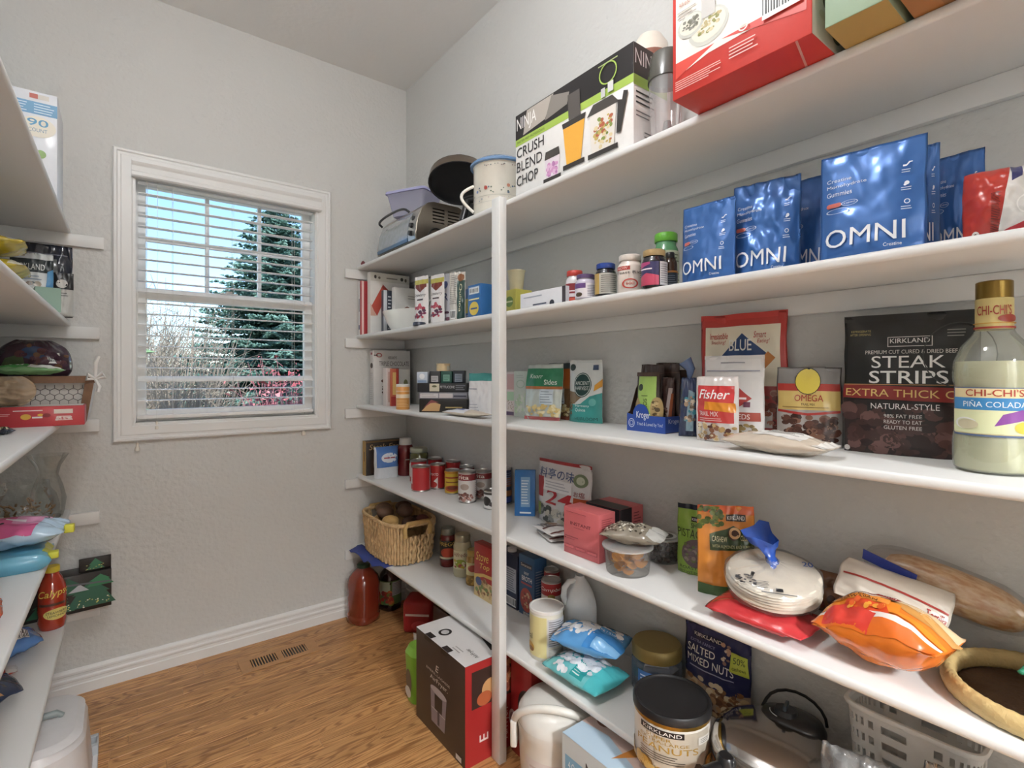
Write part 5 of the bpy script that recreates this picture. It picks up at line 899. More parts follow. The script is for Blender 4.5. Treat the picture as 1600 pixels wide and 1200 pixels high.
def chips(t, R, H):
    rd = random.Random(5); parts = []
    for i in range(34):
        a = rd.uniform(0, 2*PI); rr = R*.58*math.sqrt(rd.random()); z = .012+H*.66*rd.random(); n = 9; rx = R*rd.uniform(.2, .3); nx_, ny_ = rd.uniform(-.7, .7), rd.uniform(-.7, .7); V = []
        for k in range(n): b = 2*PI*k/n; x, y = rx*math.cos(b), rx*.8*math.sin(b); V.append((rr*math.cos(a)+x, rr*math.sin(a)+y, max(.006, z+x*nx_+y*ny_+.25*rx*math.cos(2*b))))
        V.append((rr*math.cos(a), rr*math.sin(a), max(.006, z-.1*rx))); parts.append((V, [(k, (k+1) % n, n) for k in range(n)]))
    o = mesh_obj('dried_fruit', *join_data(parts), M('#d9963c', .4, var=.25), t, smooth=True); o['kind'] = 'stuff'
def balls(t, R, H):
    rd = random.Random(6); parts = []
    for lay in range(4):
        for k in range(10):
            a = 2*PI*(k+.5*lay)/10; V, Fc = lathe_data([(0, -.0075)]+[(.0105*math.cos(b), .0085*math.sin(b)) for b in (-.8, -.2, .4, 1.0)]+[(0, .0085)], 8); rr = R*.72
            parts.append(([(x+rr*math.cos(a), y+rr*math.sin(a), z+.012+lay*.0165+rd.uniform(-.002, .002)) for x, y, z in V], Fc))
    o = mesh_obj('chocolate_almonds', *join_data(parts), M('#3a2420', .3, coat=.4), t, smooth=True); o['kind'] = 'stuff'
    lathe('chocolate_heap', [(0, .006), (R*.62, .006), (R*.66, .06), (0, .062)], M('#2f1d1a', .5), t, n=20)
tub('snack_tub', 'clear plastic tub of dried orange fruit under a seed bag', putc(943, 1018, 850, S4, vB=906), chips, CLEAR('#e6e6e4', .3, .1, .5))
tub('snack_tub', 'clear plastic tub of chocolate almonds with printed lid', putc(1010, 1064, 836, S4, X=1.36), balls, CLEAR('#cfd3cc', .3, .1, .6), [('e', .5, .5, .4, .4, '#c9cfc9'), ('e', .5, .5, .3, .3, '#3a3f3a'), ('l', .3, .35, .7, .65, 3, '#c9cfc9')])
pt = putc(943, 1018, 850, S4, vB=906)
q = at(pt.loc.x-.03, pt.loc.y-.03, S4+pt.H+.001, math.radians(-66), .185, .03)
bag('seed_bag', 'crinkled clear bag of sunflower seeds lying on the dried fruit tub', 'bag', q, .055, '#8d8577', [('b', .05, .1, .7, .9, 170, .022, ['#c9c2ae', '#5d554a', '#3f3a34', '#a89e8a', '#e3dfd2']), ('p', [(.74, .1), (1, 0), (1, .9), (.8, .9)], '#b9b9b4')], kind='pillow', flat=True, L=.11, amp=.008, rough=.15)
q = put(1055, 1122, 750, S4, X=1.30, X2=1.335); q.H = .2
bag('pistachio_bag', 'lime green pistachio bag with black top seal', 'bag', q, .045, '#8fb04a', [('r', 0, .93, 1, 1, '#1e2330'), ('r', .35, .76, .75, .83, '#241f1f'), ('t', 'KIRKLAND', .37, .775, .73, .815, '#e8e5e2'), ('t', 'SHELLED', .35, .67, .8, .74, '#3a3f24', {'b': .02}), ('t', 'PISTACHIOS', .02, .53, 1.0, .65, '#3a3f24', {'b': .02}), ('e', .5, .32, .36, .2, '#6a5a5a'), ('b', .22, .2, .78, .44, 40, .06, ['#7d6a6a', '#5a4a4e', '#9a8a80', '#6d7a4a']), ('t', 'ROASTED', .1, .09, .7, .13, '#3a3f24'), ('t', 'NET WT 24 OZ', .08, .03, .7, .065, '#3a3f24')], kind='stand', amp=.006, rough=.25)
q = at(1.2625, .7175, S4, math.radians(-48), .142, .23)
bag('cashew_bag', 'orange cashew cluster bag with dark green banner', 'bag', q, .055, '#d88a3c', [('p', [(0, .92), (1, .9), (1, 1), (0, 1)], '#d0602f'), ('b', .02, .74, .42, .98, 46, .05, ['#5a6a2c', '#4a5a24', '#77833a']), ('r', .5, .83, .84, .905, '#2a2422'), ('t', 'KIRKLAND', .52, .845, .82, .89, '#ece6de', {'b': .01}), ('p', [(.2, .5), (1.0, .52), (1.0, .72), (.75, .74), (.62, .78), (.5, .74), (.2, .68)], '#33451f'), ('e', .62, .69, .1, .07, '#4a2c20'), ('o', .64, .7, .1, .065, .45, '#d9b07a'), ('t', 'CASHEW', .24, .6, .5, .66, '#e3dcae', {'b': .01}), ('t', 'CLUSTERS', .74, .62, .99, .68, '#e3dcae', {'b': .01}), ('t', 'WITH ALMONDS AND PUMPKIN', .24, .535, .98, .57, '#cfcf9a'), ('b', .5, .1, 1.0, .4, 30, .07, ['#b06a2c', '#c98444', '#7a5a40']), ('r', 0, 0, 1, .12, '#3f5a30')], kind='stand', amp=.007, rough=.25, lean=.04)
# tortillas on a red packet
q = at(1.118, .585, S4, math.radians(-86), .225, .05)
bag('tortilla_chip_bag', 'red packet lying flat under the flour tortillas', 'bag', q, .055, '#c23a3e', (), kind='pillow', flat=True, L=.15, amp=.006, rough=.2)
t = thing('tortilla_pack', 'bag of flour tortillas gathered with a blue tie, on the red packet', 'bread', at(1.232, .59, S4+.072, math.radians(-60))); t.rotation_euler = (math.radians(13), 0, t.rotation_euler.z)
R = .1; TORT = M('#e6dccb', .75, var=.12, bump=.3, bscale=40)
for i in range(6):
    dx, dy = random.Random(i).uniform(-.004, .004), random.Random(i+9).uniform(-.004, .004); z = .004+i*.0075
    o = lathe('tortilla', [(0, z), (R*.96, z), (R, z+.003), (R*.965, z+.0068), (R*.8, z+.0072), (0, z+.0075+(.004 if i == 5 else 0))], TORT, t, n=30, c=(dx, dy), sharp=70)
V, Fc = lathe_data([(0, .001), (R*1.02, .001), (R*1.06, .02), (R*1.03, .047), (R*.7, .058), (R*.35, .062), (R*.16, .07), (R*.12, .078)], 40); V = [(x*(1+.02*math.sin(7*math.atan2(y, x))), y*(1+.02*math.sin(7*math.atan2(y, x))), z+.002*math.sin(11*math.atan2(y, x))*(z > .01)) for x, y, z in V]
mesh_obj('film', V, Fc, CLEAR('#fbfbfb', .6, .12, .08, -.3), t, smooth=True)
V = []; Fc = []; n = 12
for j in range(5):
    for k in range(n): a = 2*PI*k/n; r = (.018, .013, .022, .036, .05)[j]*(1+.35*math.sin(3*a+j)); V.append((r*math.cos(a)*.7-.006*j, r*math.sin(a)+.012*j, .066+.013*j))
for j in range(4):
    for k in range(n): Fc.append((j*n+k, j*n+(k+1) % n, (j+1)*n+(k+1) % n, (j+1)*n+k))
mesh_obj('tie', V, Fc, M('#2f57b0', .25, coat=.4), t, smooth=True)
decals([('b', .1, .12, .3, .3, 26, .02, ['#2c2c2e', '#4a4a4c']), ('r', .5, .04, .57, .1, '#2a2a2c'), ('t', 'TORTILLAS', .35, -.02, .7, .02, '#5a5a5c'), ('t', '20', .82, .6, .93, .7, '#3a5a9a'), ('l', .3, .06, .45, .2, 5, '#5a5a5c')], lambda s, u, o: ((s-.5)*2*R, (u-.5)*2*R, (.062 if (s-.5)**2+(u-.5)**2 < .1 else .0535)+o*2), t, name='film_print')
t, F_ = bag('pretzel_bag', 'clear bag of brown pretzel rolls behind the tortillas', 'bag', at(1.35, .53, S4, math.radians(-84), .11, .1), .05, '#6d4a34', [('e', .7, .4, .22, .3, '#8a5a38'), ('e', .7, .4, .09, .12, '#4a2f22'), ('e', .3, .6, .2, .26, '#5d3c2c'), ('e', .45, .25, .12, .14, '#7d3a2c')], kind='pillow', amp=.006, rough=.15)
# wicker tray with the breads
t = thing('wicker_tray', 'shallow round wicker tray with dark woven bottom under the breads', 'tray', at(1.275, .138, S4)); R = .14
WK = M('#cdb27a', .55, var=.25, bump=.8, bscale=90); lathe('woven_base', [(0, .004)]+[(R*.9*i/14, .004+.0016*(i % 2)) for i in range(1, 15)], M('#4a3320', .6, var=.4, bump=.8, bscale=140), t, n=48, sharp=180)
V = []; Fc = []; n = 96
for k in range(n):
    a = 2*PI*k/n; w = 1+.08*(k % 2)
    for j in range(8): b = 2*PI*j/8; r = R*.955+.016*w*math.cos(b)*.75; V.append((r*math.cos(a), r*math.sin(a), .019+.018*w*math.sin(b)))
for k in range(n):
    for j in range(8): Fc.append((k*8+j, ((k+1) % n)*8+j, ((k+1) % n)*8+(j+1) % 8, k*8+(j+1) % 8))
mesh_obj('wicker_rim', V, Fc, WK, t, smooth=True)
q = at(1.122, .352, S4+.018, math.radians(-99), .225, .08)
BUN = '#c9975a'
t, F_ = bag('bun_bag', 'orange and clear bag of sweet rolls resting on the wicker tray', 'bread', q, .125, '#e07a2c', [('r', 0, 0.488, 1, 1, '#dcc09a'), ('e', 0.8, 0.459, 0.16, 0.1, '#c08a4a'), ('e', 0.93, 0.533, 0.12, 0.1, '#c9975a'), ('e', 0.2, 0.9, 0.14, 0.08, '#c9975a'), ('e', 0.5, 0.9, 0.14, 0.08, '#b98450'), ('r', 0.0, 0.222, 0.7, 0.414, '#e3862c'), ('r', 0.0, 0.222, 1, 0.296, '#e3862c'), ('p', [(0.25, 0.185), (0.66, 0.185), (0.6, 0.333), (0.28, 0.333)], '#d9502c'), ('r', 0, 0.126, 1, 0.192, '#e6dcd4'), ('r', 0, 0.0, 1, 0.126, '#e0702a'), ('p', [(0.1, 0.022), (0.5, 0.0), (0.56, 0.163), (0.3, 0.266), (0.12, 0.222)], '#d94438'), ('r', 0.1, 0.333, 0.62, 0.422, '#dd8a3c'), ('t', '8', 0.13, 0.355, 0.17, 0.407, '#3a2a20'), ('t', 'SWEET', 0.25, 0.381, 0.48, 0.414, '#4a2c20', {'b': 0.01}), ('t', 'HAWAIIAN', 0.22, 0.337, 0.53, 0.37, '#4a2c20', {'b': 0.01}), ('p', [(0.1, 0.444), (0.66, 0.429), (0.68, 0.511), (0.12, 0.525)], '#8a2f2c'), ('t', 'PEPPERIDGE FARM', 0.13, 0.459, 0.65, 0.496, '#efe3da', {'b': 0.01}), ('b', 0.3, 0.207, 0.6, 0.311, 14, 0.025, ['#e8a03c', '#e0602c'])], kind='pillow', flat=True, L=.122, amp=.008, rough=.16, coat=.4, tilt=(0, math.radians(-9)))
bag('rye_bread_bag', 'dark green bread bag lying under the loaf', 'bread', at(1.303, .388, S4, math.radians(-90), .155, .07), .072, '#24402c', [('p', [(.1, .2), (.9, .2), (.9, .4), (.1, .4)], '#3a5a40')], kind='pillow', flat=True, L=.108, amp=.006, rough=.2)
q = at(1.272, .375, S4+.0735, math.radians(-88), .2, .03); 
bag('flatbread_pack', 'stack of pale flatbreads in clear film with a red stripe, on the rolls', 'bread', q, .045, '#d9cec0', [('p', [(.05, .55), (.98, .45), (.98, .5), (.05, .6)], '#a83a34'), ('t', 'Tortilla', .82, .2, .98, .4, '#a83a34')], kind='pillow', flat=True, L=.09, amp=.004, tilt=(math.radians(50), math.radians(7)), rough=.3)
# loaf in a zip bag
t = thing('bread_loaf', 'long crusty bread loaf in a clear zip bag with blue zipper', 'bread', at(1.372, .30, S4+.088, math.radians(-88))); t.rotation_euler = (0, math.radians(12), t.rotation_euler.z)
V, Fc = lathe_data([(0, -1)]+[(math.cos(a)**.6, math.sin(a)) for a in [-1.45+2.9*i/14 for i in range(15)]]+[(0, 1)], 24)
V = [(z*.118, x*.038*(1+.06*noise.noise(Vector((z*3, x, y)))), y*.045*(1+.1*noise.noise(Vector((z*4, y, 2))))+.045) for x, y, z in V]
m, tt, p = newmat('bread_crust'); n1 = tt.nodes.new('ShaderNodeTexNoise'); n1.inputs['Scale'].default_value = 9; n1.inputs['Detail'].default_value = 3; rr_ = tt.nodes.new('ShaderNodeValToRGB'); rr_.color_ramp.elements[0].position = .35; rr_.color_ramp.elements[0].color = lin('#bd854c'); rr_.color_ramp.elements[1].position = .65; rr_.color_ramp.elements[1].color = lin('#dfbf95'); tt.links.new(n1.outputs['Fac'], rr_.inputs[0]); tt.links.new(rr_.outputs[0], p.inputs['Base Color']); p.inputs['Roughness'].default_value = .6
mesh_obj('loaf', V, Fc, m, t, smooth=True)
V2 = [(x*1.22-.012, y*1.16, z*1.12-.004+.004*noise.noise(Vector((x*30, y*30, z*30)))) for x, y, z in V]; mesh_obj('zip_film', V2, Fc, CLEAR('#fcfcfc', .5, .12, .05, -.45), t, smooth=True)
Vz = [(-.15, -.045, .05), (-.15, -.055, .075), (-.05, -.055, .066), (-.05, -.05, .044)]; mesh_obj('zipper', Vz+[(x, y+.002, z) for x, y, z in Vz], [(0, 1, 2, 3), (7, 6, 5, 4), (0, 4, 5, 1), (1, 5, 6, 2), (2, 6, 7, 3), (3, 7, 4, 0)], M('#3a489a', .3), t)
q = at(1.17, .105, S4+.0385, math.radians(-100), .13, .1)
bag('oat_bread_bag', 'green oat bread bag at the end of the wicker tray', 'bread', q, .10, '#2f8a68', [('r', 0, .72, 1, 1, '#d9b88a'), ('b', .1, .75, .9, .98, 20, .08, ['#c9a070', '#e0c79c']), ('p', [(.2, .3), (.5, .55), (.85, .5), (.6, .25)], '#e3dcd8'), ('p', [(.3, .34), (.5, .5), (.75, .47), (.58, .3)], '#b8483c'), ('t', 'WHOLE', .45, .16, .8, .24, '#d6e6dc'), ('t', 'OAT', .2, .02, .8, .14, '#e8ece6')], kind='pillow', flat=True, L=.17, amp=.008, rough=.16)
# ------------------------------------------------------------------ lowest right shelf
bk = thing('wicker_basket', 'woven seagrass basket of potatoes and onions with wrapped side handles', 'basket', at(1.236, 2.635, S5+.004)); HX, HY, BH = .142, .232, .215
def sup(a, k, e=.55):
    c, s = math.cos(a), math.sin(a); return (HX*k*math.copysign(abs(c)**e, c), HY*k*math.copysign(abs(s)**e, s))
PER = [sup(2*PI*i/720, 1.0) for i in range(721)]; CUM = [0]
for i in range(720): CUM.append(CUM[-1]+math.dist(PER[i], PER[i+1]))
def arcang(f):
    tgt = f*CUM[-1]; lo = 0
    while lo < 719 and CUM[lo+1] < tgt: lo += 1
    return 2*PI*lo/720
GR = M('#cfae80', .7, var=.4, bump=.7, bscale=120); parts = []; rb = random.Random(8); NST = 76
for i in range(NST):
    a0 = arcang(i/NST)
    if math.sin(a0) < -.96 and False: continue
    ph = rb.uniform(0, 6); top = BH-.012
    hole = abs(sup(a0, 1)[1]) > .97*HY and abs(sup(a0, 1)[0]) < .065
    segs = [(0, top)] if not hole else [(0, top-.062)]
    for z0, z1 in segs:
        pts = []
        for j in range(11):
            q = j/10; z = z0+(z1-z0)*q; k = .90+.10*z/BH+.028*math.sin(q*19+(i % 2)*PI); x, y = sup(a0+.006*math.sin(q*19+(i % 2)*1.6), k); pts.append((x, y, z+.004))
        parts.append(tube_data(pts, [.0082+.0018*math.sin(j*2.2+ph) for j in range(11)], n=6, cap=False))
mesh_obj('weave', *join_data(parts), GR, bk, smooth=True)
V = []; Fc = []; n = 90
for k in range(n):
    a = 2*PI*k/n; x, y = sup(a, .84); x2, y2 = sup(a, .92); V += [(x, y, .006), (x2, y2, BH-.075)]
for k in range(n): Fc.append((2*k, 2*((k+1) % n), 2*((k+1) % n)+1, 2*k+1))
Fc.append(tuple(2*k for k in range(n))); mesh_obj('liner_weave', V, Fc, GR, bk, smooth=True)
parts = []
for ph in (0, PI/1.5, 2*PI/1.5):
    parts.append(tube_data([(lambda x, y, w: (x, y, BH-.008+.006*math.sin(a*30+ph)))(*sup(a, 1.0+.022*math.cos(a*30+ph)), 0) for a in [2*PI*i/200 for i in range(200)]], .0068, n=5, closed=True))
mesh_obj('rim_weave', *join_data(parts), GR, bk, smooth=True)
for sg in (-1, 1):
    hp = [(-.07, sg*(HY+.002), BH-.066), (-.072, sg*(HY+.004), BH-.02), (-.06, sg*(HY+.006), BH+.004), (.06, sg*(HY+.006), BH+.004), (.072, sg*(HY+.004), BH-.02), (.07, sg*(HY+.002), BH-.066)]
    tube('handle', hp, [.012, .012, .0105, .0105, .012, .012], M('#c9a468', .6, var=.25, bump=.6, bscale=150), bk, n=8)
POT = [(-.085, -.13, .135, .036, '#c39a5c', 'tan potato near the basket rim'), (-.07, -.05, .15, .042, '#c9a263', 'large tan potato heaped in the basket'), (-.05, .06, .17, .045, '#6d4f3c', 'dark brown yam heaped at the far side of the basket'), (.03, -.02, .185, .05, '#5d4435', 'dark brown yam on top of the heap'), (-.02, .14, .17, .045, '#7a5a42', 'brown yam against the basket end'), (.07, .08, .18, .042, '#634838', 'dark yam behind the topmost one'),
       (-.005, -.13, .15, .042, '#54392d', 'dark purple-brown onion beside the tan potatoes'), (.075, -.13, .15, .04, '#6d3a34', 'red onion near the handle'), (.085, -.035, .125, .036, '#5a3f33', 'dark yam near the wall'), (-.07, .105, .125, .03, '#b78f58', 'tan potato at the far rim')]
for i, (dx, dy, z, r, c, lb) in enumerate(POT):
    V, Fc = lathe_data([(0, -1)]+[(math.cos(a), math.sin(a)) for a in [-1.3+2.6*j/8 for j in range(9)]]+[(0, 1)], 14); sd = i*4.1
    r *= .88; V = [((x*1.0)*r*(1+.14*noise.noise(Vector((x*1.5+sd, y*1.5, z_)))), y*r*1.25*(1+.14*noise.noise(Vector((x+sd, y*1.3, z_*2)))), z_*r*.85) for x, y, z_ in V]
    t = mesh_obj('potato' if 'potato' in lb else 'onion' if 'onion' in lb else 'yam', V, Fc, M(c, .6, var=.3, bump=.4, bscale=40), None, smooth=True); t.location = (1.238+dx*1.0, 2.635+dy*1.05, S5+z+.048); t.rotation_euler = (0, 0, i*.9); tag(t, lb, 'vegetable', 'vegetables in the wicker basket')
lathe('basket_fill', [(0, .1), (.1, .1), (0, .12)], M('#a5804f', .9), bk, n=12)
V = []; Fc = []; nx, ny = 14, 6
for j in range(ny+1):
    for i in range(nx+1):
        y = 2.47+.42*i/nx; x = 1.13-.075*j/ny*(1 if i > 2 else .6); z = S5+.0025 if x > XE-.004 else S5+.0025-.5*(XE-.004-x)*(.55+.45*math.sin(i*1.1))+.004*math.sin(i*1.7); V.append((x, y, z))
for j in range(ny):
    for i in range(nx): Fc.append((j*(nx+1)+i, j*(nx+1)+i+1, (j+1)*(nx+1)+i+1, (j+1)*(nx+1)+i))
cl = thing('blue_cloth', 'dark blue cloth bag peeking from under the wicker basket', 'cloth', at(0, 0, 0)); o = mesh_obj('cloth', V, Fc, M('#35458a', .7), cl, smooth=True); so = o.modifiers.new('s', 'SOLIDIFY'); so.thickness = .0015
SAUCE = lambda c, lid: [('jar', M(c, .12, coat=.9), [(0, 0), (.94, 0), (1, .03), (1, .2), (.97, .24), (.97, .66), (1, .7), (.9, .8), (.78, .84)]), ('lid', M(lid, .3, .75), [(.8, .83), (.84, .84), (.84, .97), (.8, 1), (0, 1)])]
rnd_item('sauce_jar', 'jar of red pasta sauce with dark label behind the basket', 'jar', putc(687, 713, 824, S5, X=1.365), SAUCE('#6d1a18', '#8d8d84'), [('r', .0, .2, .92, .7, '#241f1e'), ('t', 'PREGO', .1, .56, .85, .66, '#d9b45a', {'b': .02}), ('e', .5, .38, .3, .13, '#c2482c'), ('r', .05, .22, .85, .27, '#d9cfb0')], group='pasta sauce jars')
rnd_item('sauce_jar', 'jar of creamy white pasta sauce with silver lid', 'jar', putc(708, 737, 834, S5, X=1.355), SAUCE('#cfc7a4', '#b0ab94'), [('r', .1, .2, .75, .64, '#d9d3b0'), ('t', 'Alfredo', .15, .5, .7, .6, '#8a3a3a'), ('e', .42, .34, .2, .1, '#9aa83c'), ('b', .2, .22, .65, .42, 12, .06, ['#c9b23c', '#a8504a', '#e6e0c0'])], group='pasta sauce jars')
rnd_item('sauce_jar', 'jar of yellow pickled peppers beside the red stuffing box', 'jar', putc(728, 750, 858, S5, X=1.335), SAUCE('#a8843c', '#b59a5a'), [('r', .1, .3, .9, .66, '#d9cf9a'), ('e', .5, .5, .25, .1, '#a84a3c'), ('b', .1, .06, .9, .25, 14, .09, ['#c9a04a', '#8a6a2c'])], group='pasta sauce jars')
q = put(741, 772, 846, S5, vL=911, vR=940); q.W = .17
box_item('stuffing_box', 'red stuffing mix carton with yellow lettering next to the post', 'box', put(741, 771, 846, S5, X=1.275), .045, '#b02a26', [('t', 'Stove', .1, .68, .75, .84, '#ecd06a', {'s': .2, 'sl': .03}), ('t', 'Top', .3, .52, .8, .65, '#ecd06a', {'s': .2, 'sl': .03}), ('p', [(0, .32), (.5, .42), (1, .44), (1, .5), (.5, .48), (0, .4)], '#e0c070'), ('r', 0, 0, 1, .34, '#d9c08a'), ('b', .1, .05, .95, .35, 40, .07, ['#b08a5a', '#8a5a34', '#c9a878', '#7a8a4a']), ('e', .25, .3, .16, .08, '#4a5a8a')], right=[('r', 0, 0, 1, 1, '#4a78a8')], top=[('r', 0, .45, 1, .55, '#8a201e')])
# right of the post
box_item('broth_carton', 'navy broth carton with white nutrition panel behind the post', 'box', put(776, 808, 856, S5, X=1.325), .065, '#232b44', [('r', .4, .3, .95, .75, '#b9bcc4'), ('l', .43, .32, .92, .73, 10, '#5a5f70'), ('bar', .4, .04, .95, .2)])
lathe('spout_cap', [(0, 0), (.02, 0), (.02, .014), (0, .014)], M('#d9d9dc', .4), bpy.data.objects['broth_carton'], n=14, c=(0, .03)).location = (0, 0, put(776, 808, 856, S5, X=1.325).H)
box_item('broth_carton', 'blue beef broth carton with a bowl of soup', 'box', put(811, 835, 864, S5, X=1.325), .065, '#2f567e', [('r', .1, .8, .85, .88, '#1f2a40'), ('t', 'Swanson', .14, .815, .8, .865, '#e3d6c8'), ('t', 'BEEF', .35, .69, .65, .73, '#d9e0e8'), ('t', 'BROTH', .2, .58, .85, .66, '#e8ecf0', {'b': .01}), ('r', .15, .52, .85, .55, '#a84a50'), ('e', .5, .27, .4, .2, '#b04a3a'), ('b', .25, .14, .75, .4, 30, .07, ['#7a3a2c', '#c9a07a', '#8a5040', '#a83a34']), ('bar', .3, .01, .9, .06)], right=[('l', .1, .2, .9, .8, 14, '#8a98b0')])
SOUP = [band('#d9d3cd', .06, .94), ('r', -.5, .5, 1.5, .92, '#a82a2c'), ('t', 'Campbell', .08, .62, .95, .78, '#f0e6e0', {'b': .02, 's': .25}), ('e', .5, .47, .12, .09, '#9a8a4a'), ('t', 'Cream of', .28, .22, .76, .32, '#3a3430'), ('t', 'CHICKEN', .22, .1, .8, .18, '#a82a2c')]
for (a_, b_, X_, lb_) in ((846, 877, 1.313, 'in front'), (850, 874, 1.382, 'behind')):
    for k_ in (0, 1): food_can('soup_can', 'red and white soup can %s, %s of its stack' % (lb_, ('lower', 'upper')[k_]), putc(a_, b_, 893, S5+.1045*k_, X=X_, H=.104), SOUP, group='soup cans')
q = putc(879, 933, 897, S5, X=1.348); t = thing('milk_jug', 'translucent white plastic gallon jug without cap', 'jug', q); R, H = q.R, q.H; t.rotation_euler = (0, 0, q.rot+.12)
MJ = M('#e9edf1', .4, coat=.1); n = 32; prof = [(0, .0), (.9, .0), (1, .03), (1, .58), (.95, .66), (.8, .76), (.58, .86), (.4, .93), (.3, .955), (.3, .99), (.26, .99), (.26, .95)]; V = []; rows = []
for r, z in prof:
    if r == 0: rows.append([len(V)]); V.append((0, 0, 0)); continue
    rows.append(list(range(len(V), len(V)+n)))
    for k in range(n):
        a = 2*PI*k/n; e = .5 if z < .6 else .5+.5*min(1, (z-.6)/.3); c, s = math.cos(a), math.sin(a); V.append((R*r*math.copysign(abs(c)**e, c)*.92, R*r*math.copysign(abs(s)**e, s)*.92, z*H))
Fc = []
for A, B in zip(rows, rows[1:]):
    for k in range(n):
        k2 = (k+1) % n; Fc.append((A[0], B[k2], B[k]) if len(A) == 1 else (A[k], A[k2], B[k2], B[k]))
mesh_obj('jug_body', V, Fc, MJ, t, smooth=True, sharp=60); tube('handle', [(-R*.3, -R*.15, H*.925), (-R*.66, -R*.3, H*.92), (-R*.93, -R*.42, H*.84), (-R*.98, -R*.45, H*.72), (-R*.84, -R*.4, H*.62)], [.009, .0105, .011, .011, .01], MJ, t)
rnd_item('oatmeal_canister', 'cardboard oatmeal canister with white lid and pale yellow label', 'canister', putc(828, 880, 945, S5, X=1.205), [('tube_wall', M('#ddd9cb', .5), [(0, 0), (.98, 0), (1, .01), (1, .93), (.98, .94)]), ('lid', M('#e6e4e0', .35), [(1.0, .93), (1.04, .935), (1.04, .99), (1.0, 1), (.96, 1), (.94, .985), (0, .985)])],
   [('r', .05, .08, .5, .88, '#d9cf96'), ('r', -.4, .08, .05, .88, '#e3e0d6'), ('t', 'meal', -.06, .4, .2, .52, '#2c2a28', {'b': .01}), ('e', .13, .24, .12, .09, '#c9982c'), ('e', .16, .2, .08, .05, '#8a5a1c'), ('r', .52, .3, .93, .85, '#d3d3d6'), ('l', .54, .32, .9, .82, 12, '#55555c'), ('l', .54, .1, .9, .27, 6, '#9aa0a8'), ('r', .95, .4, 1.3, .9, '#8a9a5a')])
MARSH = ['#e3e6ea', '#eef0f2', '#dfe3e8']
q = at(1.114, 1.166, S5, math.radians(-88), .242, .03)
bag('marshmallow_bag', 'teal and clear marshmallow bag lying at the shelf edge', 'bag', q, .07, '#6fc0c4', [('b', .08, .25, .78, .9, 110, .05, MARSH), ('p', [(.5, .05), (.72, .05), (.68, .5), (.5, .55)], '#2fa0a0'), ('t', 'JET', .52, .3, .66, .48, '#e3f0f0'), ('l', .52, .08, .66, .26, 3, '#cfe6e6'), ('r', .0, .0, .06, 1, '#6fc9d3'), ('p', [(.78, .0), (1, 0), (1, 1), (.8, 1)], '#4fb5ba'), ('b', .2, .05, .48, .2, 14, .04, MARSH)], kind='pillow', flat=True, L=.165, amp=.008, rough=.16)
q = at(1.165, 1.155, S5+.078, math.radians(-70), .24, .03)
bag('marshmallow_bag', 'sky blue marshmallow bag lying on the teal one', 'bag', q, .08, '#5a9ad2', [('b', .05, .2, .6, .62, 90, .04, MARSH), ('b', .25, .62, .95, .8, 30, .045, MARSH), ('p', [(0, .62), (.5, .9), (.55, 1), (0, 1)], '#5aa3da'), ('p', [(.5, .0), (1, 0), (1, .42), (.62, .5)], '#3f86c9'), ('p', [(.62, .02), (1, 0), (1, .2), (.65, .24)], '#7fb4e0'), ('r', .55, .86, .95, .95, '#31466a'), ('l', .6, .87, .92, .94, 2, '#b9c9e0'), ('t', '1 kg / 210 pcs', .6, .52, .95, .57, '#e8eef6')], kind='pillow', flat=True, L=.15, amp=.009, rough=.16)
q = putc(988, 1064, 1002, S5, X=1.335); R, H = q.R, q.H; t = thing('pretzel_jar', 'six-sided clear plastic jar with big gold lid', 'jar', q)
lathe('jar_wall', [(0, 0), (R*.95, 0), (R, .01), (R, H*.66), (R*.92, H*.72), (R*.86, H*.76)], CLEAR('#b9c4d6', .35, .05, .25, .2), t, n=6, sharp=30); lathe('jar_contents', [(0, .004), (R*.88, .004), (R*.88, H*.5), (0, H*.52)], M('#4a3a32', .6, var=.4), t, n=6)
lathe('lid', [(R*.9, H*.74), (R*1.0, H*.76), (R*1.0, H*.95), (R*.93, H*1.0), (R*.5, H*1.01), (0, H*1.01)], M('#8e7a45', .4, .35), t, n=40)
decals([('r', .1, .1, .55, .6, '#3f70b0'), ('l', .15, .15, .5, .55, 6, '#d3deee')], lambda s, u, o: ((s-.5)*R*1.8, -math.sqrt(max(0, 1-((s-.5)*1.8)**2))*R*1.02-o, u*H), t)
q = put(1064, 1178, 972, S5, X=1.345, X2=1.365); q.W = .195; q.loc.y += .008
bag('nut_bag', 'navy mixed nuts bag with lime green burst and clear lower half', 'bag', q, .05, '#2a2c52', [('r', 0, .0, 1, .4, '#a5907a'), ('b', .03, .03, .97, .4, 110, .05, ['#c9ab84', '#8a6446', '#b58e66', '#6d4c36', '#dcc8a4']), ('p', [(0, .4), (.3, .36), (.7, .33), (1, .38), (1, .46), (0, .46)], '#2a2c52'), ('r', .14, .86, .62, .925, '#1d1e3a'), ('t', 'KIRKLAND', .16, .872, .6, .915, '#ded9d0', {'b': .015}), ('t', 'EXTRA FANCY', .1, .79, .5, .825, '#8a8cb0'), ('t', 'SALTED', .06, .67, .5, .76, '#e3e0dc', {'b': .02}), ('t', 'MIXED NUTS', .06, .55, .78, .64, '#e3e0dc', {'b': .02}), ('l', .1, .49, .8, .53, 1, '#9a9cb8'), ('p', [(.72, .62), (.98, .6), (.96, .82), (.74, .84)], '#b9c24a'), ('t', '50%', .77, .72, .93, .79, '#3a4a2c', {'b': .01}), ('t', 'cashews', .76, .65, .94, .69, '#3a4a2c'), ('b', .6, .66, .72, .9, 10, .035, ['#b58e76', '#8a6c62', '#cdb9a4'])], kind='stand', amp=.006, rough=.25)
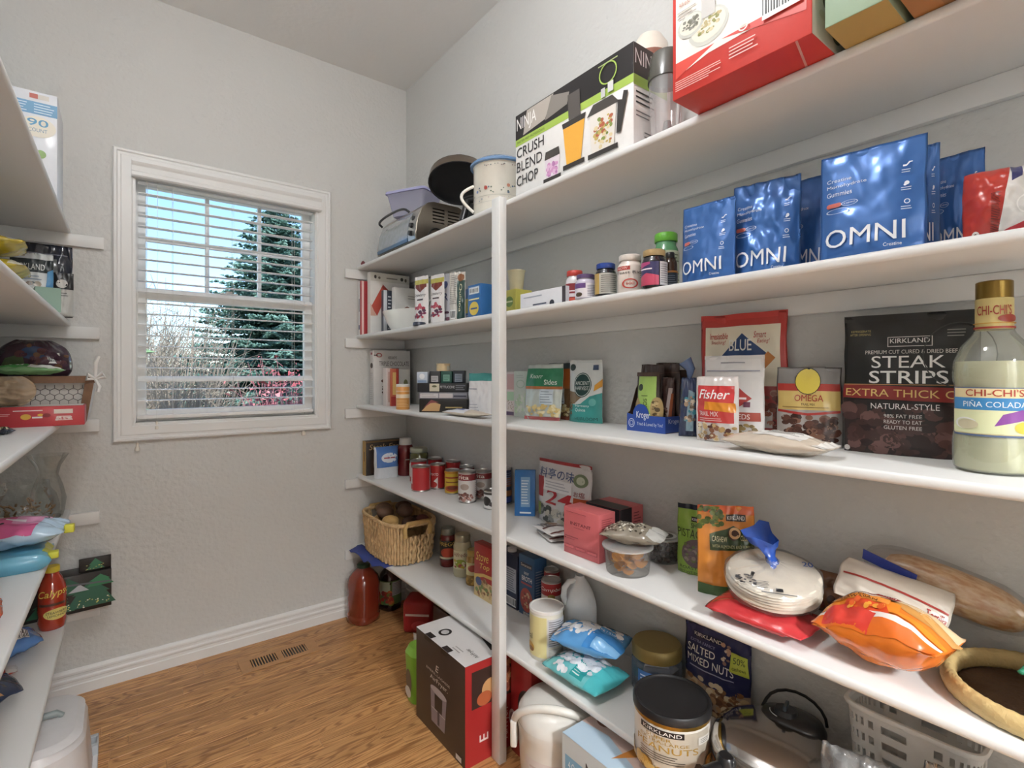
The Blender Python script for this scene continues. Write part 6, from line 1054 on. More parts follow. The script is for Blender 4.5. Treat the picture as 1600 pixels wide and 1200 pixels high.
q = putc(993, 1106, 1086, S5, X=1.145); R, H = q.R, q.H
rnd_item('peanut_can', 'large peanut can with black lid, gold rim and ivory label', 'can', q, [('can_wall', M('#e3ddd2', .4, coat=.2), [(0, 0), (.98, 0), (1, .02), (1, .78), (.99, .8)]), ('gold_rim', M('#a8863c', .3, .8), [(.995, .79), (1.02, .8), (1.02, .86), (1.0, .865)]), ('lid', M('#1d1d1f', .42), [(1.02, .855), (1.05, .87), (1.05, .97), (1.02, 1), (.97, 1), (.94, .975), (.9, .97), (0, .97)])],
   [('r', .05, .0, .85, .1, '#c9983c'), ('b', .0, .07, 1.0, .16, 40, .05, ['#c99c4a', '#b5843a', '#dcb870', '#8a6430']), ('r', .36, .15, .86, .76, '#bdb3a2'), ('r', .22, .67, .6, .765, '#241f1f'), ('t', 'KIRKLAND', .25, .69, .58, .745, '#ece8e4', {'b': .015}), ('t', 'SUPER', .28, .6, .5, .65, '#a8863c', {'b': .02}), ('t', 'EXTRA-LARGE', .22, .54, .64, .59, '#a8863c', {'b': .02}), ('t', 'PEANUTS', .18, .42, .72, .52, '#b08a3c', {'b': .04}), ('l', .22, .24, .62, .39, 4, '#4a4038'), ('r', .72, .56, .86, .68, '#dcd8d0'), ('l', .74, .58, .84, .66, 3, '#6a645c'), ('e', .9, .12, .12, .09, '#c9a24a'), ('b', .8, .08, 1.05, .26, 16, .05, ['#b5843a', '#7a5a30', '#d9bb7a'])])
# waffle maker
c = onx(1192, 600, 1.248); q = at(c.x, c.y-.024, S5, math.radians(-75)); t = thing('waffle_maker', 'round chrome and copper waffle maker with black control hump', 'waffle maker', q); R = .138; COP = M('#b5714f', .28, .9); 
lathe('base_shell', [(0, .012), (R*.75, .012), (R*.95, .03), (R, .055), (R*1.0, .066)], COP, t, n=48); lathe('lid_shell', [(R*1.0, .072), (R*1.02, .08), (R*1.0, .092), (R*.93, .112), (R*.7, .130), (R*.35, .138), (0, .14)], M('#b9b5b2', .12, 1., var=0), t, n=48)
lathe('seam_ring', [(R*.98, .064), (R*1.015, .066), (R*1.015, .073), (R*.98, .075)], BLK, t, n=48)
V, Fc = lathe_data([(0, -.02), (.058, -.02), (.06, .012), (.052, .03), (.026, .038), (0, .039)], 24); o = mesh_obj('control_hump', [(x*1.25, y*.9, z) for x, y, z in V], Fc, BLK, t, smooth=True, sharp=50); o.location = (.03, .07, .112); o.rotation_euler = (math.radians(-5), 0, 0)
V, Fc = lathe_data([(0, 0), (.027, 0), (.024, .012), (0, .013)], 18); k = mesh_obj('dial', V, Fc, M('#2a2c30', .4), o, smooth=True, sharp=40); k.location = (-.012, -.012, .034); box_obj('dial_grip', (-.004, .004, -.02, .02, .012, .024), M('#44525e', .3), o, bev=.002).location = (-.012, -.012, .034)
m = mesh_obj('dial_mark', *[(lambda d: d[0])(join_data([tube_data([(.036*math.cos(b), .036*math.sin(b), 0) for b in [s_+1.1*i/6 for i in range(7)]], .0012, n=4) for s_ in (.3, 3.2)])), (lambda d: d[1])(join_data([tube_data([(.036*math.cos(b), .036*math.sin(b), 0) for b in [s_+1.1*i/6 for i in range(7)]], .0012, n=4) for s_ in (.3, 3.2)]))], M('#cfd3d6', .5), o); m.location = (-.012, -.012, .036)
decals([('e', .5, .5, .5, .5, '#1d1c1c'), ('t', 'BELLA', .18, .3, .82, .7, '#8a8886')], lambda s, u, o: ((s-.5)*.09, -.07+(u-.5)*.022, .1315+.09*((u-.5)*.022)+o), t, curved=False, name='logo')
tube('power_cord', [(.05+.07*math.cos(a)-.02, .11+.012*math.sin(a), .12+.055*math.sin(a)) for a in [PI*i/10 for i in range(10)]]+[(-.06, .12, .08), (-.075, .128, .02)], .004, BLK, t, n=6)
for z in (.035, .075): tube('handle', [(-.085, -.135, z+.005), (-.105, -.165, z), (-.114, -.178, z-.01 if z < .05 else z+.002)], [.018, .02, .024], BLK, t, n=10)
lathe('hinge_knob', [(0, .03), (.022, .03), (.022, .1), (.016, .108), (0, .11)], BLK, t, n=16, c=(-.075, -.118))
for k in range(3): a = 2*PI*k/3; lathe('foot', [(0, 0), (.012, 0), (.015, .014), (0, .014)], BLK, t, n=10, c=(R*.6*math.cos(a), R*.6*math.sin(a)))
# plastic bags, holed basket, clear box
t, F_ = bag('clear_produce_bag', 'crinkled clear bag of dark bottles standing beside the waffle maker', 'bag', at(1.145, .383, S5, math.radians(-76), .14, .215), .10, '#8b8a8a', (), kind='pillow', amp=.018, film=CLEAR('#dfe0e0', .6, .12, .22, .3), nx=30, ny=30)
for dx, rr_ in ((-.035, .028), (.03, .026)): lathe('bottle', [(0, .006), (rr_, .006), (rr_, .12), (rr_*.5, .16), (rr_*.4, .19), (0, .19)], M('#4a4440', .3), t, n=14, c=(dx, .056))
t, F_ = bag('clear_produce_bag', 'slumped grey film bag behind the one of dark bottles', 'bag', at(1.17, .215, S5, math.radians(-84), .16, .255), .10, '#9a958e', (), kind='pillow', amp=.02, film=CLEAR('#cfccc8', .5, .15, .4, .3), nx=30, ny=30); lathe('paper_roll', [(0, .006), (.03, .006), (.03, .2), (0, .2)], M('#6d655c', .7), t, n=14, c=(0, .052))
t = thing('laundry_basket', 'white plastic basket with square holes at the back of the lowest shelf', 'basket', at(1.342, .345, S5, -PI/2)); V = []; Fc = []; nu, nv = 64, 15; w, dd, h = .115, .052, .25
for j in range(nv+1):
    for i in range(nu):
        a = 2*PI*i/nu; c, s = math.cos(a), math.sin(a); k = .84+.16*j/nv; V.append((w*k*math.copysign(abs(c)**.4, c), dd*k*math.copysign(abs(s)**.4, s), .002+h*j/nv))
for j in range(nv):
    for i in range(nu):
        if i % 2 and j % 2 and 1 < j < nv-1: continue
        Fc.append((j*nu+i, j*nu+(i+1) % nu, (j+1)*nu+(i+1) % nu, (j+1)*nu+i))
Fc.append(tuple(range(nu-1, -1, -1)))
o = mesh_obj('holed_wall', V, Fc, M('#d6d6d3', .45), t); so = o.modifiers.new('s', 'SOLIDIFY'); so.thickness = .0025
tube('rim', [(x*1.02, y*1.03, z+.003) for x, y, z in V[nv*nu:]], .006, M('#dededb', .4), t, n=6, closed=True)
# ------------------------------------------------------------------ on the floor, right side
def juice(label, q, liq, cap, spec, n=8):
    t = thing('juice_bottle', label, 'bottle', q, 'juice bottles on the floor'); R, H = q.R, q.H
    pr = [(0, 0), (.88, 0), (1, .02), (1, .12), (.96, .14), (1, .16), (.97, .3), (1, .44), (.97, .56), (1, .62), (.99, .68), (.86, .79), (.6, .88), (.36, .93), (.34, .955)]
    V, Fc = lathe_data([(r*R, z*H) for r, z in pr], 32); V = [(x*(1+.05*math.cos(4*math.atan2(y, x))), y*(1+.05*math.cos(4*math.atan2(y, x))), z) for x, y, z in V]
    mesh_obj('bottle', V, Fc, liq, t, smooth=True); lathe('cap', [(R*.4, H*.94), (R*.42, H*.945), (R*.42, H*.99), (R*.38, H), (0, H)], cap, t, n=20)
    if spec: decals(spec, lambda s, u, o: (lambda a, r: (r*math.sin(a), -r*math.cos(a), u*H))((s-.5)*PI, R*1.03+o), t)
juice('big red-brown juice bottle with ribbed sides, clear of labels in front', putc(544, 592, 880, 0, vB=979), M('#7a2c1c', .12, coat=.8, var=.15), M('#24402c', .4), [('r', -.35, .2, -.02, .72, '#d9d0c8'), ('l', -.3, .25, -.05, .66, 8, '#a84a40')])
juice('dark juice bottle with vegetable picture label', putc(593, 626, 880, 0, X=1.29), M('#2f1a1c', .15, coat=.7), M('#2a2024', .4), [('r', -.1, .16, 1.1, .68, '#55744a'), ('p', [(.1, .4), (.5, .3), (.5, .66), (.1, .66)], '#c9d6c0'), ('b', .05, .17, .55, .42, 26, .07, ['#b03a30', '#c96a3c', '#8a3a34', '#6a8a3c']), ('r', .56, .36, 1.05, .66, '#aab0b8'), ('l', .58, .38, 1.0, .64, 8, '#5d6270')])
box_item('coffee_tub', 'red plastic tub with a white stripe under the lowest shelf', 'tub', at(1.27, 2.475, 0, math.radians(-42), .16, .17), .15, '#a82a2e', [('t', 'FRITOS', .1, .5, .9, .68, '#e8d6d2'), ('e', .6, .25, .3, .16, '#c9484a')], flaps=False, part='tub', bev=.02)
box_item('dark_carton', 'dark brown carton under the lowest shelf', 'box', at(1.27, 2.20, 0, -PI/2, .2, .22), .14, '#4a2f26', [('r', .1, .5, .9, .6, '#5d3c30')])
bag('snack_multipack', 'white snack multipack with red and yellow spots behind the fryer carton', 'bag', at(1.145, 2.125, 0, math.radians(-60), .2, .15), .07, '#dcd5d2', [('e', .3, .3, .1, .1, '#d9a83c'), ('e', .36, .42, .08, .1, '#b0443c'), ('e', .66, .5, .12, .14, '#2c2a2c'), ('e', .8, .6, .1, .12, '#2c2a2c'), ('l', .1, .7, .6, .85, 3, '#a89a98')], kind='stand', amp=.006)
box_item('air_fryer_carton', 'tall brown, white and red air fryer carton standing before the shelf', 'box', at(.966, 1.706, 0, -PI/2, .368, .358), .27, '#3a2c26', [('t', 'E', .43, .70, .5, .77, '#d9d0c8', {'s': .2}), ('t', 'EMERIL LAGASSE', .24, .655, .72, .68, '#cfc6be'), ('t', 'AirFryer.', .32, .57, .68, .63, '#ded8d2', {'b': .02}), ('p', [(.35, .14), (.62, .14), (.66, .5), (.33, .5)], '#8d8288'), ('e', .495, .5, .165, .04, '#b5adb0'), ('p', [(.42, .3), (.57, .3), (.58, .46), (.42, .46)], '#2f2624'), ('r', .35, .29, .635, .295, '#d6d0d2'), ('r', .48, .16, .52, .3, '#55494c'), ('r', .84, .03, .94, .08, '#d3ccc6'), ('r', .2, .955, .33, 1, '#1d1715'), ('r', .55, .955, .68, 1, '#1d1715')],
   right=[('r', 0, 0, 1, 1, '#a52a2a'), ('r', .1, .55, .95, .92, '#3f2c26'), ('e', .4, .7, .14, .1, '#c99c6a'), ('e', .3, .62, .12, .07, '#b5613c'), ('b', .5, .58, .95, .9, 40, .06, ['#b5714c', '#8a4434', '#d9a57a', '#a85a44']), ('t', 'AirFryer.', .58, .1, .72, .42, '#ecdcd8', {'rot': 90, 'b': .01}), ('t', 'EMERIL LAGASSE', .42, .08, .5, .46, '#e3c9c4', {'rot': 90}), ('t', 'E', .22, .2, .36, .27, '#ecdcd8', {'rot': 90})],
   top=[('r', 0, 0, 1, 1, '#dddad8'), ('e', .3, .26, .07, .1, '#2a2626'), ('e', .3, .26, .045, .06, '#c9c6c4'), ('r', .2, 0, .33, .09, '#2a2424'), ('r', .55, 0, .68, .09, '#2a2424'), ('p', [(.55, .62), (.9, .5), (.92, .62), (.57, .76)], '#3a3535'), ('e', .56, .69, .05, .09, '#b5b2b0'), ('t', 'AirFryer', .74, .22, .94, .3, '#5a5452', {'rot': 180}), ('l', .62, .1, .78, .2, 2, '#aaa5a2')])
t = thing('cereal_keeper', 'lime green plastic tub behind the air fryer carton', 'tub', at(1.035, 1.985, 0, -PI/2)); frustum('tub_body', .085, .1, .105, .115, 0, .2, M('#7fb83c', .35, coat=.2), t, r=.03); frustum('tub_top', .105, .115, .085, .09, .2, .228, M('#8cc24a', .35), t, r=.03)
decals([('e', .5, .45, .3, .25, '#6a5a4c'), ('e', .4, .2, .3, .12, '#d6d3cc')], lambda s, u, o: ((s-.5)*.085, -.052-.007*u-o, u*.2), t)
box_item('pot_carton', 'red appliance carton standing behind the white post', 'box', at(1.155, 1.447, 0, -PI/2, .118, .34), .24, '#a52a2a', [('e', .75, .55, .4, .2, '#3a3a3a'), ('e', .8, .55, .34, .17, '#1c1c1c'), ('e', .1, .35, .2, .1, '#c9b4b0'), ('e', .1, .35, .14, .07, '#8a6a68')])
t = thing('rice_cooker', 'white electric rice cooker with curved carrying handle', 'rice cooker', at(1.145, 1.247, 0, math.radians(-50))); WP = M('#dcd9d2', .3, coat=.3); R = .125
lathe('cooker_body', [(0, .004), (R*.85, .004), (R*.9, .02), (R*.97, .14), (R*1.0, .235), (R*1.03, .245), (R*1.03, .265)], WP, t, n=40); lathe('cooker_lid', [(R*1.02, .264), (R*1.0, .29), (R*.85, .315), (R*.5, .33), (0, .334)], WP, t, n=40)
hp = [(R*1.08*math.cos(a), -R*1.02*math.sin(a)*.55-.02, .235+.105*math.sin(a)) for a in [PI*i/16 for i in range(17)]]; tube('handle', hp, [.013]*17, M('#e3e0d8', .3), t, n=8)
for sg in (-1, 1): box_obj('handle_ear', (sg*R*1.08-.011, sg*R*1.08+.011, -.05, .0, .17, .26), WP, t, bev=.006)
lathe('steam_vent', [(0, .325), (.02, .325), (.02, .345), (.013, .347), (.012, .3), (0, .3)], M('#d3cfc6', .4), t, n=16, c=(.06, .02))
box_obj('hinge_bar', (-.05, .05, .08, .11, .255, .285), M('#c9cbd0', .4), t, bev=.004)
decals([('r', .25, .15, .75, .75, '#d6cdc9'), ('l', .3, .2, .7, .7, 6, '#c3b4b0')], lambda s, u, o: (lambda a, r: (r*math.sin(a), -r*math.cos(a), u*.25))((s-.5)*PI, R*(.9+.1*u)+o+.001), t)
box_item('ice_cream_carton', 'pastel ice cream maker carton picturing waffle cones', 'box', at(1.035, .945, 0, -PI/2, .315, .335), .27, '#c9d3d8', [('r', 0, .0, 1, 1, '#cdd6da'), ('t', 'NOSTALGIA', .3, .78, 1.0, .9, '#33343c'), ('p', [(.04, .68), (.4, .68), (.36, .76), (.4, .84), (.04, .84)], '#7fb0cf'), ('t', '4 Qt. Bucket', .08, .72, .36, .8, '#eef2f4'), ('t', 'Classic', .02, .5, .4, .64, '#3a3a44', {'s': .2}), ('e', .7, .4, .2, .25, '#e0c9b8')],
   top=[('r', 0, 0, 1, 1, '#dcc0b4'), ('p', [(.0, .0), (1, 0), (1, .3), (.7, .2), (.3, .35), (0, .3)], '#b9cfe0'), ('e', .15, .6, .12, .2, '#8a5a48'), ('p', [(.5, .12), (.56, .5), (.7, .46)], '#c9833c'), ('e', .62, .52, .1, .1, '#e3b9a0'), ('p', [(.82, .0), (.86, .35), (.96, .3)], '#b5713c'), ('e', .9, .36, .09, .1, '#7a3a34')])
# ------------------------------------------------------------------ left shelves
L1, L2, L3, L4, L5 = SZ
def lat(x, y, z, rot=0, W=.1, H=.1): return at(x, y, z, rot, W, H)
box_item('storage_bag_box', 'white and blue carton marked with ninety count', 'box', lat(-.235, 2.43, L1, 0, .145, .36), .25, '#d9dce2', [('r', .0, .78, 1, .9, '#6f9fc4'), ('r', .5, .93, .85, .975, '#c9c4bc'), ('r', .5, .93, .65, .975, '#b5655a'), ('l', .58, .79, .95, .89, 4, '#d3e3ee'), ('l', .1, .79, .5, .89, 4, '#d3e3ee'), ('e', .65, .66, .33, .1, '#e3ddce'), ('t', '90', .46, .665, .84, .735, '#5a98bd', {'b': .03}), ('t', 'COUNT', .48, .61, .82, .645, '#6a8fa8'), ('e', .7, .4, .1, .04, '#8aa86a')])
for i in range(3):
    bag('snack_bag', ('yellow snack bag at the bottom of the pile', 'yellow snack bag in the middle of the pile', 'yellow snack bag on top of the pile')[i], 'bag', lat(-.305, 2.14-.015*i, L2+.071*i, .05*i, .19, .06), .062, '#cdb73c', [('p', [(.78, .0), (1, 0), (1, 1), (.82, 1)], '#dcd9cc'), ('e', .4, .12, .1, .1, '#d9d3b0'), ('e', .4, .12, .06, .06, '#a8a070')], kind='pillow', flat=True, L=.26, amp=.006, rough=.22, group='yellow snack bags')
bag('coffee_pouch', 'black glossy coffee pouch behind the nut bag', 'pouch', lat(-.205, 2.70, L2, .05, .14, .285), .06, '#232733', [('p', [(.35, .5), (.7, .52), (.66, .8), (.4, .8)], '#6a6d6c'), ('l', .4, .55, .65, .77, 5, '#c3c4bc'), ('r', 0, .86, 1, .87, '#8a8c9a')], amp=.008, rough=.2)
bag('nut_bag', 'pale blue and white nut bag standing before the black pouch', 'bag', lat(-.245, 2.585, L2, .0, .12, .225), .05, '#cfd3d3', [('r', 0, .68, 1, .9, '#2c3436'), ('t', 'KIRKLAND', .1, .72, .8, .82, '#d3d6d2'), ('b', .2, .3, .7, .5, 8, .08, ['#8a7a6c', '#5d6a6c', '#b5a898']), ('p', [(.8, .2), (1, .2), (1, .75), (.86, .7)], '#5a94c0'), ('l', .2, .54, .8, .64, 2, '#8a98a8')], amp=.006)
bag('candy_pouch', 'small black and silver pouch beside the nut bag', 'pouch', lat(-.165, 2.66, L2, .0, .07, .17), .03, '#b9b9b4', [('r', 0, .62, 1, 1, '#1e1e20'), ('e', .5, .75, .25, .1, '#c9c6c0'), ('l', .2, .45, .8, .56, 2, '#6a6a68')], amp=.003)
box_item('tea_box', 'small pale green and white carton at the shelf edge', 'box', lat(-.192, 2.50, L2, math.radians(8), .07, .088), .1, '#dfe3dc', [('r', 0, 0, 1, 1, '#8aa898')], right=[('t', 'herbal', .3, .3, .8, .42, '#8ab4a8'), ('l', .3, .1, .7, .2, 2, '#b4c4b8')], left=[('r', 0, 0, 1, 1, '#8aa898')])
# crate
t = thing('wire_crate', 'wooden crate with chicken-wire front, white liner and ribbon bow', 'crate', at(-.215, 2.50, L3)); WD = M('#7a5a42', .65, var=.3, bump=.4, bscale=60); w0, w1, h, d = .13, .155, .17, .30
bm = bmesh.new()
def prism(bm, pts, y0, y1):
    a = [bm.verts.new((x, y0, z)) for x, z in pts]; b = [bm.verts.new((x, y1, z)) for x, z in pts]; n = len(pts)
    bm.faces.new(a); bm.faces.new(b[::-1])
    for i in range(n): bm.faces.new((a[i], b[i], b[(i+1) % n], a[(i+1) % n]))
for nm, pts in (('top_rail', [(-w1, h-.026), (w1-.001, h-.026), (w1, h), (-w1, h)]), ('bottom_rail', [(-w0, 0), (w0, 0), (w0+.004, .026), (-w0-.004, .026)]), ('corner_post', [(w0+.004-.026, .0265), (w0+.004, .0265), (w1-.004, h-.0265), (w1-.03, h-.0265)]), ('corner_post', [(-w0-.004, .0265), (-w0+.022, .0265), (-w1+.03, h-.0265), (-w1+.004, h-.0265)])):
    bm = bmesh.new(); prism(bm, pts, 0, .016); bmesh.ops.recalc_face_normals(bm, faces=bm.faces[:]); bm_obj(nm, bm, WD, t)
for sg in (-1, 1): bm = bmesh.new(); prism(bm, [(sg*(w0-.002), .001), (sg*w0, .001), (sg*(w1), h-.004), (sg*(w1-.003), h-.004)], .0165, d); bmesh.ops.recalc_face_normals(bm, faces=bm.faces[:]); bm_obj('side_liner', bm, M('#dcd9d4', .6), t)
box_obj('crate_floor', (-w0+.003, w0-.003, .0165, d, .002, .012), WD, t); box_obj('back_board', (-w0+.003, w0-.003, d-.012, d, .0125, h), WD, t); box_obj('cloth_liner', (-w0+.004, w0-.004, .03, .034, .0125, h-.02), M('#d9d4cd', .8), t)
parts = []; s = .026
for r in range(8):
    for c in range(14):
        x = -.155+c*s*1.0+(r % 2)*s*.5; z = .028+r*s*.75
        if z > h-.03: continue
        for (dx, dz) in ((0, s*.45), (-s*.5, -s*.3), (s*.5, -s*.3)):
            if abs(x) < .13 and abs(x+dx) < .135 and z+dz > .02 and z+dz < h-.02: parts.append(tube_data([(x, .008, z), (x+dx, .008, z+dz)], .0009, n=4, cap=False))
mesh_obj('wire_mesh', *join_data(parts), M('#4a4644', .5, .6), t)
RB = M('#e6e4e0', .6)
for (pts) in ([(w1, -.006, h-.01), (w1+.022, -.01, h+.012), (w1+.03, -.01, h-.004), (w1, -.006, h-.012)], [(w1, -.006, h-.01), (w1-.022, -.012, h+.006), (w1-.024, -.012, h-.012), (w1, -.006, h-.012)], [(w1, -.006, h-.01), (w1+.002, -.01, h+.05), (w1+.01, -.008, h+.075)], [(w1, -.006, h-.01), (w1+.012, -.008, h-.04), (w1+.008, -.01, h-.06)]):
    tube('ribbon', pts, [.005, .008, .007, .004][:len(pts)], RB, t, n=6)
bag('salad_bag', 'dark purple salad bag bulging out of the crate', 'bag', at(-.235, 2.565, L3+.13, .1, .22, .175), .13, '#3f2c36', [('p', [(.05, .3), (.4, .35), (.35, .7), (.15, .6)], '#4a5a3c'), ('e', .5, .72, .2, .14, '#3a4a6a'), ('bar', .66, .5, .84, .72), ('r', .1, .12, .45, .3, '#2c2f38'), ('t', 'GREENS', .14, .17, .42, .26, '#c9cbd0'), ('b', .3, .4, .95, .9, 26, .06, ['#4a2f3c', '#5d3c40', '#6a4a34', '#3a2430'])], kind='pillow', amp=.016, rough=.15, puff=.55)
bag('herb_bag', 'green and white film bag lying over the crate rail', 'bag', at(-.245, 2.47, L3+.174, .0, .2, .03), .035, '#7fae7a', [('p', [(.5, .1), (.95, .2), (.95, .8), (.55, .8)], '#d9dcd6'), ('p', [(.1, .2), (.5, .1), (.5, .5), (.1, .6)], '#4f9a52'), ('b', .0, .4, .4, .9, 14, .06, ['#b9d3ae', '#dfe6d8'])], kind='pillow', flat=True, L=.075, amp=.008, rough=.15)
box_item('date_box', 'shallow red fruit box sticking out over the shelf edge', 'box', at(-.215, 2.345, L3, 0, .26, .068), .14, '#b8323a', [('t', 'ADEL To completion', .3, .74, .58, .86, '#e8cfca'), ('r', .69, .62, .88, .84, '#d9cfc4'), ('l', .02, .55, .3, .7, 2, '#e0b4ae'), ('e', .42, .5, .05, .14, '#d9a83c'), ('r', .48, .42, .58, .5, '#e8e0d8'), ('p', [(.7, .28), (.88, .28), (.86, .5), (.72, .5)], '#e0c4be'), ('b', .71, .3, .87, .46, 12, .012, ['#e8dcd8', '#b8323a']), ('e', .56, .58, .03, .06, '#d9a83c'), ('e', .62, .55, .04, .1, '#8a2028')], top=[('r', .02, .04, .98, .96, '#d9d4cf')], flaps=False)
bag('grocery_bag', 'crumpled tan plastic grocery bag on the red fruit box', 'bag', at(-.295, 2.36, L3+.0685, .0, .16, .1), .1, '#b59f84', (), kind='pillow', amp=.022, rough=.3, puff=.45)
for i, (dx, dy, c) in enumerate(((-.27, 2.12, '#3a3c34'), (-.245, 2.09, '#2f3440'), (-.29, 2.05, '#8a7a34'))):
    bag('wrapped_candy', ('green foil wrapped candy before the red fruit box', 'navy foil wrapped candy before the red fruit box', 'gold foil wrapped candy near the shelf front')[i], 'candy', at(dx, dy, L3, i*1.1, .055, .02), .02, c, [('b', .1, .1, .9, .9, 16, .08, ['#1e2024', '#c9c4a0', '#6d6a3c'])], kind='pillow', flat=True, L=.03, amp=.006, rough=.15, nx=12, ny=12, group='wrapped candies')
# glass vases
GLS = CLEAR('#fafcfb', .3, .02, .02, .3)
def vase(label, x, y, prof, R, H, fill=None):
    t = thing('glass_vase', label, 'vase', at(x, y, L4), 'glass vases'); lathe('glass', [(r*R, z*H) for r, z in prof], GLS, t, n=36)
    lathe('glass_foot', [(0, .0008), (prof[0][0]*R*.9, .0008), (prof[0][0]*R*.9, .008), (0, .008)], CLEAR('#dfe6e4', .4, .03, .15, .3), t, n=24)
    if fill:
        rd = random.Random(11); parts = []
        for i in range(90):
            a = rd.uniform(0, 2*PI); rr = R*rd.uniform(.3, .78); z = rd.uniform(.012, H*.55); b = a+rd.uniform(-1.6, 1.6); l = rd.uniform(.015, .035); V = []
            pts = [(rr*math.cos(a), rr*math.sin(a), z), (rr*math.cos(a)+l*math.cos(b)*.6, rr*math.sin(a)+l*math.sin(b)*.6, z+rd.uniform(-.004, .02))]
            k = max((p[0]**2+p[1]**2)**.5 for p in pts)/(R*.86)
            if k > 1: pts = [(p[0]/k, p[1]/k, p[2]) for p in pts]
            parts.append(tube_data(pts, [.004, .003], n=4))
        o = mesh_obj('wood_shavings', *join_data(parts), M('#a07f58', .7, var=.35), t); o['kind'] = 'stuff'
vase('tall flared clear glass vase by the far wall', -.215, 2.79, [(.7, 0), (.8, .1), (.9, .3), (.72, .52), (.5, .68), (.62, .82), (.95, .97), (1, 1), (.97, 1)], .064, .255)
vase('round glass bowl filled with wood shavings', -.262, 2.575, [(.5, 0), (.8, .06), (.98, .3), (1, .48), (.9, .72), (.72, .86), (.7, 1), (.68, 1)], .098, .185, True)
vase('clear glass jar beside the bowl of shavings', -.365, 2.395, [(.85, 0), (1, .05), (1, .7), (.85, .82), (.85, 1), (.82, 1)], .06, .17)
vase('small round clear glass vase in front of the bowl of shavings', -.222, 2.385, [(.5, 0), (.85, .1), (1, .4), (.9, .7), (.6, .9), (.66, 1), (.63, 1)], .062, .115)
bag('wipes_pack', 'teal wet wipes pack under the pink one', 'packet', at(-.285, 2.05, L4, .04, .27, .05), .05, '#6fb4d0', [('o', .28, .3, .06, .12, .2, '#c9e0ea'), ('p', [(.92, .2), (1, .2), (1, .8), (.94, .8)], '#d9d94a')], kind='brick', flat=True, L=.2, amp=.003, group='wet wipes')
box_obj('pull_tab', (.125, .15, .03, .06, .02, .04), M('#d6d64a', .5), bpy.data.objects['wipes_pack'], bev=.003)
t, F_ = bag('wipes_pack', 'pink, white and blue diaper pack on the teal wipes', 'packet', at(-.265, 2.09, L4+.0505, -.05, .28, .08), .085, '#bcd6ea', [('p', [(.25, .05), (.75, .0), (.82, .7), (.4, .95), (.2, .6)], '#d96a9c'), ('p', [(.0, .2), (.2, .1), (.25, .7), (.05, .9)], '#e3e6ea'), ('p', [(.1, .2), (.16, .2), (.22, .8), (.12, .8)], '#5a94c8'), ('p', [(.55, .3), (.78, .25), (.85, .85), (.6, .8)], '#e0a0c4'), ('t', 'mia', .5, .3, .66, .5, '#f0e6ec'), ('b', .35, .1, .5, .3, 10, .02, ['#3a2c38', '#e8e0e6'])], kind='pillow', flat=True, L=.2, amp=.01, rough=.18)
box_obj('pull_tab', (.135, .16, .05, .075, .03, .055), M('#d6d64a', .5), t, bev=.003)
bag('chip_bag', 'orange snack bag lying near the front of the shelf', 'bag', at(-.30, 1.60, L4, .1, .2, .05), .06, '#d95a26', [('r', .6, 0, .7, 1, '#e88a3c')], kind='pillow', flat=True, L=.16, amp=.006, rough=.2)
# lowest left shelf
TR = [('p', [(x-w, y), (x+w, y), (x+w*.6, y+h*.5), (x+w*.75, y+h*.5), (x, y+h), (x-w*.75, y+h*.5), (x-w*.6, y+h*.5)], c) for x, y, w, h, c in ((.48, .08, .2, .5, '#2f6a4c'), (.82, .1, .22, .7, '#27604a'), (.62, .5, .16, .45, '#1f5a44'), (.9, .62, .12, .3, '#2f7a52'))]
q = at(-.198, 2.775, L5, math.radians(4), .372, .155)
box_item('holiday_box', 'black carton printed with fir trees and snowy peaks, overhanging the shelf', 'box', q, .105, '#1d1a19', TR+[('p', [(.42, .45), (.52, .75), (.62, .42), (.56, .5), (.52, .45), (.48, .52)], '#c9ccd2'), ('p', [(.62, .55), (.72, .74), (.8, .55)], '#b4b9c0'), ('b', .4, .08, .98, .3, 40, .008, ['#c9c46a', '#e6e4d0']), ('p', [(.42, .78), (1, .66), (1, .7), (.42, .84)], '#5a5f66')])
o = box_obj('top_flap', (.08, .186, .02, .03, .156, .21), M('#231e1b', .5), bpy.data.objects['holiday_box'], bev=.001)
decals([('p', [(.2, .1), (.8, .1), (.65, .45), (.75, .45), (.5, .95), (.3, .45), (.36, .45)], '#2f6f50'), ('b', .2, .1, .8, .5, 12, .03, ['#c9c46a'])], lambda s, u, oo: (.08+.106*s, .02-oo, .156+.054*u), bpy.data.objects['holiday_box'], curved=False, name='flap_print')
q = putc(64, 99, 884, L5, vB=986); rnd_item('lemonade_bottle', 'red lemonade bottle with yellow cap', 'bottle', q, [('bottle', M('#a83420', .1, coat=.8), [(0, 0), (.85, 0), (.92, .02), (1, .12), (.96, .22), (1, .3), (1.0, .55), (.93, .68), (.7, .8), (.5, .87), (.47, .91)]), ('cap', M('#d9c23c', .4), [(.5, .905), (.53, .91), (.53, .985), (.5, 1), (0, 1)])], [('t', 'Calypso', .16, .5, .98, .64, '#e6c95a', {'s': .2, 'sl': .03}), ('e', .62, .26, .32, .09, '#e0cf7a'), ('t', 'STRAWBERRY', .36, .265, .9, .305, '#3a2c1c', {'b': .01}), ('t', 'LEMONADE', .4, .215, .86, .25, '#3a2c1c', {'b': .01}), ('r', .2, .4, .8, .44, '#5d3a2c')])
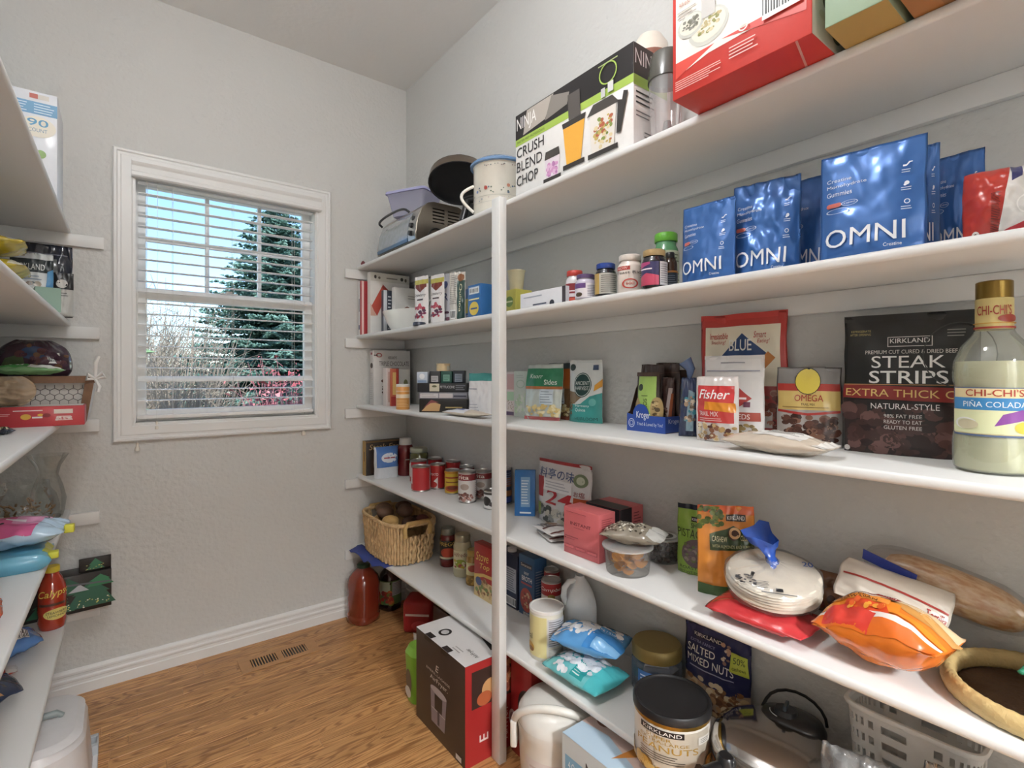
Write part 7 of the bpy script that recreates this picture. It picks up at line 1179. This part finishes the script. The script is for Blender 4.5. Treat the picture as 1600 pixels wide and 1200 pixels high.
bag('pancake_mix_bag', 'blue and silver bag with barcode slumped beside the lemonade', 'bag', at(-.29, 2.42, L5, math.radians(18), .2, .1), .09, '#5a86c4', [('p', [(.0, .3), (.6, .2), (.7, .7), (.3, 1), (0, 1)], '#c9c6c4'), ('b', .3, .6, .75, .95, 20, .07, ['#8a5a48', '#b58a70', '#6d4438']), ('bar', .55, .12, .82, .42)], kind='pillow', flat=True, L=.16, amp=.01, rough=.2)
bag('cookie_bag', 'navy cookie bag with orange oval, clear end showing brown cookies', 'bag', at(-.315, 2.07, L5, math.radians(20), .22, .09), .085, '#27324e', [('p', [(.1, .0), (.8, .0), (.6, .25), (.1, .3)], '#a8805a'), ('b', .1, .02, .7, .22, 26, .06, ['#8a5a34', '#b5834e', '#6d4426']), ('e', .6, .58, .2, .2, '#e3ddd6'), ('e', .6, .58, .18, .18, '#d98a5a'), ('t', 'Cookies', .47, .55, .73, .65, '#4a2c20', {'s': .2}), ('p', [(.2, .4), (.42, .35), (.44, .55), (.2, .6)], '#8aa3b8'), ('b', .1, .65, .5, .95, 60, .008, ['#5a6684', '#3f4a68'])], kind='pillow', flat=True, L=.17, amp=.008, rough=.2)
bag('red_packet', 'small red packet half under the navy cookie bag', 'packet', at(-.30, 2.32, L5, .2, .1, .02), .018, '#b5402c', [('r', .7, 0, 1, 1, '#d9d4ce')], kind='pillow', flat=True, L=.06, amp=.003, nx=12, ny=12)
bag('orange_packet', 'small bright orange packet before the navy cookie bag', 'packet', at(-.315, 1.95, L5, .0, .1, .03), .035, '#e0601e', (), kind='pillow', flat=True, L=.07, amp=.006, nx=12, ny=12)
# cake carrier on the floor
t = thing('cake_carrier', 'white plastic cake carrier with grey handle on the oak floor', 'cake carrier', at(-.238, 2.265, 0)); PLS = M('#d9d8d9', .35, coat=.1); GRY = M('#8a9494', .4)
frustum('base_tray', .37, .46, .38, .47, .001, .014, PLS, t, r=.14, n=10); frustum('base_rim', .38, .47, .375, .465, .0142, .02, PLS, t, r=.14, n=10)
frustum('dome_wall', .35, .42, .325, .385, .021, .205, PLS, t, r=.12, n=10, capt=False); 
for i, (a, b, c, d_, z0, z1) in enumerate(((.325, .385, .31, .365, .205, .228), (.31, .365, .27, .32, .228, .243), (.27, .32, .2, .24, .243, .248))): frustum('dome_shoulder', a, b, c, d_, z0, z1, PLS, t, r=.115-.02*i, n=10, capb=False, capt=(i == 2))
tube('handle', [(-.06, -.0, .249), (-.055, 0, .262), (.085, 0, .262), (.1, 0, .249)], [.009, .011, .011, .009], GRY, t, n=8)
lathe('handle_well', [(0, .2484), (.045, .2486), (0, .2489)], PLS, t, n=20, sx=1.5)
bm = bmesh.new()
for b in ((.165, .19, .1, .118, .0145, .055), (.165, .19, .162, .18, .0145, .055), (.165, .19, .118, .162, .0145, .028), (.184, .19, .118, .162, .028, .055)): bbox(bm, *b, bev=.002)
bm_obj('clip', bm, M('#b4b9bd', .4), t, smooth=True, sharp=40)
decals([('l', .3, .3, .7, .7, 4, '#a8928e')], lambda s, u, o: (.05+.12*s, -.2088-o+.0175*(.05+.08*u)/.184*1.0, .06+.08*u), t, curved=False, name='embossed_print')
